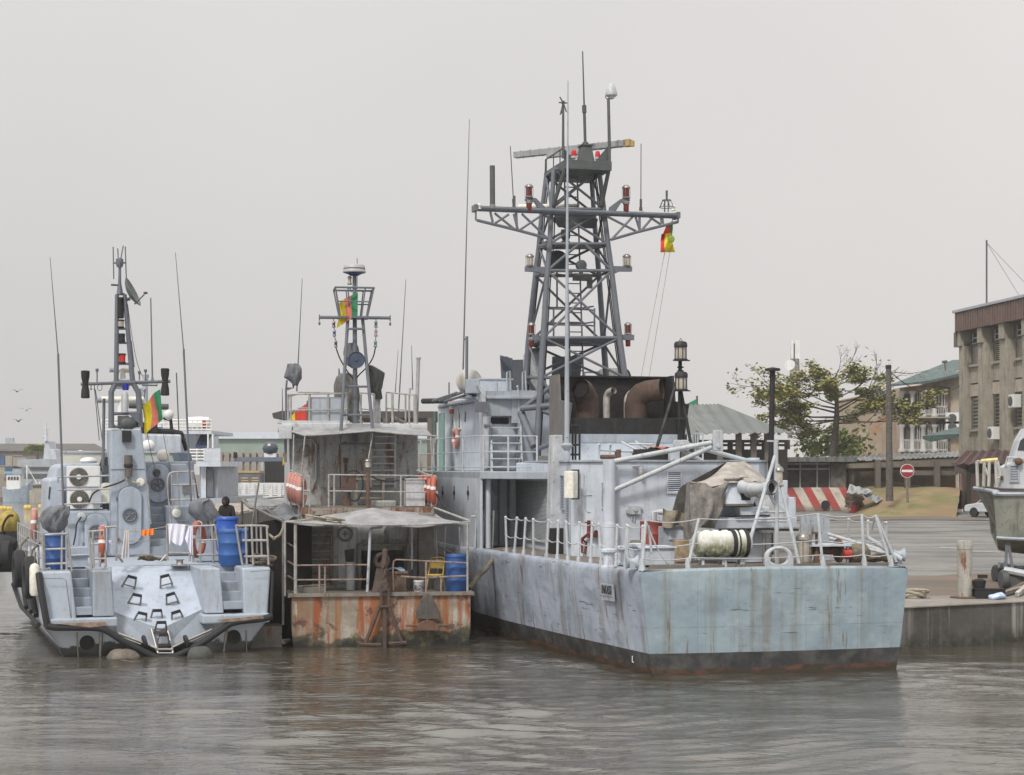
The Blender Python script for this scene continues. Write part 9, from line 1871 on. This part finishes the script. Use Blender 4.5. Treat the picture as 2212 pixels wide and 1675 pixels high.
for y in (485,500,518,535): q.tube([v1(1000,y),v1(1082,y)],.05,5)
for x in (1002,1040,1080): q.tube([v1(x,478),v1(x,546)],.05,5)
for y in (326,): q.tube([v1(1118,y),v1(1118,y,6)],.04,5)
local(sv,q,'guard_rail',M['white']);q = MB();c = v1(1050,352,.8);q.lathe([(.2,-.75),(.45,-.65),(.5,0),(.45,.65),(.2,.75)],c,(1,0,0),18);local(sv,q,'raft_canister',M['white'],True);q = MB();q.cbox(v1(1082,348,.3),(.25,.2,.55));local(sv,q,'red_locker',M['red'])
for x in (1100,1125): q = MB();q.tube([v1(x,478),v1(x,402)],.06,6);local(sv,q,'pillar',M['white'])
# barge with a slatted fence, navy launch and digger beyond the tug
Yg = 123;g2 = lambda x,y,d=0: P(c14(x,y),Yg+d);bg_ = place('deck_barge','flat barge with a rusty white deck and a white slatted fence','barge',Vc((g2(800,0).x,Yg,0)))
zdk = g2(0,1345,0).z;q = MB();a,b = g2(250,0),g2(1800,0);YN = 78;q.box((a.x,YN,-.3),(b.x,Yg+1,zdk-.04));local(bg_,q,'hull',M['tug_dark'])
q = MB();n_ = 26
for k in range(n_): y = YN+(Yg+.9-YN)*k/n_;q.box((a.x+.1*(k%3),y,zdk-.035),(b.x-.2,y+(Yg-YN)/n_*.9,zdk+.04*(k%2)))
local(bg_,q,'deck',paint('rusty_planking',(.50,.46,.41),.8,.35,.55,.6,sc=1))
q = MB();a,b = g2(310,1320),g2(1330,1150);L_ = b.x-a.x
for f in (0,.2,.36,.52,.68,.83,.97): q.box((a.x,Yg-.06,a.z+(b.z-a.z)*f-.05),(b.x,Yg+.06,a.z+(b.z-a.z)*f+(.14 if f > .9 else .07)))
for k in range(9): x = a.x+L_*k/8.5;q.box((x,Yg-.12,a.z-.8),(x+.26,Yg-.062,b.z+.03))
q.box((a.x,Yg-.05,zdk),(b.x,Yg+.05,a.z-.06));local(bg_,q,'slatted_fence',paint('fence_white',(.62,.64,.65),.6,.15,.3,.4,sc=2))
nv = place('navy_launch','dark navy launch with a flat roof and a black cabin end','boat',Vc((g2(1000,0,14).x,Yg+14,0)));n1 = lambda x,y,d=14: g2(x,y,d)
q = MB();a,b = n1(530,1200),n1(1400,1145);q.box((a.x,Yg+14,-.3),(b.x,Yg+22,b.z));local(nv,q,'hull',M['mast_grey']);q = MB();a,b = n1(970,1145),n1(1400,840);q.box((a.x,Yg+14,a.z),(b.x,Yg+20,b.z));local(nv,q,'cabin',M['black'])
q = MB();q.prism([n1(540,825),n1(620,782),n1(1400,782),n1(1400,842),n1(575,842)],(0,7,0));local(nv,q,'roof',plain('slate_roof',(.12,.15,.20),.5));q = MB();q.tube([n1(565,800),n1(575,715)],.14,8);local(nv,q,'black_vent',M['black'])
q = MB();q.tube([n1(948,1140),n1(950,845)],.1,6);q.tube([n1(925,1140),n1(928,860)],.05,6);local(nv,q,'pillar',M['light_metal'])
q = MB();c = n1(1047,665,15);rr = 106*.1599*(Yg+15)/FPX;q.ball(c,(rr,rr*1.1,rr*.87),18,12);dm = local(nv,q,'life_raft_pod',plain('navy_pod',(.055,.07,.095),.4),True)
q = MB();q.box((c.x-.75*rr,c.y-.6*rr,n1(0,785,15).z),(c.x+.75*rr,c.y+.6*rr,c.z-.6*rr));local(nv,q,'pod_cradle',M['white']);q = MB();q.torus(c,(0,0,1),rr*1.005,rr*.04,24,5);local(nv,q,'pod_seam',M['black'])
q = MB();q.cbox(c+Vc((0,-rr*1.08,rr*.45)),(.34*rr,.1,.3*rr));local(nv,q,'pod_notice',M['white'])
dg = place('generator_truck','dark grey machine body with yellow slatted vents behind the barge fence','machine',Vc((g2(750,0,9).x,Yg+9,0)));d1 = lambda x,y: g2(x,y,9)
q = MB();a,b = d1(605,1145),d1(915,995);q.box((a.x,Yg+9,0),(b.x,Yg+11,b.z));local(dg,q,'machine_body',M['mast_grey'],bevel=.03);q = MB();q.box((a.x-.05,Yg+8.95,b.z),(d1(905,0).x,Yg+11,d1(0,965).z));local(dg,q,'lid',plain('tan_lid',(.40,.29,.14),.6))
for x0 in (655,795):
    for y in (1065,1100,1130): q = MB();a2,b2_ = d1(x0,y+8),d1(x0+95,y-8);q.box((a2.x,Yg+8.96,a2.z),(b2_.x,Yg+8.99,b2_.z));local(dg,q,'vent_slot',plain('tan_slat',(.50,.36,.18),.6) if 'tan_slat' not in M else M['tan_slat'])
q = MB();q.tube([d1(580,1140),d1(578,985),d1(590,960)],.16,8);local(dg,q,'exhaust_stack',M['black'])
# dark pier roof and flag behind the tug
Yp = 92;r3_ = lambda x,y: P(c3(x,y),Yp);pr = place('pier_shed','long dark flat pier roof seen behind the workboat wheelhouse','shed',Vc((r3_(1200,0).x,Yp,0)));q = MB();q.prism([r3_(628,1118),r3_(690,1102),r3_(1760,1105),r3_(1760,1150),r3_(636,1152)],(0,9,0));local(pr,q,'roof',plain('dark_brown_sheet',(.07,.06,.055),.8))
for x in (760,1120,1400,1700): q = MB();q.tube([r3_(x,1150),(r3_(x,0).x,Yp,-.5)],.2,6);q.tube([r3_(x+55,1150)+Vc((0,0,0)),r3_(x+120,1185)],.12,6);local(pr,q,'pile',M['dim_wall'])
# tarpaulin shelter lashed along the tug's left side
def tt(x,y,yy): return T.px(c14(x,y),y=yy)
sh_ = thing('tarp_shelter','low shelter of grey tarpaulins lashed along the left side of the workboat','shelter',T.o,T.a);q = MB()
A = [tt(865,1475,1.2),tt(1210,1640,.2)];C_ = [tt(900,1470,5),tt(1240,1415,5.5),tt(1560,1590,2)]
q.grid(lambda a,b: tt(870+350*a,1475+165*a,3-2.8*a).lerp(tt(1240+220*a,1415+140*a,4.2-2.2*a),b)+Vc((0,0,.05*math.sin(7*a)+.05*math.sin(9*b+3*a)-.08*math.sin(math.pi*b))),18,12,(0,0,.015));q.build('tarpaulin',M['tarp_grey'],sh_,True)
q = MB();q.grid(lambda a,b: tt(690+170*a,1360+110*a,7-3.6*a).lerp(tt(1240,1345+60*a,8-3.6*a),b)+Vc((0,0,.04*math.sin(8*a+5*b))),12,12,(0,0,.015));q.build('tarpaulin',cloth('tarp_light',(.27,.28,.29),.3,.6),sh_,True)
q = MB();q.tube([tt(670,1365,7),tt(780,1470,4.5),tt(860,1475,3),tt(1060,1580,1.4),tt(1220,1645,.2)],.045,6);q.tube([tt(690,1360,7),tt(1230,1320,8)],.02)
for x,y,yy in ((665,1365,7),(865,1500,3),(1220,1640,.2)): p = tt(x,y,yy);q.tube([p,(p.x,yy,.6)],.04,6)
q.tube([tt(890,1130,1.5),tt(830,1500,1.5),tt(800,1700,1.5)],.025);q.build('pole_frame',M['steel_dull'],sh_)
q = MB();p0_ = tt(750,1660,.9);q.grid(lambda a,b: (p0_.x+1.75*a,.9+.9*a,(tt(0,1640,.9).z-.35*(1-math.sin(math.pi*min(1,a*1.2)))*.5)*(1-b)+.1*b),10,6,(0,.02,0));q.build('side_curtain',plain('black_sheet',(.02,.018,.016),.9),sh_,True)
q = MB();q.box((-1.6,.4,-.2),(-.25,9,.55));q.build('float',M['tug_dark'],sh_)
# inflatable with a yellow cover at the left edge
rb_ = place('inflatable_boat','black inflatable boat with a yellow covered engine at the left edge','boat',Vc((p1(10,0,52).x,52,0)));i13 = lambda x,y,d=0: P(c13(x,y),52+d);q = MB()
for d in (0,2.0): q.tube(spline([i13(-140,1290,d),i13(-40,1275,d),i13(30,1270,d),i13(80,1300,d)],4),[.45]*12+[.35],14)
q.box(i13(-140,1390)+Vc((0,.2,-.2)),i13(70,1300)+Vc((0,2,0)));local(rb_,q,'tube',M['rubber'],True)
q = MB();q.ball(i13(55,1110,.8),(.36,.4,.52),14,10);q.v = [(x+.15*(z-3.0)/1,y,z) for x,y,z in q.v];local(rb_,q,'engine_cover',plain('yellow_cover',(.33,.24,.05),.7,0,.3),True)
q = MB();q.tube(spline([i13(20,1200,.3),i13(22,1100,.3),i13(60,1035,.3),i13(95,1030,.3)],4),.04,6);q.cbox(i13(45,1200,.6),(.6,.5,.5));local(rb_,q,'engine_frame',M['black'])
q = MB();q.lathe([(.3,-.14),(.42,-.1),(.42,.1),(.3,.14)],i13(50,1310,-.5),(1,.1,0),22);local(rb_,q,'side_tyre',M['rubber'],True)
M['wet_tan'] = cloth('wet_tan',(.17,.145,.12),.4,.8)
# half-sunk sacks at the patrol boat's stern
for x,y,s,lb,mt in ((655,1575,(.46,.3,.2),'tan half sunk bundle in the water left of the black stern strake','wet_tan'),(1060,1570,(.34,.3,.24),'dark half sunk bundle in the water right of the black stern strake','tarp_dark'),(640,1545,(.4,.25,.30),'dark hump behind the tan half sunk bundle','tarp_dark')):
    c = G(c1(x,y+10),0);o = place('sunken_bundle',lb,'bundle',c,.2);q = MB();q.ball((0,0,.02),s,18,12);q.v = [(px_+.08*noise.noise((px_*3,py_*3,pz_*3)),py_,pz_*(1+.5*noise.noise((px_*2.5,py_*2,5)))) for px_,py_,pz_ in q.v];q.build('wrapped_bundle',M[mt],o,True)
# ------------------------------------------------------------------ flags
def flag(corner,down,out,cols,label,wind=(0,0,0),star=None,fold=1.0,name='flag',droop=.5):
    """hoist edge from corner along down, stripes parallel to the hoist running out along out"""
    t = thing(name,label,'flag',corner);d,o_ = Vc(down),Vc(out);n_ = d.cross(o_).normalized()
    def pt(a,b): return o_*a+d*b+n_*(.16*fold*math.sin(a*7+b*2.5)*(.25+a))+Vc((0,0,-droop*a*a*d.length*.6))+o_*(.08*math.sin(b*5+a*3)*a)
    w_ = 1/len(cols)
    for k,c in enumerate(cols):
        q = MB();q.grid(lambda a,b: pt(w_*(k+a),b),8,14,tuple(n_*.006));q.build('stripe',M[c],t,True)
    if star:
        q = MB();pts = []
        for k in range(10): r = .16*d.length if k % 2 == 0 else .065*d.length;an = math.pi/2+k*math.pi/5;a_,b_ = .5+r*math.cos(an)/o_.length,.5-r*math.sin(an)/d.length;pts.append(pt(a_,b_)-n_*.02)
        q.prism(pts,tuple(n_*.05));q.build('star',M['flag_yellow'],t)
    return t
M['flag_green'] = cloth('flag_green',(.03,.22,.10),.2,.2,2);M['flag_red'] = cloth('flag_red',(.55,.055,.035),.2,.2,2);M['flag_yellow'] = cloth('flag_yellow',(.62,.50,.02),.2,.2,2);M['flag_pale_red'] = cloth('flag_pale_red',(.58,.17,.12),.2,.2,2)
c = B.w(b1(848,165,YT_+.3));e = B.w(b1(862,325,YT_+.3));f = B.w(b1(760,212,YT_+.2));flag(c,e-c,f-c,('flag_green','flag_pale_red','flag_yellow'),'green, red and yellow flag hanging limp from the patrol boat yard',droop=.42,fold=.9)
c = T.w(t3(1208,300,YM-.3));e = T.w(t3(1206,460,YM-.3));f = T.w(t3(1078,350,YM-.25));flag(c,e-c,f-c,('flag_green','flag_pale_red','flag_yellow'),'faded green, red and yellow flag on the workboat mast',droop=.3,fold=.8)
cw_ = K.px(c5(1765,1455),y=YY+.2);bw = K.px(c6(1800,185),y=YY+.2)
# this one blows towards the camera, its stripes hanging one under another
t = thing('flag','red and yellow flag with a green hoist flying from the warship yardarm','flag',K.w(cw_));ki = K.m.to_3x3()
def wf2(a,b):                                           # a: across the three stripes, b: along them
    Lf,Rt = [(1800,0),(1792,70),(1790,185)],[(1900,-10),(1922,60),(1915,110),(1938,182)]
    def pk(L,s): i = s*(len(L)-1);k = min(int(i),len(L)-2);return tuple(x+(y-x)*(i-k) for x,y in zip(L[k],L[k+1]))
    l,r = pk(Lf,b),pk(Rt,b);p = K.px(c6(l[0]+(r[0]-l[0])*a,l[1]+(r[1]-l[1])*a),y=YY+.1+.15*math.sin(7*a+3*b)+.1*math.sin(6*b));return ki @ p+K.o-t.location
q = MB();q.grid(lambda a,b: wf2(.0+.30*a,b),6,12);q.build('stripe',M['flag_red'],t,True);q = MB();q.grid(lambda a,b: wf2(.30+.70*a,b),10,12);q.build('stripe',M['flag_yellow'],t,True)
q = MB();hp = [K.px(c5(*p),y=YY+.2) for p in ((1768,1450),(1770,1520),(1760,1600),(1715,1600),(1690,1560),(1720,1490))];q.prism([ki @ p+K.o-t.location for p in (hp[3],hp[4],hp[5],K.px(c5(1745,1480),y=YY+.2),K.px(c5(1752,1560),y=YY+.2))],(0,.01,0));q.build('stripe',M['flag_red'],t);q = MB();q.prism([ki @ p+K.o-t.location for p in (K.px(c5(1745,1478),y=YY+.22),hp[0],hp[1],hp[2],K.px(c5(1752,1562),y=YY+.22))],(0,.01,0));q.build('stripe',M['flag_green'],t)
q = MB();p = K.px(c6(1900,50),y=YY-.02);q.ball(ki @ p+K.o-t.location,(.11,.03,.12),8,6);q.build('star_patch',plain('star_green',(.2,.32,.05),.7),t)
q = MB()
for a,b in (((1832,190),(1595,1440)),((1885,180),(1675,1440))): q.tube([K.w(K.px(c6(*a),y=YY+.1)),K.w(K.px(c6(*b),y=13))],.014,4)
q.tube([K.w(K.px(c5(1768,1400),y=YY)),K.w(cw_)],.012,4);i_ = K.m.inverted();q.v = [tuple(i_ @ Vc(p)) for p in q.v];q.build('flag_halyards',M['steel_dull'],ship)
fl2 = P(c3(868,1050),70);o = flag(fl2,Vc((0,0,-1.5)),Vc((-.95,0,-.4)),('flag_red','flag_yellow'),'red and yellow flag on a dark staff behind the workboat rail panel',droop=.7);q = MB();q.tube([(0,0,.1),(0,0,-4.2)],.04,6);q.build('staff',M['mast_dark'],o)
fl3 = P(c8(1280,440),134.9);flag(fl3,Vc((0,0,-1.4)),Vc((-1.9,0,-.9)),('flag_green','flag_red'),'small red and green flag on the pole above the open shed roof',droop=.2)
# ------------------------------------------------------------------ hooded person standing on the patrol boat side deck
pp = B.px(c16(915,700),y=7.6);pn = thing('person','person in a black hooded top standing with bowed head behind the blue drums','person',B.w((pp.x,7.6,DB)),B.a+R(-35))
zt_ = B.px(c16(955,522),y=7.6).z-DB;s = zt_/1.70
J = {'pel':(0,0,.93,.15),'wst':(0,.02,1.08,.14),'chs':(0,0,1.30,.165),'nck':(0,-.04,1.46,.08),'hed':(0,-.09,1.55,.095),'crn':(0,-.10,1.63,.07)}
for sd_x,sn_ in ((-1,'l'),(1,'r')):
    J.update({'sh'+sn_:(.19*sd_x,0,1.38,.075),'el'+sn_:(.25*sd_x,-.02,1.10,.058),'wr'+sn_:(.20*sd_x,-.18,.92,.04),'ha'+sn_:(.17*sd_x,-.24,.88,.034),'hp'+sn_:(.09*sd_x,0,.90,.10),'kn'+sn_:(.10*sd_x,-.02,.49,.07),'an'+sn_:(.10*sd_x,.02,.09,.05),'to'+sn_:(.11*sd_x,-.15,.04,.045)})
    for k in range(4): J['f%d%s' % (k,sn_)] = ((.17-.022+.016*k)*sd_x,-.30+.006*abs(k-1),.845,.011);J['g%d%s' % (k,sn_)] = ((.165-.022+.016*k)*sd_x,-.315+.004*abs(k-1),.80,.010)
    J['th'+sn_] = (.125*sd_x,-.25,.85,.013)
E = [('pel','wst'),('wst','chs'),('chs','nck'),('nck','hed'),('hed','crn')]
for sn_ in 'lr':
    E += [('chs','sh'+sn_),('sh'+sn_,'el'+sn_),('el'+sn_,'wr'+sn_),('wr'+sn_,'ha'+sn_),('pel','hp'+sn_),('hp'+sn_,'kn'+sn_),('kn'+sn_,'an'+sn_),('an'+sn_,'to'+sn_),('ha'+sn_,'th'+sn_)]
    for k in range(4): E += [('ha'+sn_,'f%d%s' % (k,sn_)),('f%d%s' % (k,sn_),'g%d%s' % (k,sn_))]
ks = list(J);me = bpy.data.meshes.new('body');me.from_pydata([tuple(x*s for x in J[k][:3]) for k in ks],[(ks.index(a),ks.index(b)) for a,b in E],[])
bd = bpy.data.objects.new('body',me);COL.objects.link(bd);bd.parent = pn;md = bd.modifiers.new('skin','SKIN');md.use_smooth_shade = True
for i,k in enumerate(ks): sv_ = me.skin_vertices[0].data[i];sv_.radius = (J[k][3]*s,J[k][3]*s*(.8 if k in ('chs','wst','pel') else 1));sv_.use_root = (k == 'pel')
bd.modifiers.new('sub','SUBSURF').levels = 1;bd.modifiers['sub'].render_levels = 2;me.materials.append(plain('black_clothing',(.022,.020,.020),.9))
q = MB();q.ball((0,-.07*s,1.585*s),(.118*s,.135*s,.15*s),18,12);q.v = [v for v in q.v];q.build('hood',plain('black_hood',(.018,.016,.017),.95),pn,True)
q = MB();q.ball((0,-.165*s,1.55*s),(.07*s,.06*s,.095*s),14,10);q.ball((0,-.228*s,1.545*s),(.014*s,.02*s,.022*s),8,6);q.ball((-.03*s,-.215*s,1.575*s),(.012*s,.01*s,.008*s),8,5);q.ball((.03*s,-.215*s,1.575*s),(.012*s,.01*s,.008*s),8,5);q.ball((0,-.215*s,1.505*s),(.025*s,.012*s,.008*s),8,5);q.build('face',plain('dark_skin',(.06,.035,.025),.6),pn,True)
# brown mooring line from the warship's quarter to the tug
q = MB();q.tube(spline([K.w(K.px(c7(690,1560),y=9.5)),K.w(K.px(c7(650,1610),y=10)),T.w(t_(1985,850,2.0)),T.w(t_(1930,930,1.6)),T.w(t_(1870,985,1.2)),T.w((TW+.05,.7,TD+.1))],6),.07,8);o = q.build('mooring_line',M['rope'],None,True);tag(o,'thick brown mooring line from the warship rail down to the workboat stern','rope')
q = MB();q.tube(spline([B.w(b1(1418,930,.6)),B.w(b1(1450,955,.6)),T.w(t_(210,680,.3)),T.w(t_(260,650,.2)),T.w(t_(300,560,.1))],6),.035,6);o = q.build('mooring_line',M['rope_pale'],None,True);tag(o,'thin tan mooring line sagging between the patrol boat and the workboat','rope')
# ------------------------------------------------------------------ hazy air
q = MB();q.box((-420,-6,-3),(320,640,22));hz_ = q.build('haze',bpy.data.materials.new('haze'));hz_['kind'] = 'stuff'
hm = hz_.data.materials[0];hm.use_nodes = True;hm.node_tree.nodes.clear();ho = N(hm.node_tree,'ShaderNodeOutputMaterial');pv = N(hm.node_tree,'ShaderNodeVolumePrincipled');pv.inputs['Color'].default_value = (.93,.93,.94,1);pv.inputs['Density'].default_value = .00045;pv.inputs['Anisotropy'].default_value = .2
hm.node_tree.links.new(pv.outputs[0],ho.inputs['Volume'])
